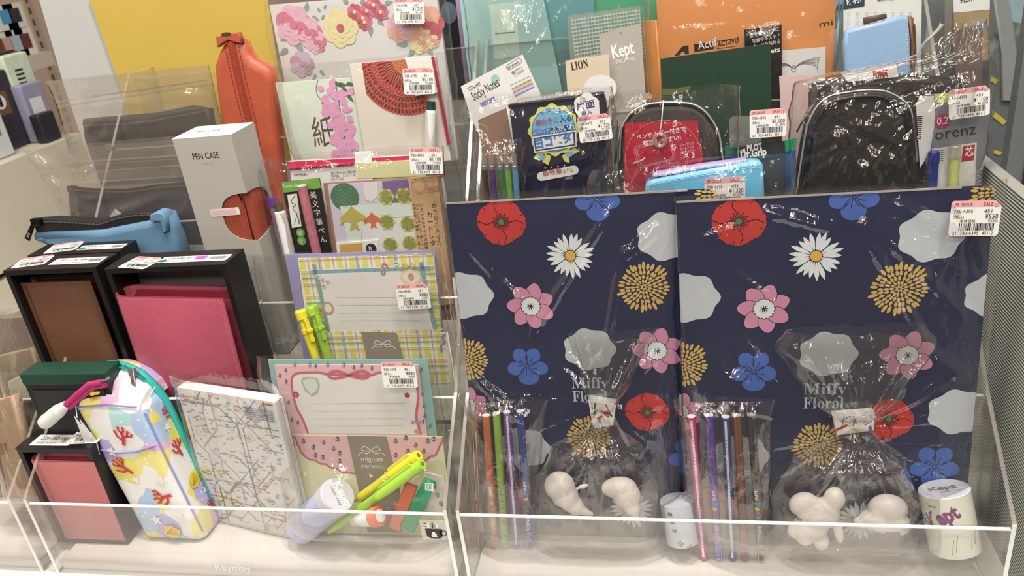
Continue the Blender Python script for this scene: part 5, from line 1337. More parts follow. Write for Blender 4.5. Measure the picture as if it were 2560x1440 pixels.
# ------------------------------------------------------------------ pencil packs
def pens5(f, cols, w, group, names, rad, title):
    out = []
    for (tp, bt, c, c2, lab, kind) in cols:
        A, B = W3(f, *bt, w), W3(f, *tp, w)
        t, L = rod(names, lab, 'pencil', A, B, [('barrel', [(0, rad * .85), (.012, rad), (.9975, rad)], c, 16), ('end', [(.9975, rad * .97), (1, rad * .97)], c2, 16)], group)
        m = MB(); ax = t.matrix_world
        # print along the visible side: build flat then wrap on the barrel
        view = (CAM - (A + B) / 2).normalized(); R3 = ax.to_3x3().transposed(); vl = R3 @ view; th0 = math.atan2(vl.y, vl.x)
        n0 = len(m.v)
        if kind == 'uni':
            m.text('uni', -L * .44, -.0016, .0042, 0, WHITE2, bold=.03, w=.009)
            x = -L * .44 - .0
            for i, (ch, cc) in enumerate(zip('Ponky', ((60, 140, 210), (240, 210, 40), (210, 50, 60), (60, 170, 80), (230, 130, 40)))):
                m.text(ch, -L * .56 - .0 + .0, 0, .001, 0, WHITE2) if 0 else None
            s = -L * .54
            xx = .0
            for i, (ch, cc) in enumerate(zip('Ponky', ((60, 140, 210), (240, 210, 40), (210, 50, 60), (60, 170, 80), (230, 130, 40)))):
                m.text(ch, .0115 + i * .0042 - L * .44, -.0018, .0058, .0003, mat('letter_%d_%d_%d' % cc, cc, .4), bold=.05)
            m.text('PENCIL', .0345 - L * .44, -.0014, .0038, 0, WHITE2, w=.016)
            m.stroke(rrect(.053 - L * .44, .069 - L * .44, -.0022, .0024, .002), .0004, 0, WHITE2, close=True)
            m.text(title.get(lab, 'いろ'), .055 - L * .44, -.0013, .0036, 0, WHITE2, wmax=.013)
            m.v = [Vector((q.x + L * .02, q.y, q.z)) for q in m.v]
        elif kind == 'rule':
            m.rect(-L * .97, -L * .02, -.0012, .0006, 0, WHITE2)
            for i in range(40): m.rect(-L * (.03 + i * .0235), -L * (.03 + i * .0235) + .0003, -.001, (.0 if i % 5 else .0006), .0001, INK)
            for i, ch in enumerate('●本製品は芯を使用していますので'): m.text(ch, -L * .88 + i * .0034, .0011, .0026, 0, INK)
            m.stroke(rrect(-L * .6, -L * .6 + .006, .0007, .0035, .0006), .0004, .0002, INK, close=True)
        elif kind == 'white':
            m.rect(-L * .62, -L * .12, -.0026, .0006, 0, WHITE2); m.text('UM-151 ゲルインク', -L * .6, -.0012, .0026, .0001, GREY); m.rect(-L * .97, -L * .64, -.0022, .0022, 0, WHITE2); m.text('10', -L * .99, -.001, .003, .0002, INK)
        elif kind == 'small':
            for i, ch in enumerate('●この鉛筆は芯の粉が出にくい'): m.text(ch, -L * .9 + i * .0036, -.001, .0028, 0, INK)
            m.stroke(rrect(-L * .58, -L * .58 + .006, -.001, .0035, .0006), .0004, .0002, INK, close=True)
        V = []
        for q in m.v:                       # x = minus distance from the top end, y = round the barrel
            zz = L + q.x if kind != 'uni' else L * .52 + 0 - q.x - L * .44
            if kind != 'uni': zz = min(L * .99, -q.x if False else L + q.x)
            th = th0 + (q.y / rad if kind != 'uni' else q.y / rad)
            V.append(Vector(((rad + .0002 + q.z) * math.cos(th), (rad + .0002 + q.z) * math.sin(th), zz)))
        m.v = V
        if m.v: m.build('barrel_print', t)
        out.append(t)
    return out
PC = lambda n, c: mat('pencil_' + n, c, .28, vary=.03, coat=.4)
PGW = mat('pencil_end_white', (232, 222, 212), .5)
TT = {'violet pencil second from the left in the right pencil pack': 'むらさき', 'dark grey pencil last at the right in the right pencil pack': 'くろ'}
gr = 'pencils in the right pencil pack'
pens5(fR, [((1728, 1040), (1760, 1397), PC('magenta', (222, 50, 120)), PGW, 'magenta pencil first at the left in the right pencil pack', 'rule'),
           ((1773, 1037), (1797, 1396), PC('violet', (108, 60, 168)), PGW, 'violet pencil second from the left in the right pencil pack', 'uni'),
           ((1814, 1041), (1832, 1398), PC('royal', (36, 64, 150)), PGW, 'royal blue pencil in the middle of the right pencil pack', 'rule'),
           ((1842, 1037), (1863, 1398), PC('brown', (134, 72, 44)), mat('pencil_end_tan', (206, 170, 140), .5), 'brown pencil beside the royal blue one in the right pencil pack', 'small'),
           ((1878, 1036), (1903, 1396), PC('charcoal', (52, 46, 42)), mat('pencil_end_grey', (150, 140, 128), .5), 'dark grey pencil last at the right in the right pencil pack', 'uni')], .017, gr, 'colour_pencil', .0034, TT)
gr = 'pens in the left pencil pack'
pens5(fL, [((1186, 1034), (1202, 1370), PC('rust', (140, 72, 48)), PC('rust', (140, 72, 48)), 'rust brown slim pen at the left of the left pencil pack', 'white'),
           ((1215, 1038), (1237, 1374), PC('orange', (232, 110, 44)), PGW, 'orange pencil second from the left in the left pencil pack', 'uni'),
           ((1241, 1032), (1263, 1368), PC('lime', (150, 196, 60)), PGW, 'lime green pencil in the middle of the left pencil pack', 'small'),
           ((1267, 1029), (1292, 1365), PC('purple', (112, 62, 172)), PGW, 'purple pencil with a white scale strip in the left pencil pack', 'rule'),
           ((1300, 1027), (1324, 1362), PC('royal', (36, 64, 150)), PGW, 'royal blue pencil last at the right in the left pencil pack', 'uni')], .017, gr, 'colour_pencil', .0034, TT)
def inner_bag(label, f, rows, seed, **k):
    f2 = Fr(f.world((0, 0, .0105)), 7); return bag('clear_bag', label, 'plastic bag', f2, rows, seed=seed, **k)
inner_bag('slim clear film bag holding five colour pencils in the right navy folder bag', fR, [(1684, 1000, 1938, 996, .003), (1695, 1040, 1932, 1036, .0105), (1708, 1200, 1928, 1198, .0115), (1728, 1402, 1925, 1398, .0095)], 51, amp=.0018, fq=50, m=FILMH)
inner_bag('slim clear film bag holding five pens in the left navy folder bag', fL, [(1162, 1002, 1368, 996, .003), (1166, 1035, 1362, 1030, .0105), (1172, 1200, 1345, 1198, .0115), (1182, 1376, 1335, 1370, .0095)], 52, amp=.0018, fq=50, m=FILMH)
# ------------------------------------------------------------------ white toys in tied bags
def blob_mesh(name, parts, mt, voxel=.0008):
    b = bmesh.new()
    for p in parts:
        (c, r, sc, rot) = p
        M = Matrix.Translation(c) @ Matrix.Rotation(rot[2], 4, 'Z') @ Matrix.Rotation(rot[1], 4, 'Y') @ Matrix.Rotation(rot[0], 4, 'X') @ Matrix.Diagonal((sc[0], sc[1], sc[2], 1))
        bmesh.ops.create_uvsphere(b, u_segments=20, v_segments=14, radius=r, matrix=M)
    me = bpy.data.meshes.new('tmp'); b.to_mesh(me); b.free()
    o = bpy.data.objects.new('tmp', me); COL.objects.link(o)
    rm = o.modifiers.new('r', 'REMESH'); rm.mode = 'VOXEL'; rm.voxel_size = voxel
    sm = o.modifiers.new('s', 'SMOOTH'); sm.iterations = 22; sm.factor = .6
    dg = bpy.context.evaluated_depsgraph_get(); dg.update()
    m2 = bpy.data.meshes.new_from_object(o.evaluated_get(dg)); m2.name = name
    m2.materials.clear(); m2.materials.append(mt)
    m2.polygons.foreach_set('use_smooth', [True] * len(m2.polygons))
    bpy.data.objects.remove(o)
    return m2
TOY = mat('white_toy_vinyl', (250, 244, 236), .32, vary=.01)
SLOT2 = mat('toy_slot_shade', (110, 100, 92), .6)
def toy(name, label, f, c_px, w, parts, slots=(), ang=0, sc=1.0):
    p = f.world((*f.uv(*c_px, w), w))
    M = Matrix.Translation(p) @ Matrix.Rotation(math.radians(-12), 4, 'X') @ Matrix.Rotation(math.radians(90), 4, 'X') @ Matrix.Rotation(ang, 4, 'Z') @ Matrix.Scale(sc, 4)
    t = thing(name, label, 'toy', M, 'white animal shaped toys')
    o = bpy.data.objects.new('body', blob_mesh('body', parts, TOY)); COL.objects.link(o); o.parent = t
    if slots:
        m = MB()
        for (x, y, z, rx, ry, a) in slots: m.slab(circ(x, y, rx, ry, 16, a), z - .001, z, SLOT2)
        m.build('slot', t, label='small dark opening')
    return t
Z3 = (0, 0, 0)
V = lambda *a: Vector(a)
wh = [(V(-.006, .006, 0), .0125, (1.05, 1, .9), Z3), (V(-.002, -.003, 0), .0115, (1, 1.1, .9), (0, 0, .5)), (V(.005, -.011, 0), .008, (1, 1.25, .85), (0, 0, .7)), (V(.0115, -.0155, 0), .005, (1.4, .8, .8), (0, 0, -.5)), (V(.0165, -.018, 0), .0035, (1.5, .8, .8), (0, 0, -.3)), (V(.013, .004, -.004), .0035, (1.6, .7, .5), (0, 0, .3))]
toy('white_whale_toy', 'rounded white whale shaped toy at the left in the left tied bag', fL, (1418, 1232), .017, wh, [(-.006, -.011, .0085, .0042, .0018, -.5)], sc=1.06)
wh2 = [(V(-.004, .008, 0), .0105, (1.5, .9, .9), (0, 0, .1)), (V(-.0125, .007, .001), .0055, (1.2, .9, .9), (0, 0, .9)), (V(.002, .001, 0), .0115, (1.1, 1.1, .9), Z3), (V(.006, -.009, 0), .0085, (.9, 1.3, .85), (0, 0, .35)), (V(.009, -.0165, 0), .005, (.8, 1.4, .8), (0, 0, .2)), (V(.010, -.022, 0), .003, (.7, 1.6, .7), Z3)]
toy('white_dolphin_toy', 'white beaked dolphin shaped toy at the right in the left tied bag', fL, (1560, 1240), .017, wh2, [(-.0115, .0005, .004, .0012, .004, .2)], sc=1.0)
cl_ = [(V(-.010, .009, 0), .0085, (1.2, .95, .9), (0, 0, .4)), (V(.010, .013, 0), .0085, (.85, 1.05, .85), (0, 0, -.3)), (V(0, .002, 0), .0125, (1.15, .9, .9), Z3), (V(-.006, -.009, 0), .0105, (1.2, .85, .9), Z3), (V(.013, -.011, .001), .005, (.7, 1.9, .7), (0, 0, .15)), (V(-.016, -.011, .002), .0055, (.9, 1.1, .7), (0, 0, .5)), (V(.002, -.019, 0), .006, (.9, 1.3, .8), Z3), (V(-.009, -.017, .002), .005, (1.2, .9, .8), Z3)]
toy('white_puppy_toy', 'white lobed toy with two rounded humps at the left in the right tied bag', fR, (2046, 1290), .017, cl_, [(-.0135, .0015, .0082, .002, .0009, -.3)], sc=1.2)
bl_ = [(V(.002, .007, 0), .0115, (1.25, .95, .9), Z3), (V(0, -.003, 0), .0125, (1.5, .75, .9), (0, 0, -.1)), (V(-.015, -.005, 0), .006, (1.3, .8, .8), (0, 0, -.2)), (V(.006, -.009, 0), .009, (1.4, .6, .8), Z3), (V(.013, -.008, 0), .005, (1.2, .9, .8), Z3)]
toy('white_seal_toy', 'low rounded white seal shaped toy at the right in the right tied bag', fR, (2212, 1292), .017, bl_, [(.0035, -.0085, .0100, .0055, .0024, 0)], sc=1.08)
def tied(label, f, bot, top, tie_px, w0, seed):
    f2 = Fr(f.world((0, 0, w0)), 7)
    a = f2.uv(*tie_px)
    rows = []
    for (xl, yl, xr, yr, d) in bot + top:
        p, q = f2.uv(xl, yl), f2.uv(xr, yr); rows.append(((p[1] + q[1]) / 2, p[0], q[0], d))
    t = thing('tied_gift_bag', label, 'plastic bag', f2, 'tied film bags of white toys')
    ys = sorted(rows); vt = a[1]
    film('pouch_film', t, [r for r in rows if r[0] <= vt + .0005], amp=.0035, fq=46, pins=[(a[0], vt, 9, .05, 1.5)], m=FILMH, seed=seed, nx=60, ny=50, back=.001, edge=.002)
    film('flared_top', t, [r for r in rows if r[0] >= vt - .0005], amp=.005, fq=40, pins=[(a[0], vt, 8, .06, 1.6)], m=FILMH, seed=seed + 1, nx=50, ny=36, back=.002, edge=.004)
    return t, f2, a
t, f2, a = tied('clear bag of two white toys tied with a printed paper clip, left folder', fL, [(1325, 1362, 1652, 1368, .022), (1328, 1200, 1648, 1240, .026), (1375, 1120, 1610, 1120, .024), (1470, 1062, 1548, 1062, .01), (1488, 1035, 1530, 1035, .006)],
                [(1488, 1034, 1530, 1034, .006), (1450, 960, 1580, 950, .01), (1420, 860, 1640, 790, .012)], (1510, 1034), .006, 61)
def paper_tie(t, f2, quad, mark, seed, lab):
    m = MB(); w = .0095; P = [f2.uv(*q, w) for q in quad]; cx_ = sum(p[0] for p in P) / 4; cy_ = sum(p[1] for p in P) / 4
    m.slab(P, -.002, w, WHITE2, b=.0015); rnd = random.Random(seed)
    cs = [mat('tie_%d_%d_%d' % c, c, .5) for c in ((110, 90, 170), (190, 50, 60), (40, 40, 44), (220, 210, 60), (180, 150, 150))]
    m.clip = (min(p[0] for p in P) + .002, max(p[0] for p in P) - .002, min(p[1] for p in P) + .002, max(p[1] for p in P) - .002)
    for k in range(9):
        x, y = cx_ + rnd.uniform(-.012, .012), cy_ + rnd.uniform(-.006, .006); an_ = rnd.uniform(.3, 2.6); L_ = rnd.uniform(.003, .006)
        m.stroke([(x - L_ * math.cos(an_), y - L_ * math.sin(an_)), (x + L_ * math.cos(an_), y + L_ * math.sin(an_))], rnd.choice((.0006, .0012, .002)), w + .0002 + k * 3e-5, cs[k % 5])
    m.text(mark, cx_ - .004, cy_ - .004, .0042, w + .0006, RED, rot=.5, bold=.04)
    m.clip = None
    m.build('paper_tie', t, label=lab)
paper_tie(t, f2, [(1470, 1000), (1540, 1012), (1534, 1065), (1482, 1072)], 'uni', 3, 'white paper tie printed with small pens')
t, f2, a = tied('clear bag of two white toys tied with a pen printed paper band, right folder', fR, [(1925, 1378, 2292, 1368, .024), (1925, 1240, 2300, 1270, .028), (1975, 1150, 2265, 1140, .024), (2075, 1092, 2200, 1088, .01), (2098, 1062, 2178, 1060, .006)],
                [(2098, 1061, 2178, 1059, .006), (2000, 985, 2270, 960, .012), (1935, 860, 2350, 850, .014), (1960, 815, 2320, 812, .012)], (2138, 1061), .006, 71)
paper_tie(t, f2, [(2084, 1042), (2188, 1034), (2186, 1078), (2092, 1090)], '', 8, 'white paper band printed with coloured pens')
# ------------------------------------------------------------------ tape rolls
def tube_wrap(m, rad, th0):
    m.v = [Vector(((rad + .0002 + q.z) * math.sin(q.x / rad + th0), -(rad + .0002 + q.z) * math.cos(q.x / rad + th0), q.y)) for q in m.v]
TAPEB = mat('tape_roll_cream', (206, 198, 172), .3, vary=.08, scale=20)
A = on_plane(2388, 1368, (0, 0, 0), Vector((0, 0, 1))); A.z = .0
A = W3(fR, 2388, 1370, .028); B = W3(fR, 2360, 1224, .02)
rT = .0188
t, L = rod('tape_roll', 'pale roll of tape with purple lettering standing at the right end', 'tape', A, B, [('roll', [(0, rT), (1, rT)], TAPEB, 40), ('lid', [(1, rT), (1.01, rT), (1.02, rT * .93)], FRL, 40)])
M_ = t.matrix_world; vl = M_.to_3x3().transposed() @ (CAM - A); th0 = math.atan2(vl.x, -vl.y)
upl = M_.to_3x3().transposed() @ Vector((1, 0, 0)); 
m = MB(); PUR = mat('purple_ink', (134, 70, 110), .5)
m.text('Kept', -.015, L * .50, .0165, 0, PUR, rot=.42, bold=.04, w=.026)
for (x0_, y0_, x1_, y1_) in ((-.003, .004, .012, .016), (.0, .006, .016, .019)): m.stroke([(x0_, y0_), (x1_, y0_ + .004), (x1_ + .003, y1_ + .003), (x0_ + .003, y1_)], .0007, 0, GREY, close=True)
m.text('R', -.0225, L * .5, .012, 0, GREY, rot=.3); m.rect(-.014, -.008, L * .86, L * .88, 0, GREY)
tube_wrap(m, rT, th0); m.build('print', t)
m = MB(); m.text('Kept', -.011, -.002, .009, 0, GREY, bold=.03, w=.02); m.text('TOUD TAPE', -.005, -.0075, .0028, 0, GREY)
xa = (upl - Vector((0, 0, upl.z))).normalized(); ya = Vector((0, 0, 1)).cross(xa)
m.build('lid_print', t, Matrix(((xa.x, ya.x, 0, 0), (xa.y, ya.y, 0, 0), (0, 0, 1, L * 1.02 + .0004), (0, 0, 0, 1))))
A = W3(fL, 1708, 1350, .02); B = W3(fL, 1692, 1250, .016)
t, L = rod('tape_roll', 'greyish roll of tape between the left tied bag and the magenta pencil', 'tape', A, B, [('roll', [(0, .0145), (1, .0145)], mat('tape_roll_grey', (190, 186, 184), .3, vary=.1, scale=30), 36)])
m = MB(); m.text('38', -.006, .006, .006, 0, GREY, rot=-.9); m.text('30', .002, .001, .006, 0, GREY, rot=-.9)
for k in range(3): m.rect(-.01 + k * .001, -.006 + k * .001, L * (.8 - .2 * k), L * (.88 - .2 * k), 0, GREY)
M_ = t.matrix_world; vl = M_.to_3x3().transposed() @ (CAM - A); tube_wrap(m, .0145, math.atan2(vl.x, -vl.y)); m.build('print', t)

# ================================================================== UPPER RIGHT: pen cases and packs
def Uf(f, z): return lambda px, py: f.uv(px, py, z)
# slim pens row (third tier)
f = place((1200, 385), (1295, 380), 2, 7, dy=-.006)
CLRP = film_mat('clear_cap_plastic', k=1.8, base=.06, rough=.08, haze=.25, hazecol=(.75, .72, .68))
for i, (tx, bx_, c, lab) in enumerate(((1208, 1216, (70, 48, 40), 'dark brown pen'), (1227, 1235, (96, 72, 140), 'violet pen'), (1247, 1256, (44, 136, 70), 'green pen'), (1265, 1274, (130, 196, 60), 'lime pen'), (1284, 1292, (90, 176, 214), 'sky blue pen'))):
    k = (480 - 385) / 1.0; sl = (bx_ - tx) / 95
    bt = (bx_ + sl * 150, 630)
    t, L = pencil_px('colour_pen', lab + ' with a clear cap in the slim pen pack behind the left folder', 'pen', f, (tx, 384), bt, .005,
                  [('barrel', [(0, .0028), (.845, .0028)], mat('slimpen_%d' % i, c, .3), 12), ('collar', [(.845, .003), (.88, .003), (.885, .0026), (.9, .0026)], mat('collar_silver', (190, 184, 174), .25, metal=.6), 12), ('cap', [(.9, .003), (1, .003)], CLRP, 12)], 'slim pens behind the left folder')
bag('clear_bag', 'slim film bag of five capped pens behind the left navy folder', 'plastic bag', f, [(1180, 350, 1305, 350, .004), (1184, 385, 1310, 383, .009), (1200, 520, 1330, 520, .011), (1215, 640, 1345, 640, .011)], amp=.0016, fq=50, seed=81, m=FILMH, lowest=.01)
# navy pen case with badge
f = place((1270, 262), (1510, 228), 2, 7, dy=-.004); fNC = f
t = thing('pen_case', 'navy pen case with a yellow and blue rosette badge and a white pill label', 'pen case', f)
NC = mat('navy_case', (36, 36, 58), .35, vary=.06)
m = MB(); P = smooth(f.pts([(1275, 300), (1270, 270), (1280, 260), (1400, 246), (1495, 232), (1510, 240), (1520, 300)]), 3); m.slab(P + f.pts([(1534, 480), (1560, 800), (1320, 800), (1295, 480)]), -.018, 0, NC, b=.004); m.build('body', t)
m = MB(); P = f.pts([(1290, 250), (1478, 219), (1482, 230), (1293, 262)], 0); m.slab(P, -.012, -.004, CLRP); 
for i in range(60): u = f.uv(1294 + i * 3.1, 256 - i * .51); m.rect(u[0], u[0] + .0004, u[1] - .001, u[1] + .0012, -.0038, WHITE2)
m.build('clear_zip', t)
z = .0006; m = MB(); BY = mat('badge_yellow', (222, 212, 90), .45); BB = mat('badge_blue', (110, 180, 214), .45, vary=.15, scale=60); BD = mat('badge_navy', (40, 52, 110), .45); MB_ = mat('badge_mid_blue', (70, 130, 196), .45)
U = Uf(f, z); c = U(1384, 325); R = U(1447, 325)[0] - c[0]
tilt = math.radians(4)
for P in ([(1350, 372), (1362, 378), (1350, 402), (1333, 396)], [(1363, 384), (1378, 390), (1371, 413), (1356, 405)], [(1405, 388), (1420, 382), (1424, 408), (1410, 403)], [(1422, 378), (1436, 368), (1448, 378), (1432, 387)]): m.poly([U(*q) for q in P], z, BY)
for P in ([(1350, 384), (1366, 390), (1358, 402), (1344, 396)], [(1412, 384), (1430, 378), (1437, 384), (1420, 395)]): m.poly([U(*q) for q in P], z + .0001, BB)
m.poly([(c[0] + R * (1 + .05 * math.cos(12 * a)) * math.cos(a), c[1] + R * (1 + .05 * math.cos(12 * a)) * math.sin(a)) for a in [2 * math.pi * i / 96 for i in range(96)]], z + .0002, BY)
m.poly(circ(*c, R * .88, n=32), z + .0003, MB_); m.poly(circ(*c, R * .84, n=32), z + .0004, BB)
def T(s, px, py, h, mt, w, dz=.0009, bold=0, rot=.09): a = U(px, py); m.text(s, a[0], a[1], h, z + dz, mt, w=w, rot=rot, bold=bold)
T('ペンケースに', 1353, 288, .0042, BD, .0185, bold=.01); T('横向きに', 1340, 314, .0062, mat('badge_magenta', (214, 40, 110)), .021, bold=.008); T('入る!', 1400, 305, .0062, BD, .0125, bold=.015)
m.poly([U(*q) for q in [(1329, 325), (1377, 319), (1378, 335), (1331, 341)]], z + .0006, MB_); T('コンパクト', 1333, 336, .005, WHITE2, .015)
for i, ch in enumerate('ふでいれ'):
    x = 1378 + i * 14.8; y = 319 - i * 2.6; m.poly([U(*q) for q in [(x, y), (x + 14.5, y - 2.5), (x + 15.5, y + 13), (x + 1, y + 16)]], z + .0006, (BD, MB_)[i % 2]); a = U(x + 8, y + 11.5); m.text(ch, a[0], a[1], .0058, z + .0009, WHITE2, al='c', bold=.03)
m.poly([U(*q) for q in [(1331, 342), (1440, 325), (1442, 366), (1336, 382)]], z + .001, WHITE2); m.poly([U(*q) for q in [(1334, 345), (1437, 329), (1439, 363), (1339, 378)]], z + .0011, BD); m.poly([U(*q) for q in [(1338, 348), (1433, 333), (1435, 360), (1342, 374)]], z + .0012, WHITE2)
T('ヨコピタ', 1342, 370, .0105, MB_, .033, dz=.0014, bold=.05, rot=.13)
a, b = U(1343, 452), U(1446, 414); ang = .13; cc = ((a[0] + b[0]) / 2, (a[1] + b[1]) / 2); wd = (b[0] - a[0]) / 2; P = rrect(-wd, wd, -.0042, .0042, .0041)
m.poly([(cc[0] + x * math.cos(ang) - y * math.sin(ang), cc[1] + x * math.sin(ang) + y * math.cos(ang)) for x, y in P], z, WHITE2)
T('最軽量', 1358, 440, .0062, RED, .018, dz=.0003, rot=.12); T('モデル', 1408, 434, .0052, RED, .0095, dz=.0003, rot=.12); T('※当社比', 1413, 449, .003, WHITE, .007, dz=0)
for i in range(4): a = U(1363 + i * 16, 420 - i * 2); m.poly([(a[0] + .001 * (1 if k % 2 == 0 else .45) * math.sin(k * math.pi / 5), a[1] + .001 * (1 if k % 2 == 0 else .45) * math.cos(k * math.pi / 5)) for k in range(10)], z, WHITE)
for (x, y, r) in ((1452, 258, .006), (1467, 248, .006), (1480, 258, .006), (1478, 275, .006), (1455, 275, .006)): m.poly(circ(*U(x, y), r), z + .0001 * (x % 3), WHITE2)
m.poly([U(*q) for q in [(1443, 262), (1497, 250), (1500, 292), (1445, 292)]], z + .0003, WHITE2); T('片面', 1442, 275, .0078, BD, .0165, dz=.0006, bold=.012, rot=.12); T('筆入', 1454, 289, .0048, BD, .010, dz=.0006, rot=.1)
m.build('badge_print', t)
b1 = bag('clear_bag', 'crinkled clear film bag round the navy rosette pen case', 'plastic bag', f, [(1115, 250, 1530, 215, .006), (1135, 330, 1545, 300, .009), (1160, 480, 1560, 480, .011), (1180, 700, 1580, 700, .011)], amp=.0045, fq=40, seed=82, m=FILMH, nx=90, ny=60, back=.021, seam=.001, pins=pins_px(f, (1300, 430, 6, .04, 1), (1150, 300, 5, .05, 1.2), (1540, 260, 6, .04, 1.3)), lowest=.01)
sticker(b1, f, (1487, 320), '¥1,320', '¥1,200)', .0135, 4, .88)
# arched case with red card
f = place((1545, 262), (1800, 250), 2, 7, dy=-.006); fA = f
t = thing('pen_case', 'arched olive black pen case with a white zip edge and a red card', 'pen case', f)
OLV = mat('olive_black_fabric', (62, 54, 44), .7, bump=(400, .3), vary=.12)
arch = [(1542, 480), (1546, 400), (1549, 330), (1556, 308), (1577, 279), (1612, 261), (1660, 255), (1723, 257), (1758, 272), (1783, 300), (1801, 337), (1810, 400), (1815, 480)]
m = MB(); P = smooth(f.pts(arch), 3) + f.pts([(1830, 720), (1570, 720)]); m.slab(P, -.022, 0, OLV, b=.007, n=4); m.build('body', t)
ZW = mat('white_zip_metal', (206, 200, 190), .3, metal=.5)
m = MB(); z = .0012; ln = smooth(f.pts(arch[1:-1], z), 3); cxx = sum(p[0] for p in ln) / len(ln); ln2 = [(p[0] + (cxx - p[0]) * .05, p[1] - .0025) for p in ln]
m.tube([(p[0], p[1], -.002) for p in ln2], .0016, mat('black_piping', (24, 22, 22), .4), 8); m.tube([(p[0], p[1] + .0006, .0002) for p in [(q[0] + (cxx - q[0]) * .02, q[1] - .0012) for q in ln]], .0009, ZW, 6); m.build('zip', t)
m = MB(); RC = mat('red_card', (200, 28, 48), .4, vary=.03); z = .004; U = Uf(f, z)
m.slab([U(*q) for q in [(1562, 308), (1740, 301), (1745, 304), (1748, 350), (1758, 385), (1757, 480), (1560, 600)]], z - .0005, z, RC); z += .0002
P = circ(*U(1657, 395), .033, n=40); m.clip = (U(1562, 400)[0], U(1757, 400)[0], -1, 1); m.stroke(P, .0004, z, mat('card_pink_line', (230, 120, 130), .5), close=True); m.clip = None
T('ペンホルダー付きで', 1592, 349, .0052, WHITE2, .043, bold=.015, rot=.11, dz=.0002); T('整理しやすい!', 1608, 365, .0052, WHITE2, .033, bold=.012, rot=.11, dz=.0002)
PL = mat('card_pink_line', (230, 120, 130), .5)
for k, (dx, dy) in enumerate(((0, 0), (.0012, .001), (.0024, .002))):
    a = U(1596, 422); w_, h_ = .034 - k * .0024, .02 - k * .002; P = [(x * math.cos(.2) - y * math.sin(.2) + a[0] + dx, x * math.sin(.2) + y * math.cos(.2) + a[1] + dy) for x, y in rrect(0, w_, 0, h_, .004)]; m.stroke(P, .0005, z, PL, close=True)
for k, s in enumerate(('シャープペンや', 'ボールペンが', '入るペンホルダー')): T(s, 1701, 367 + k * 9.5, .0034, mat('card_pale_line', (240, 190, 190)), .012 + .0013 * (k == 2), rot=.12, dz=.0002)
m.stroke([U(*q) for q in [(1583, 408), (1605, 400), (1613, 394)]], .0012, z, WHITE); m.stroke([U(*q) for q in smooth([(1700, 395), (1712, 392), (1720, 402), (1716, 412)])], .0006, z, PL); m.stroke([U(*q) for q in [(1716, 383), (1718, 391), (1703, 399)]], .0007, z, PL)
m.build('card', t, label='red card with white Japanese print')
m = MB(); a = f.uv(1650, 350, .006); m.tube([(a[0] + .0052 * math.cos(q), a[1] + .0052 * math.sin(q), .0062) for q in [2 * math.pi * i / 24 for i in range(25)]], .0018, CLRP, 8); m.build('ring', t, label='clear plastic ring')
m = MB(); b_2 = f.uv(1658, 257, .002); m.tube([(a[0], a[1] + .006, .006), ((a[0] + b_2[0]) / 2, (a[1] + b_2[1]) / 2, .007), (b_2[0], b_2[1], .003)], .0006, WHITE2, 6); m.build('tag_string', t)
m = MB(); m.slab(f.pts([(1546, 320), (1553, 318), (1541, 405), (1534, 410)], .003), .001, .004, mat('gunmetal', (110, 104, 96), .3, metal=.8), b=.001); m.build('zip_pull', t)
b2 = bag('clear_bag', 'crinkled clear film bag round the arched case with the red card', 'plastic bag', f, [(1525, 240, 1850, 210, .008), (1510, 300, 1850, 290, .011), (1500, 480, 1850, 480, .013), (1520, 700, 1860, 700, .013)], amp=.0045, fq=42, seed=83, m=FILMH, nx=80, ny=60, back=.026, seam=.001, pins=pins_px(f, (1545, 290, 6, .04, 1.6), (1780, 390, 6, .04, 1.3)), lowest=.01)
# blue case
f = place((1615, 458), (1905, 424), 1, 7, dy=-.016); fBC = f
t = thing('pen_case', 'glossy light blue stitched pen case with a lavender zip behind the navy folders', 'pen case', f)
BC = mat('light_blue_vinyl', (104, 182, 214), .25, coat=.4, vary=.04)
P = f.pts([(1612, 480), (1614, 462), (1630, 450), (1750, 428), (1880, 404), (1900, 405), (1908, 412), (1912, 480), (1925, 700), (1640, 720)]); m = MB(); m.slab(P, -.02, 0, BC, b=.003); m.build('body', t)
m = MB(); m.slab(f.pts([(1624, 448), (1640, 436), (1750, 416), (1868, 400), (1872, 408), (1750, 428)]), -.017, -.003, mat('lavender_zip_tape', (170, 150, 196), .3), b=.002); zl = f.pts([(1640, 438), (1750, 419), (1868, 402)], -.002)
for a, b in zip(zl, zl[1:]):
    n = 30
    for i in range(n): x = a[0] + (b[0] - a[0]) * i / n; y = a[1] + (b[1] - a[1]) * i / n; m.rect(x, x + .0006, y - .0012, y + .001, -.0028, WHITE2)
m.build('zip', t)
m = MB(); ST = mat('white_stitch', (214, 224, 228), .5)
pth = smooth(f.pts([(1621, 500), (1622, 470), (1634, 461), (1750, 440), (1880, 419), (1902, 421)]), 8); acc = 0
for a, b in zip(pth, pth[1:]):
    n = max(1, int(math.hypot(b[0] - a[0], b[1] - a[1]) / .003))
    for i in range(n):
        t0, t1 = i / n, (i + .6) / n; m.stroke([(a[0] + (b[0] - a[0]) * t0, a[1] + (b[1] - a[1]) * t0), (a[0] + (b[0] - a[0]) * t1, a[1] + (b[1] - a[1]) * t1)], .0006, .0004, ST)
m.build('stitching', t)
b3 = bag('clear_bag', 'crinkled clear film bag round the light blue stitched pen case', 'plastic bag', f, [(1480, 416, 1985, 395, .006), (1465, 450, 1990, 440, .009), (1475, 520, 1990, 520, .011), (1500, 700, 2000, 700, .012)], amp=.005, fq=44, seed=84, m=FILMH, nx=100, ny=50, back=.023, seam=.0012, pins=pins_px(f, (1570, 450, 7, .05, 1.5), (1935, 440, 7, .05, 1.5)), lowest=.01)
sticker(b3, f, (1812, 482), '¥1,320', '¥1,200)', .0115, 0, .95)
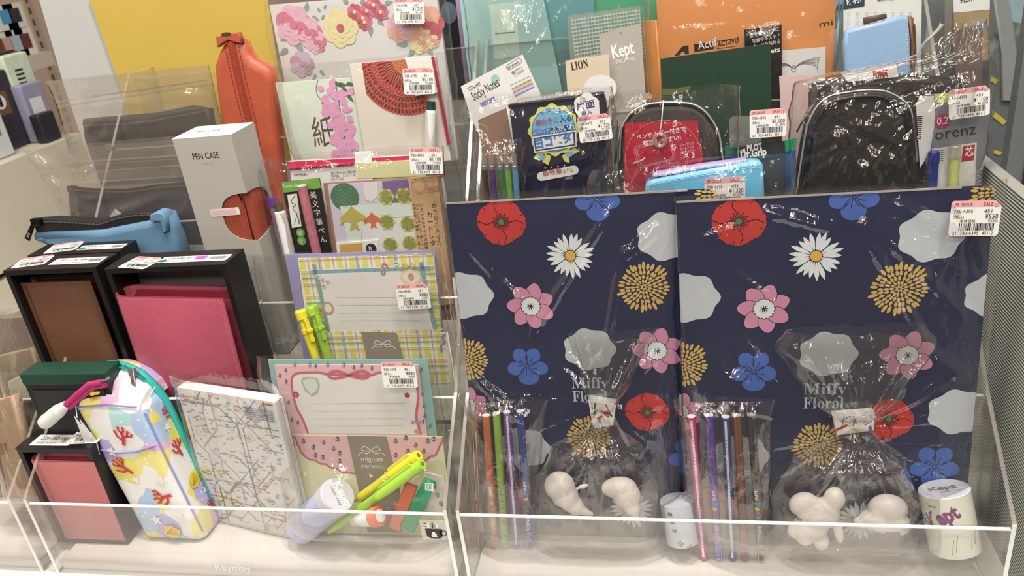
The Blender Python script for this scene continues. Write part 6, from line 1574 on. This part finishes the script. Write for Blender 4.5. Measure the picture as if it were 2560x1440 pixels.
# dark red packet behind the blue case, clear card pack and colour files
f = place((1825, 300), (1985, 285), 2, 7, dy=.002)
t = thing('refill_pack', 'dark carded pen pack with white lettering between the arched cases', 'pen pack', f)
m = MB(); m.slab(f.pts([(1850, 365), (1950, 350), (1962, 355), (1966, 480), (1850, 520)], .004), .002, .004, mat('charcoal_card', (56, 56, 54), .4)); z = .0044; U = Uf(f, z)
T('PILOT', 1868, 378, .0075, WHITE2, .0125, bold=.04, rot=.08, dz=0); T('Dr.Grip', 1852, 396, .0095, WHITE2, .022, bold=.04, rot=.08, dz=0); m.poly([U(*q) for q in [(1853, 375), (1862, 371), (1864, 380), (1858, 377), (1855, 384)]], z, WHITE2)
m.build('card', t)
m = MB(); m.slab(f.pts([(1822, 300), (1830, 292), (1900, 288), (1904, 360), (1825, 372)], .004), .001, .004, film_mat('blister_plastic', k=2, base=.08, rough=.1, haze=.2, hazecol=(.6, .6, .6))); m.build('blister', t)
for (P, c, lab) in (([(1958, 352), (1992, 344), (1990, 375), (1962, 380)], (50, 176, 120), 'green plastic file corner beside the carded pen pack'), ([(1960, 380), (1990, 375), (1985, 480), (1955, 480)], (54, 92, 160), 'blue plastic file corner below the green one'), ([(1812, 366), (1845, 364), (1848, 480), (1815, 480)], (36, 130, 96), 'dark green packet edge beside the arched olive case'), ([(1925, 420), (1958, 410), (1962, 520), (1930, 530)], (122, 40, 60), 'dark red packet beside the light blue case')):
    m = MB(); m.slab(f.pts(P, .001), -.001 - .002 * (c[0] < 40), .001, mat('file_%d_%d_%d' % c, c, .35)); o = m.build('plastic_file', None, f.M); tag(o, lab, 'file')
A, B = W3(f, 1838, 480, .006), W3(f, 1826, 385, .006); rod('pen', 'dark blue pen end beside the dark green packet', 'pen', A, B, [('barrel', [(0, .0036), (.9, .0036)], mat('ink_blue', (40, 44, 130), .3), 14), ('button', [(.9, .003), (1, .0028)], mat('ink_blue', (40, 44, 130), .3), 14)])
m = MB(); z = 0
# black case
f = place((2010, 228), (2300, 228), 2, 7, dy=-.008); fBK = f
t = thing('pen_case', 'large arched black pen case with a white zip edge, upper right', 'pen case', f)
BKC = mat('black_case_fabric', (34, 31, 29), .6, bump=(500, .3), vary=.1)
arch = [(1988, 480), (2000, 400), (2010, 340), (2020, 300), (2043, 260), (2073, 237), (2110, 228), (2167, 221), (2217, 223), (2260, 242), (2287, 273), (2297, 337), (2303, 400), (2306, 480)]
m = MB(); P = smooth(f.pts(arch), 3) + f.pts([(2310, 720), (1990, 720)]); m.slab(P, -.023, 0, BKC, b=.009, n=5); m.build('body', t)
m = MB(); ln = smooth(f.pts(arch[:-1], .001), 3); cxx = sum(p[0] for p in ln) / len(ln); q3 = lambda k, dy: [(p[0] + (cxx - p[0]) * k, p[1] - dy) for p in ln]
m.tube([(p[0], p[1], .0) for p in q3(.13, .0065)], .0022, mat('black_piping', (24, 22, 22), .4), 8); m.tube([(p[0], p[1], -.003) for p in q3(.035, .0018)], .0009, ZW, 6); m.build('zip', t)
m = MB(); m.slab(f.pts([(2022, 268), (2034, 262), (2000, 320), (1990, 330)], .003), .001, .004, mat('gunmetal', (110, 104, 96), .3, metal=.8), b=.0012); m.stroke(f.pts([(2018, 285), (2005, 300), (2015, 312), (2026, 295)], .003), .0008, .0045, ZW, close=True); m.build('zip_pull', t)
f3 = place((2020, 205), (2420, 190), 3, 7, dy=-.012)
t = thing('fabric_case', 'black fabric case with a white logo tag standing behind the arched black case', 'pen case', f3)
m = MB(); m.slab(f3.pts([(2028, 212), (2120, 196), (2300, 186), (2420, 200), (2440, 480), (2020, 480)]), -.02, 0, BKC, b=.006); m.build('body', t)
m = MB(); z = .001; U = Uf(f3, z); m.slab([U(*q) for q in [(2120, 205), (2100, 180), (2240, 160), (2246, 192)]], 0, z, WHITE); z += .0002
T('PUMA', 2182, 196, .0085, mat('logo_red', (186, 40, 40)), .0125, bold=.05, dz=0, rot=.05)
m.poly([U(*q) for q in [(2192, 181), (2200, 176), (2208, 177), (2216, 173), (2221, 170), (2220, 174), (2214, 179), (2216, 186), (2210, 181), (2204, 181), (2198, 184), (2190, 186)]], z, mat('logo_red', (186, 40, 40)))
m.build('logo_tag', t, label='white tag with a red leaping cat emblem')
# lead refill pack
f = place((2285, 245), (2480, 225), 2, 7, dy=-.008)
t = thing('lead_refill_pack', 'grey carded mechanical pencil lead pack with a magenta dot, far upper right', 'refill pack', f)
m = MB(); m.slab(f.pts([(2290, 262), (2300, 240), (2320, 236), (2470, 228), (2480, 240), (2450, 480), (2440, 560), (2310, 560), (2320, 440)]), -.001, .0006, mat('refill_grey', (132, 132, 130), .45)); z = .0009; U = Uf(f, z)
m.poly([U(*q) for q in [(2335, 235), (2372, 232), (2372, 255), (2340, 258)]], z, mat('refill_yellow', (206, 196, 100))); m.poly([U(*q) for q in [(2290, 262), (2300, 241), (2335, 240), (2338, 300), (2325, 380), (2300, 420)]], z, WHITE)
m.poly([U(*q) for q in [(2330, 372), (2442, 356), (2434, 560), (2320, 560)]], z, WHITE)
m.poly(circ(*U(2356, 302), .0062, n=24), z + .0002, mat('magenta_dot', (196, 40, 100))); T('0.2', 2342, 312, .0085, WHITE2, .0085, dz=.0005, bold=.01, rot=.06)
T('orenz', 2338, 350, .0135, INK, .031, dz=.0003, rot=.1, bold=-.005)
m.poly([U(*q) for q in [(2408, 366), (2437, 361), (2434, 400), (2403, 404)]], z + .0003, RC); T('芯', 2412, 390, .0085, WHITE2, .0065, dz=.0005, bold=.02)
for i in range(12): m.rect(U(2298, 0)[0] + .0005, U(2306, 290)[0], U(2300, 290 + i * 5)[1], U(2300, 292.5 + i * 5)[1], z + .0002, INK)
for i in range(9):
    for j in range(6): m.poly(circ(*U(2334 + i * 3.2, 376 + j * 5), .0004, n=6), z + .0002, GREY)
m.build('card', t)
for (tx, ty, c, lab, cat_) in ((2335, 378, (44, 56, 130), 'navy blue lead tube in the carded refill pack', 'lead tube'), (2388, 362, (206, 206, 110), 'clear lead tube with a lime ring in the carded refill pack', 'lead tube')):
    A, B = W3(f, tx - 8, 500, .005), W3(f, tx, ty, .005)
    rod('lead_tube', lab, cat_, A, B, [('tube', [(0, .0042), (.75, .0042)], mat('tube_%d' % tx, c, .3), 16), ('cap', [(.75, .0046), (.97, .0046), (1, .004)], mat('tube_%d' % tx, c, .3) if tx < 2350 else CLRP, 16)])
b4 = bag('clear_bag', 'crinkled clear film bag round the black arched case and lead pack', 'plastic bag', fBK, [(2365, 40, 2470, 60, .004), (2300, 130, 2485, 120, .008), (1990, 195, 2490, 180, .012), (1972, 300, 2492, 250, .016), (1965, 480, 2460, 440, .018), (1975, 700, 2440, 700, .018)], amp=.005, fq=40, seed=85, m=FILMH, nx=110, ny=90, back=.026,
         pins=pins_px(fBK, (2005, 265, 7, .05, 1.6), (2380, 175, 7, .06, 1.8), (2130, 320, 5, .05, .8)), lowest=.01, edge=.004)
sticker(b4, fBK, (2423, 256), '¥1,100', '¥1,000)', .019, 4, .9)
sticker(b2, fA, (1920, 308), '¥1,100', '¥1,000)', .0145, 0, .9)
f = place((1960, 190), (2000, 185), 3, 7, dy=-.012)
m = MB(); m.slab(f.pts([(1948, 190), (2022, 186), (2018, 420), (1958, 420)]), -.001, 0, mat('pinkish_card', (204, 168, 158), .5)); o = m.build('paper_card', None, f.M); tag(o, 'pale pinkish card standing between the two arched pen cases', 'card')
# ------------------------------------------------------------------ fourth and fifth tiers on the right
f = place((1640, -70), (2090, -110), 4, 7, dy=.002); fOF = f
ORF = mat('orange_translucent_file', (222, 134, 66), .35, vary=.05, scale=8)
t = thing('binder_folder', 'orange plastic binder folder with black printed model number, upper right', 'folder', f)
m = MB(); m.slab(f.pts([(1638, -70), (2092, -110), (2078, 400), (1660, 420)]), -.002, 0, ORF); m.build('cover', t)
m = MB(); m.slab(f.pts([(1600, 54), (1642, 49), (1655, 240), (1668, 420), (1632, 425), (1612, 240)]), -.004, .003, mat('orange_spine', (236, 146, 60), .35, vary=.04), b=.0015); m.build('spine_strip', t)
m = MB(); z = .0003; U = Uf(f, z)
m.poly([U(*q) for q in [(1686, 139), (1706, 116), (1721, 113), (1722, 134), (1712, 135), (1711, 128), (1704, 129), (1698, 138)]], z, INK)
m.poly([U(*q) for q in [(1735, 111), (1784, 104), (1785, 122), (1736, 130)]], z, INK); T('Actif', 1746, 125, .0115, WHITE2, .0185, dz=.0003, rot=.14)
m.stroke([U(*q) for q in [(1791, 103), (1841, 96), (1841, 115), (1792, 122)]], .0005, z, INK, close=True); T('ACT-3915', 1795, 117, .0068, INK, .0205, bold=.03, rot=.13, dz=0); T('mi', 2049, 68, .008, INK, .012, dz=0)
m.build('print', t)
f4 = place((1651, 147), (1927, 109), 3, 7)
m = MB(); m.slab(f4.pts([(1651, 147), (1927, 109), (1930, 420), (1662, 440)]), -.003, 0, mat('bottle_green_card', (34, 60, 40), .35, coat=.3, vary=.1)); m.poly(f4.pts([(1656, 238), (1656, 222), (1690, 222), (1728, 214), (1722, 226), (1690, 236)], .0003), .0003, mat('olive_patch', (90, 96, 30)))
o = m.build('card_pack', None, f4.M); tag(o, 'glossy bottle green card pack in front of the orange binder folder', 'card pack')
f = place((1861, 74), (1955, 62), 4, 7, dy=-.01)
t = thing('sign_card', 'black card with white Japanese lettering in front of the orange folder', 'card', f)
m = MB(); m.slab(f.pts([(1861, 74), (1954, 61), (1956, 300), (1866, 300)]), -.001, .0, BLK); z = .0003; U = Uf(f, z)
T('壁を傷つけずに', 1875, 94, .0046, WHITE2, .027, dz=0, rot=.14); T('写真やポスト', 1881, 108, .0044, WHITE2, .022, dz=0, rot=.14); T('カードを貼れる', 1884, 121, .0042, WHITE2, .0245, dz=0, rot=.12); T('Sheets', 1900, 138, .0065, WHITE2, .0185, dz=0, rot=.1, bold=.02)
m.build('card', t)
f = place((1925, 128), (2070, 116), 4, 7, dy=-.005)
m = MB(); m.slab(f.pts([(1925, 129), (2064, 117), (2062, 320), (1930, 330)]), -.001, 0, WHITE); z = .0003; U = Uf(f, z)
for sg in (-1, 1):
    for k in range(6):
        a = U(1984, 172); m.stroke(smooth([a, (a[0] + sg * .008, a[1] + .004 + k * .0004), (a[0] + sg * (.02 + k * .0006), a[1] + .001 + k * .0016 - (sg < 0) * .004), (a[0] + sg * .022, a[1] - .003 + k * .002 - (sg < 0) * .004)]), .0004, z, GREY)
m.stroke(circ(*U(1984, 172), .002, .003), .0005, z, GREY, close=True)
o = m.build('paper_card', None, f.M); tag(o, 'white card with a line drawn bow below the orange folder', 'card')
# blue patterned pen strip
f = place((2070, -20), (2110, -25), 4, 7, dy=.006)
t = thing('pen_sleeve', 'narrow sleeve with blue leaf pattern and barcode strip, upper right', 'sleeve', f)
m = MB(); m.slab(f.pts([(2084, -30), (2112, -30), (2092, 175), (2060, 175)]), -.002, 0, mat('leaf_blue', (96, 170, 200), .4, vary=.5, scale=220)); P = f.pts([(2090, -30), (2108, -30), (2088, 165), (2076, 165)], .0003); m.poly(P, .0003, mat('sleeve_pale_blue', (176, 196, 210), .4))
for k in range(26): a = f.uv(2099 - k * .6, 12 + k * 2.4, .0005); m.rect(a[0] - .0025, a[0] + .0025, a[1], a[1] + (.0003, .0006)[k % 2], .0005, INK)
rnd = random.Random(1)
for k in range(40): a = f.uv(2078 - k * .35 + rnd.uniform(-4, 4), 5 + k * 4, .0005); m.stroke([a, (a[0] + rnd.uniform(-.004, .004), a[1] + .005)], .0004, .0006, mat('leaf_ink', (40, 70, 110)))
m.build('sleeve', t)
# hang card with chevrons and light blue pouch
f = place((2108, -30), (2300, -40), 4, 7, dy=.0)
t = thing('hang_card', 'cream product card with faint chevrons behind the light blue pouch, upper right', 'card', f)
CRC = mat('cream_product_card', (206, 200, 184), .5); m = MB(); m.slab(f.pts([(2108, -30), (2305, -40), (2300, 300), (2110, 310)]), -.001, 0, CRC); z = .0003; U = Uf(f, z)
for i in range(8):
    for j in range(26):
        a = U(2122 + i * 22 - j * .4, 30 + j * 6); m.stroke([(a[0] - .0015, a[1] - .001), a, (a[0] + .0015, a[1] - .001)], .0003, z, mat('chevron_grey', (176, 170, 156)))
m.poly([U(*q) for q in [(2110, -30), (2162, -30), (2161, 15), (2108, 24)]], z + .0002, mat('deep_teal_label', (36, 56, 64))); T('便利!', 2115, 11, .0095, WHITE2, .0135, dz=.0005, rot=.1, bold=.02); T('with Adjustable', 2193, 5, .0062, INK, .024, dz=.0002, rot=.07)
m.build('card', t)
f = place((2112, 75), (2268, 38), 4, 7, dy=-.02)
t = thing('pouch', 'light dusty blue pouch with a brown zipped side on the chevron card', 'pouch', f)
DB = mat('dusty_blue_leather', (140, 168, 196), .4, bump=(200, .2), vary=.04); m = MB(); m.slab(f.pts([(2117, 76), (2270, 38), (2277, 100), (2278, 165), (2275, 300), (2112, 300), (2110, 120)]), -.014, 0, DB, b=.003); m.build('body', t)
m = MB(); m.slab(f.pts([(2273, 40), (2286, 44), (2290, 150), (2286, 300), (2278, 300), (2279, 100)], 0), -.013, -.001, mat('brown_zip_tape', (126, 80, 44), .5), b=.002); m.tube([(*f.uv(2286, 60), 0), (*f.uv(2289, 120), 0), (*f.uv(2289, 165), 0)], .0008, mat('brown_zip_teeth', (90, 60, 36), .4), 6); m.build('zip_side', t)
m = MB()
for k in range(16): a = f.uv(2263 + k * .6, 45 + k * 7.5, .0003); m.stroke([a, (a[0] + .0003, a[1] - .0013)], .0005, .0004, ST)
m.build('stitching', t)
m = MB(); m.slab(f.pts([(2160, 44), (2218, 34), (2219, 46), (2162, 62)], -.003), -.01, -.004, mat('brown_tab', (92, 58, 40), .5), b=.002); m.build('brown_tab', t)
# dark strap and tan card further right
f = place((2300, -30), (2470, -40), 5, 7, dy=-.01)
m = MB(); m.slab(f.pts([(2302, -30), (2475, -40), (2470, 420), (2306, 430)]), -.002, 0, mat('grey_green_pack', (92, 94, 88), .5, vary=.15, scale=12)); o = m.build('grey_packet', None, f.M); tag(o, 'dull grey green packet behind the crinkled bag, upper right', 'packet')
f = place((2385, -30), (2475, -40), 4, 7, dy=.01)
m = MB(); m.slab(f.pts([(2382, -30), (2475, -38), (2474, 24), (2384, 32)]), -.001, .0004, CRC); m.slab(f.pts([(2384, 32), (2474, 24), (2470, 150), (2388, 160)]), -.001, .0002, mat('tan_packet', (150, 124, 84), .5)); m.slab(f.pts([(2386, 75), (2455, 60), (2450, 300), (2392, 300)]), .0005, .001, mat('brown_inner', (96, 78, 66), .5, vary=.3, scale=30)); z = .0006; U = Uf(f, z); T('zizm', 2400, 8, .006, INK, .012, dz=0)
o = m.build('header_pack', None, f.M); tag(o, 'packet with a cream curved header over brown contents, top right', 'packet')
f = place((2340, -30), (2365, -30), 4, 7, dy=-.004)
m = MB(); m.slab(f.pts([(2362, -30), (2384, -30), (2375, 140), (2362, 140)]), -.0005, 0, ZIPF); o = m.build('plastic_strap', None, f.M); tag(o, 'translucent pale plastic strip hanging beside the cream header packet', 'strip')
# teal file, green file, grid notes, tags, sticky notes
f = place((1140, -60), (1400, -80), 4, 7, dy=.012)
TL_ = mat('pale_teal_file', (148, 190, 178), .35, vary=.06, scale=9)
m = MB(); m.slab(f.pts([(1143, -60), (1345, -70), (1420, 300), (1188, 300), (1160, 100)]), -.002, 0, TL_); z = .0003; U = Uf(f, z); m.poly([U(*q) for q in [(1222, 12), (1290, 4), (1300, 140), (1236, 150)]], z, mat('pale_mint_label', (186, 206, 184))); m.stroke([U(1238, 84), U(1287, 80)], .001, z + .0002, GREY)
o = m.build('plastic_folder', None, f.M); tag(o, 'pale teal plastic folder at the back left of the right rack', 'folder')
m = MB(); m.slab(Fr(f.O + Vector((0, .006, 0)), 7).pts([(1290, -70), (1480, -85), (1500, 300), (1340, 300)]), -.002, 0, mat('deep_teal_file', (92, 152, 150), .35, vary=.06, scale=9)); o = m.build('plastic_folder', None, Fr(f.O + Vector((0, .006, 0)), 7).M); tag(o, 'deeper blue teal plastic folder between the pale teal and green ones', 'folder')
f5 = Fr(f.O + Vector((0, .01, 0)), 7)
m = MB(); m.slab(f5.pts([(1360, -80), (1660, -110), (1660, 300), (1420, 320)]), -.002, 0, mat('emerald_file', (64, 160, 110), .35, vary=.06, scale=9)); o = m.build('plastic_folder', None, f5.M); tag(o, 'emerald green plastic folder behind the grid pocket', 'folder')
f = place((1420, 42), (1600, 14), 4, 7, dy=-.002)
t = thing('mesh_pocket', 'clear plastic pocket with a fine white grid in front of the emerald folder', 'pocket', f)
m = MB(); m.slab(smooth(f.pts([(1418, 60), (1421, 42), (1432, 37), (1560, 20), (1602, 14)]), 2) + f.pts([(1618, 300), (1440, 310)]), -.003, 0, film_mat('pocket_film', haze=.35, hazecol=(.6, .72, .66), rough=.12)); z = .0004; U = Uf(f, z)
GW = mat('grid_white', (214, 222, 214), .4)
for i in range(14): m.stroke([U(1426 + i * 1.2, 52 + i * 9.5), U(1600 + i, 26 + i * 9)], .0011, z, GW)
for i in range(23): m.stroke([U(1430 + i * 8, 46 - i * 1.2), U(1450 + i * 8, 290)], .0005, z + .0002, GW)
m.build('pocket', t)
f = place((1497, 86), (1608, 52), 3, 7, dy=.012)
t = thing('hang_tag', 'warm grey card tag with white lettering leaning before the grid pocket', 'card', f)
m = MB(); m.slab(f.pts([(1497, 86), (1602, 57), (1618, 300), (1525, 320)]), -.001, 0, mat('warm_grey_card', (174, 160, 142), .5)); z = .0003; U = Uf(f, z); T('Kept', 1532, 146, .017, WHITE2, .021, dz=0, bold=.03, rot=.14); T('SINCE 1989', 1540, 160, .005, WHITE2, .0185, dz=0, rot=.1); m.stroke([U(1549, 80), U(1552, 84), U(1556, 79)], .0006, z, GREY)
m.build('card', t)
f = place((1413, 152), (1520, 136), 3, 7, dy=.004)
t = thing('header_card', 'tan header card with dark serif lettering below the grid pocket', 'card', f)
m = MB(); m.slab(f.pts([(1413, 152), (1522, 135), (1530, 300), (1425, 310)]), -.001, 0, mat('tan_card', (214, 188, 152), .5)); z = .0003; U = Uf(f, z); T('𝐋𝐈𝐎𝐍', 1429, 176, .0105, INK, .0165, dz=0, rot=.12); m.poly([p for p in circ(*U(1500, 222), .016, .013, 24)], z, WHITE)
m.build('card', t)
f = place((1152, 216), (1306, 136), 3, 7, dy=-.004)
t = thing('sticky_note_pack', 'tilted white sticky note card with a green dot, left end of the right rack', 'card pack', f)
m = MB(); Q = [(1152, 216), (1306, 136), (1350, 232), (1380, 330), (1240, 420), (1180, 300)]; m.slab(f.pts(Q), -.001, 0, WHITE); z = .0003; U = Uf(f, z); R_ = .5
T('Sticky Notes', 1186, 252, .0125, INK, .030, dz=0, rot=.44); m.poly(circ(*U(1238, 197), .0042), z, mat('mint_dot', (150, 196, 164))); m.stroke(smooth([U(1168, 222), U(1180, 214), U(1186, 219), U(1192, 210), U(1200, 205)]), .0005, z, INK); T('MIDORI', 1174, 229, .0028, GREY, .013, dz=0, rot=.44)
P = rrect(0, .016, -.002, .0032, .0024); a = U(1268, 172); m.stroke([(a[0] + x * math.cos(.44) - y * math.sin(.44), a[1] + x * math.sin(.44) + y * math.cos(.44)) for x, y in P], .0004, z, GREY, close=True); T('60 sheets', 1271, 173, .0042, INK, .0125, dz=.0001, rot=.44)
T('8種のデザイン', 1281, 186, .0034, INK, .0115, dz=0, rot=.44); T('どこでもはれる', 1287, 192, .0034, INK, .0105, dz=0, rot=.44)
for k, c in enumerate(((200, 214, 200), (220, 170, 120), (180, 180, 210))): m.poly([U(*q) for q in [(1276 + 4 * k, 213 + 9 * k), (1324 + 4 * k, 190 + 9 * k), (1328 + 4 * k, 198 + 9 * k), (1280 + 4 * k, 222 + 9 * k)]], z + .0001 * k, mat('note_%d' % c[0], c)); m.stroke([U(*q) for q in [(1276 + 4 * k, 213 + 9 * k), (1324 + 4 * k, 190 + 9 * k), (1328 + 4 * k, 198 + 9 * k), (1280 + 4 * k, 222 + 9 * k)]], .0003, z + .0001 * k + .0002, GREY, close=True)
m.poly([U(*q) for q in [(1200, 258), (1236, 240), (1240, 250), (1204, 268)]], z, mat('violet_note', (130, 120, 180)))
m.build('card', t)
f = place((1230, 290), (1275, 280), 2, 7, dy=.02)
m = MB(); m.slab(f.pts([(1195, 300), (1265, 270), (1300, 470), (1215, 480)]), -.002, 0, mat('kraft_brown_pack', (170, 128, 100), .5, vary=.25, scale=25)); o = m.build('kraft_packet', None, f.M); tag(o, 'brown kraft packet below the tilted sticky note card', 'packet')
b5 = bag('clear_bag', 'clear film bag over the teal and green folders, top of the right rack', 'plastic bag', fOF, [(1600, -60, 2100, -100, .02), (1600, 100, 2100, 80, .022), (1600, 260, 2080, 240, .022), (1610, 420, 2080, 420, .02)], amp=.0035, fq=22, seed=86, nx=60, pins=pins_px(fOF, (1900, 50, 5, .07, 1.0), (2040, 120, 5, .06, 1.3)), lowest=.01)
b5['label'] = 'clear film bag over the orange binder folder and its cards'
fTT = place((1143, -60), (1600, -90), 4, 7, dy=-.008)
bag('clear_bag', 'clear film bag over the teal folder and grid pocket', 'plastic bag', fTT, [(1150, -60, 1625, -90, .012), (1170, 100, 1625, 80, .016), (1185, 260, 1630, 250, .016), (1200, 420, 1640, 420, .016)], amp=.0035, fq=24, seed=87, nx=56, pins=pins_px(fTT, (1290, 170, 5, .06, 1.2)), lowest=.01)
# dark packets seen in the gap between the racks
f = place((1108, -30), (1150, -30), 5, 7, dy=-.02)
m = MB(); m.slab(f.pts([(1085, -60), (1140, -60), (1185, 250), (1110, 250)]), -.003, 0, mat('black_gloss_pack', (34, 34, 38), .25)); m.poly(circ(*f.uv(1122, 32, .0003), .009, .011), .0004, mat('slate_disc', (84, 92, 98))); o = m.build('card_pack', None, f.M); tag(o, 'black glossy pack with a slate disc in the gap between the two racks', 'card pack')
m = MB(); m.slab(f.pts([(1132, -60), (1146, -60), (1190, 260), (1170, 260)], .002), .001, .003, mat('mauve_edge', (170, 130, 160), .4)); o = m.build('plastic_file', None, f.M); tag(o, 'mauve file edge between the black pack and the teal folder', 'file')
# ------------------------------------------------------------------ neighbouring goods and fixtures
RIBP = bpy.data.materials.new('ribbed_grey_panel'); RIBP.use_nodes = True
nt = RIBP.node_tree; b = nt.nodes['Principled BSDF']; b.inputs['Roughness'].default_value = .5
wv = nt.nodes.new('ShaderNodeTexWave'); wv.bands_direction = 'Z'; wv.inputs['Scale'].default_value = 110; tc = nt.nodes.new('ShaderNodeTexCoord'); nt.links.new(tc.outputs['Object'], wv.inputs['Vector'])
rp = nt.nodes.new('ShaderNodeValToRGB'); rp.color_ramp.elements[0].color = C(124, 120, 104); rp.color_ramp.elements[1].color = C(206, 200, 178); rp.color_ramp.elements[0].position = .3; rp.color_ramp.elements[1].position = .6
nt.links.new(wv.outputs[0], rp.inputs[0]); nt.links.new(rp.outputs[0], b.inputs['Base Color'])
bp = nt.nodes.new('ShaderNodeBump'); bp.inputs['Strength'].default_value = .6; bp.inputs['Distance'].default_value = .002; nt.links.new(wv.outputs[0], bp.inputs['Height']); nt.links.new(bp.outputs[0], b.inputs['Normal'])
m = MB(); m.box(.258, .268, -.07, .25, -.0115, .285, RIBP); o = m.build('ribbed_panel'); tag(o, 'grey finely ribbed panel standing right of the racks', 'panel')
p = onX(2530, 200, .30); PM = mat('grey_metal_post', (128, 130, 124), .35, metal=.3)
m = MB(); p = on_plane(2538, 200, (0, .27, 0), Vector((0, 1, 0))); m.box(p.x, p.x + .016, .26, .275, -.0115, .8, PM); m.box(p.x + .0155, p.x + .0165, .255, .275, -.0115, .8, mat('post_slot_dark', (60, 60, 58), .5)); o = m.build('metal_post'); tag(o, 'grey metal shelf post rising at the right edge', 'post')
f = Fr((.33, .62, -.01), 3)
t = thing('hanging_bag', 'dark grey bag with yellow stripes hanging behind the metal post', 'bag', f)
def q2(*l): return f.pts(l)
m = MB(); m.slab(q2((2440, 140), (2560, 60), (2640, 100), (2640, 520), (2430, 520)), -.05, 0, mat('slate_bag', (88, 92, 88), .7, vary=.2, scale=12), b=.01); m.build('body', t)
m = MB(); m.slab(q2((2475, -40), (2515, -40), (2540, 130), (2530, 250), (2500, 250), (2500, 130)), .001, .006, mat('grey_strap', (128, 128, 120), .6), b=.002); m.build('strap', t)
m = MB(); 
for P in (((2478, 190), (2496, 200), (2490, 210), (2476, 203)), ((2482, 275), (2517, 303), (2508, 313), (2480, 290)), ((2486, 375), (2506, 380), (2500, 388), (2484, 384))): m.slab([f.uv(*a_, .002) for a_ in P], .0005, .002, mat('yellow_tape', (190, 160, 50), .5))
m.build('yellow_stripes', t)
f = Fr((.3, .9, -.2), 0)
m = MB(); m.slab(f.pts([(1000, -200), (2700, -260), (2700, 700), (1000, 800)]), -.01, 0, mat('grey_backboard', (108, 106, 98), .7, vary=.15, scale=5)); o = m.build('back_board', None, f.M); tag(o, 'grey display board standing behind the whole right rack', 'board')
f = Fr((-.2, .72, -.01), 2)
m = MB(); m.slab(f.pts([(2500, -60), (2700, -60), (2700, 90), (2520, 90)]), -.004, 0, mat('pale_blue_cloth', (140, 160, 160), .7, vary=.2)); o = m.build('cloth_item', None, f.M); tag(o, 'pale blue cloth corner at the top right edge', 'cloth')
# neighbouring rack, left
rk3 = rack('low clear acrylic rack of snack brown packets at the far left edge', -.93, -.622, tiers=2)
def packet(label, P, Y, z0, c, c2, lean=12, txt=None, name='wrapped_packet'):
    f = Fr((0, Y, z0), lean); t = thing(name, label, 'packet', f, None)
    m = MB(); m.slab(f.pts(P), -.012, 0, mat('packet_%d_%d_%d' % c, c, .4, vary=.25, scale=30, bump=(40, .6)), b=.003)
    if txt: u = f.uv(*txt[1], .0003); m.text(txt[0], u[0], u[1], .012, .0005, mat('packet_ink', (70, 62, 54), .5), bold=.02)
    if c2: m.poly(f.pts([((P[0][0] + P[1][0]) / 2 + dx, (P[0][1] + P[2][1]) / 2 + dy) for dx, dy in ((-12, -14), (14, -18), (18, 10), (-8, 14))], .0004), .0004, mat('packet_%d_%d_%d' % c2, c2, .4))
    m.build('wrapper', t)
    film('film', t, [(f.uv(*P[3])[1] - .002, f.uv(*P[3])[0] - .004, f.uv(*P[2])[0] + .004, .003), (f.uv(*P[0])[1] + .01, f.uv(*P[0])[0] - .006, f.uv(*P[1])[0] + .006, .003)], amp=.003, fq=50, m=FILMH, seed=hash(label) % 50 if 0 else len(label), nx=24, ny=24, back=.013)
packet('olive cream packet with a dark character mark beside the green lidded box', [(15, 955), (72, 930), (128, 1120), (70, 1180)], .0, 0, (176, 166, 134), None, txt=('涼', (52, 1075)))
packet('tan brown wrapped packet below the olive cream one at the left edge', [(-30, 1010), (30, 990), (92, 1240), (20, 1250)], -.03, 0, (186, 146, 108), (160, 110, 70))
packet('brown wrapped packet at the far left edge of the low rack', [(-60, 1030), (-6, 1010), (40, 1240), (-20, 1250)], -.015, 0, (150, 116, 90), None)
packet('crinkled packet with red and orange print above the low left rack', [(-20, 800), (52, 770), (66, 850), (-10, 890)], .17, 0, (176, 160, 140), (206, 84, 60))
packet('silver grey crinkled packet at the left edge below the base cabinet', [(-40, 860), (14, 835), (20, 890), (-30, 930)], .14, 0, (150, 146, 140), None)
packet('long tan packet leaning deep in the low left rack behind the olive cream packet', [(-50, 900), (80, 870), (150, 1150), (0, 1180)], .045, .07, (160, 132, 104), (120, 84, 60))
packet('dusky brown packet standing upright at the back of the low left rack', [(-90, 800), (60, 790), (130, 1000), (-60, 1010)], .12, .07, (136, 112, 92), (190, 90, 60))
for o in list(COL.objects):
    if o.type == 'MESH' and not o.data.polygons: bpy.data.objects.remove(o)

# pieces of a part sit one level deeper
for o in list(COL.objects):
    k = o.name.split('.')[0]; p = o.parent
    want = {'zip_pull': ('zip',), 'barrel_print': ('barrel',), 'lid_print': ('lid',), 'clip': ('cap', 'push_cap', 'barrel'), 'tag_string': ('swing_tag', 'card'), 'ring_binder': ('inner_pockets',), 'spine_seam': ('cover',), 'stitching': ('body',), 'gusset_motifs': ('top_gusset',), 'sea_motifs': ('body',), 'cap_hole': ('cap',), 'ruching': ('body',), 'hang_hole': ('zip_strip', 'film')}.get(k)
    if p and want:
        for w_ in want:
            c = [q for q in p.children if q.name.split('.')[0] == w_]
            if c: o.parent = c[0]; break
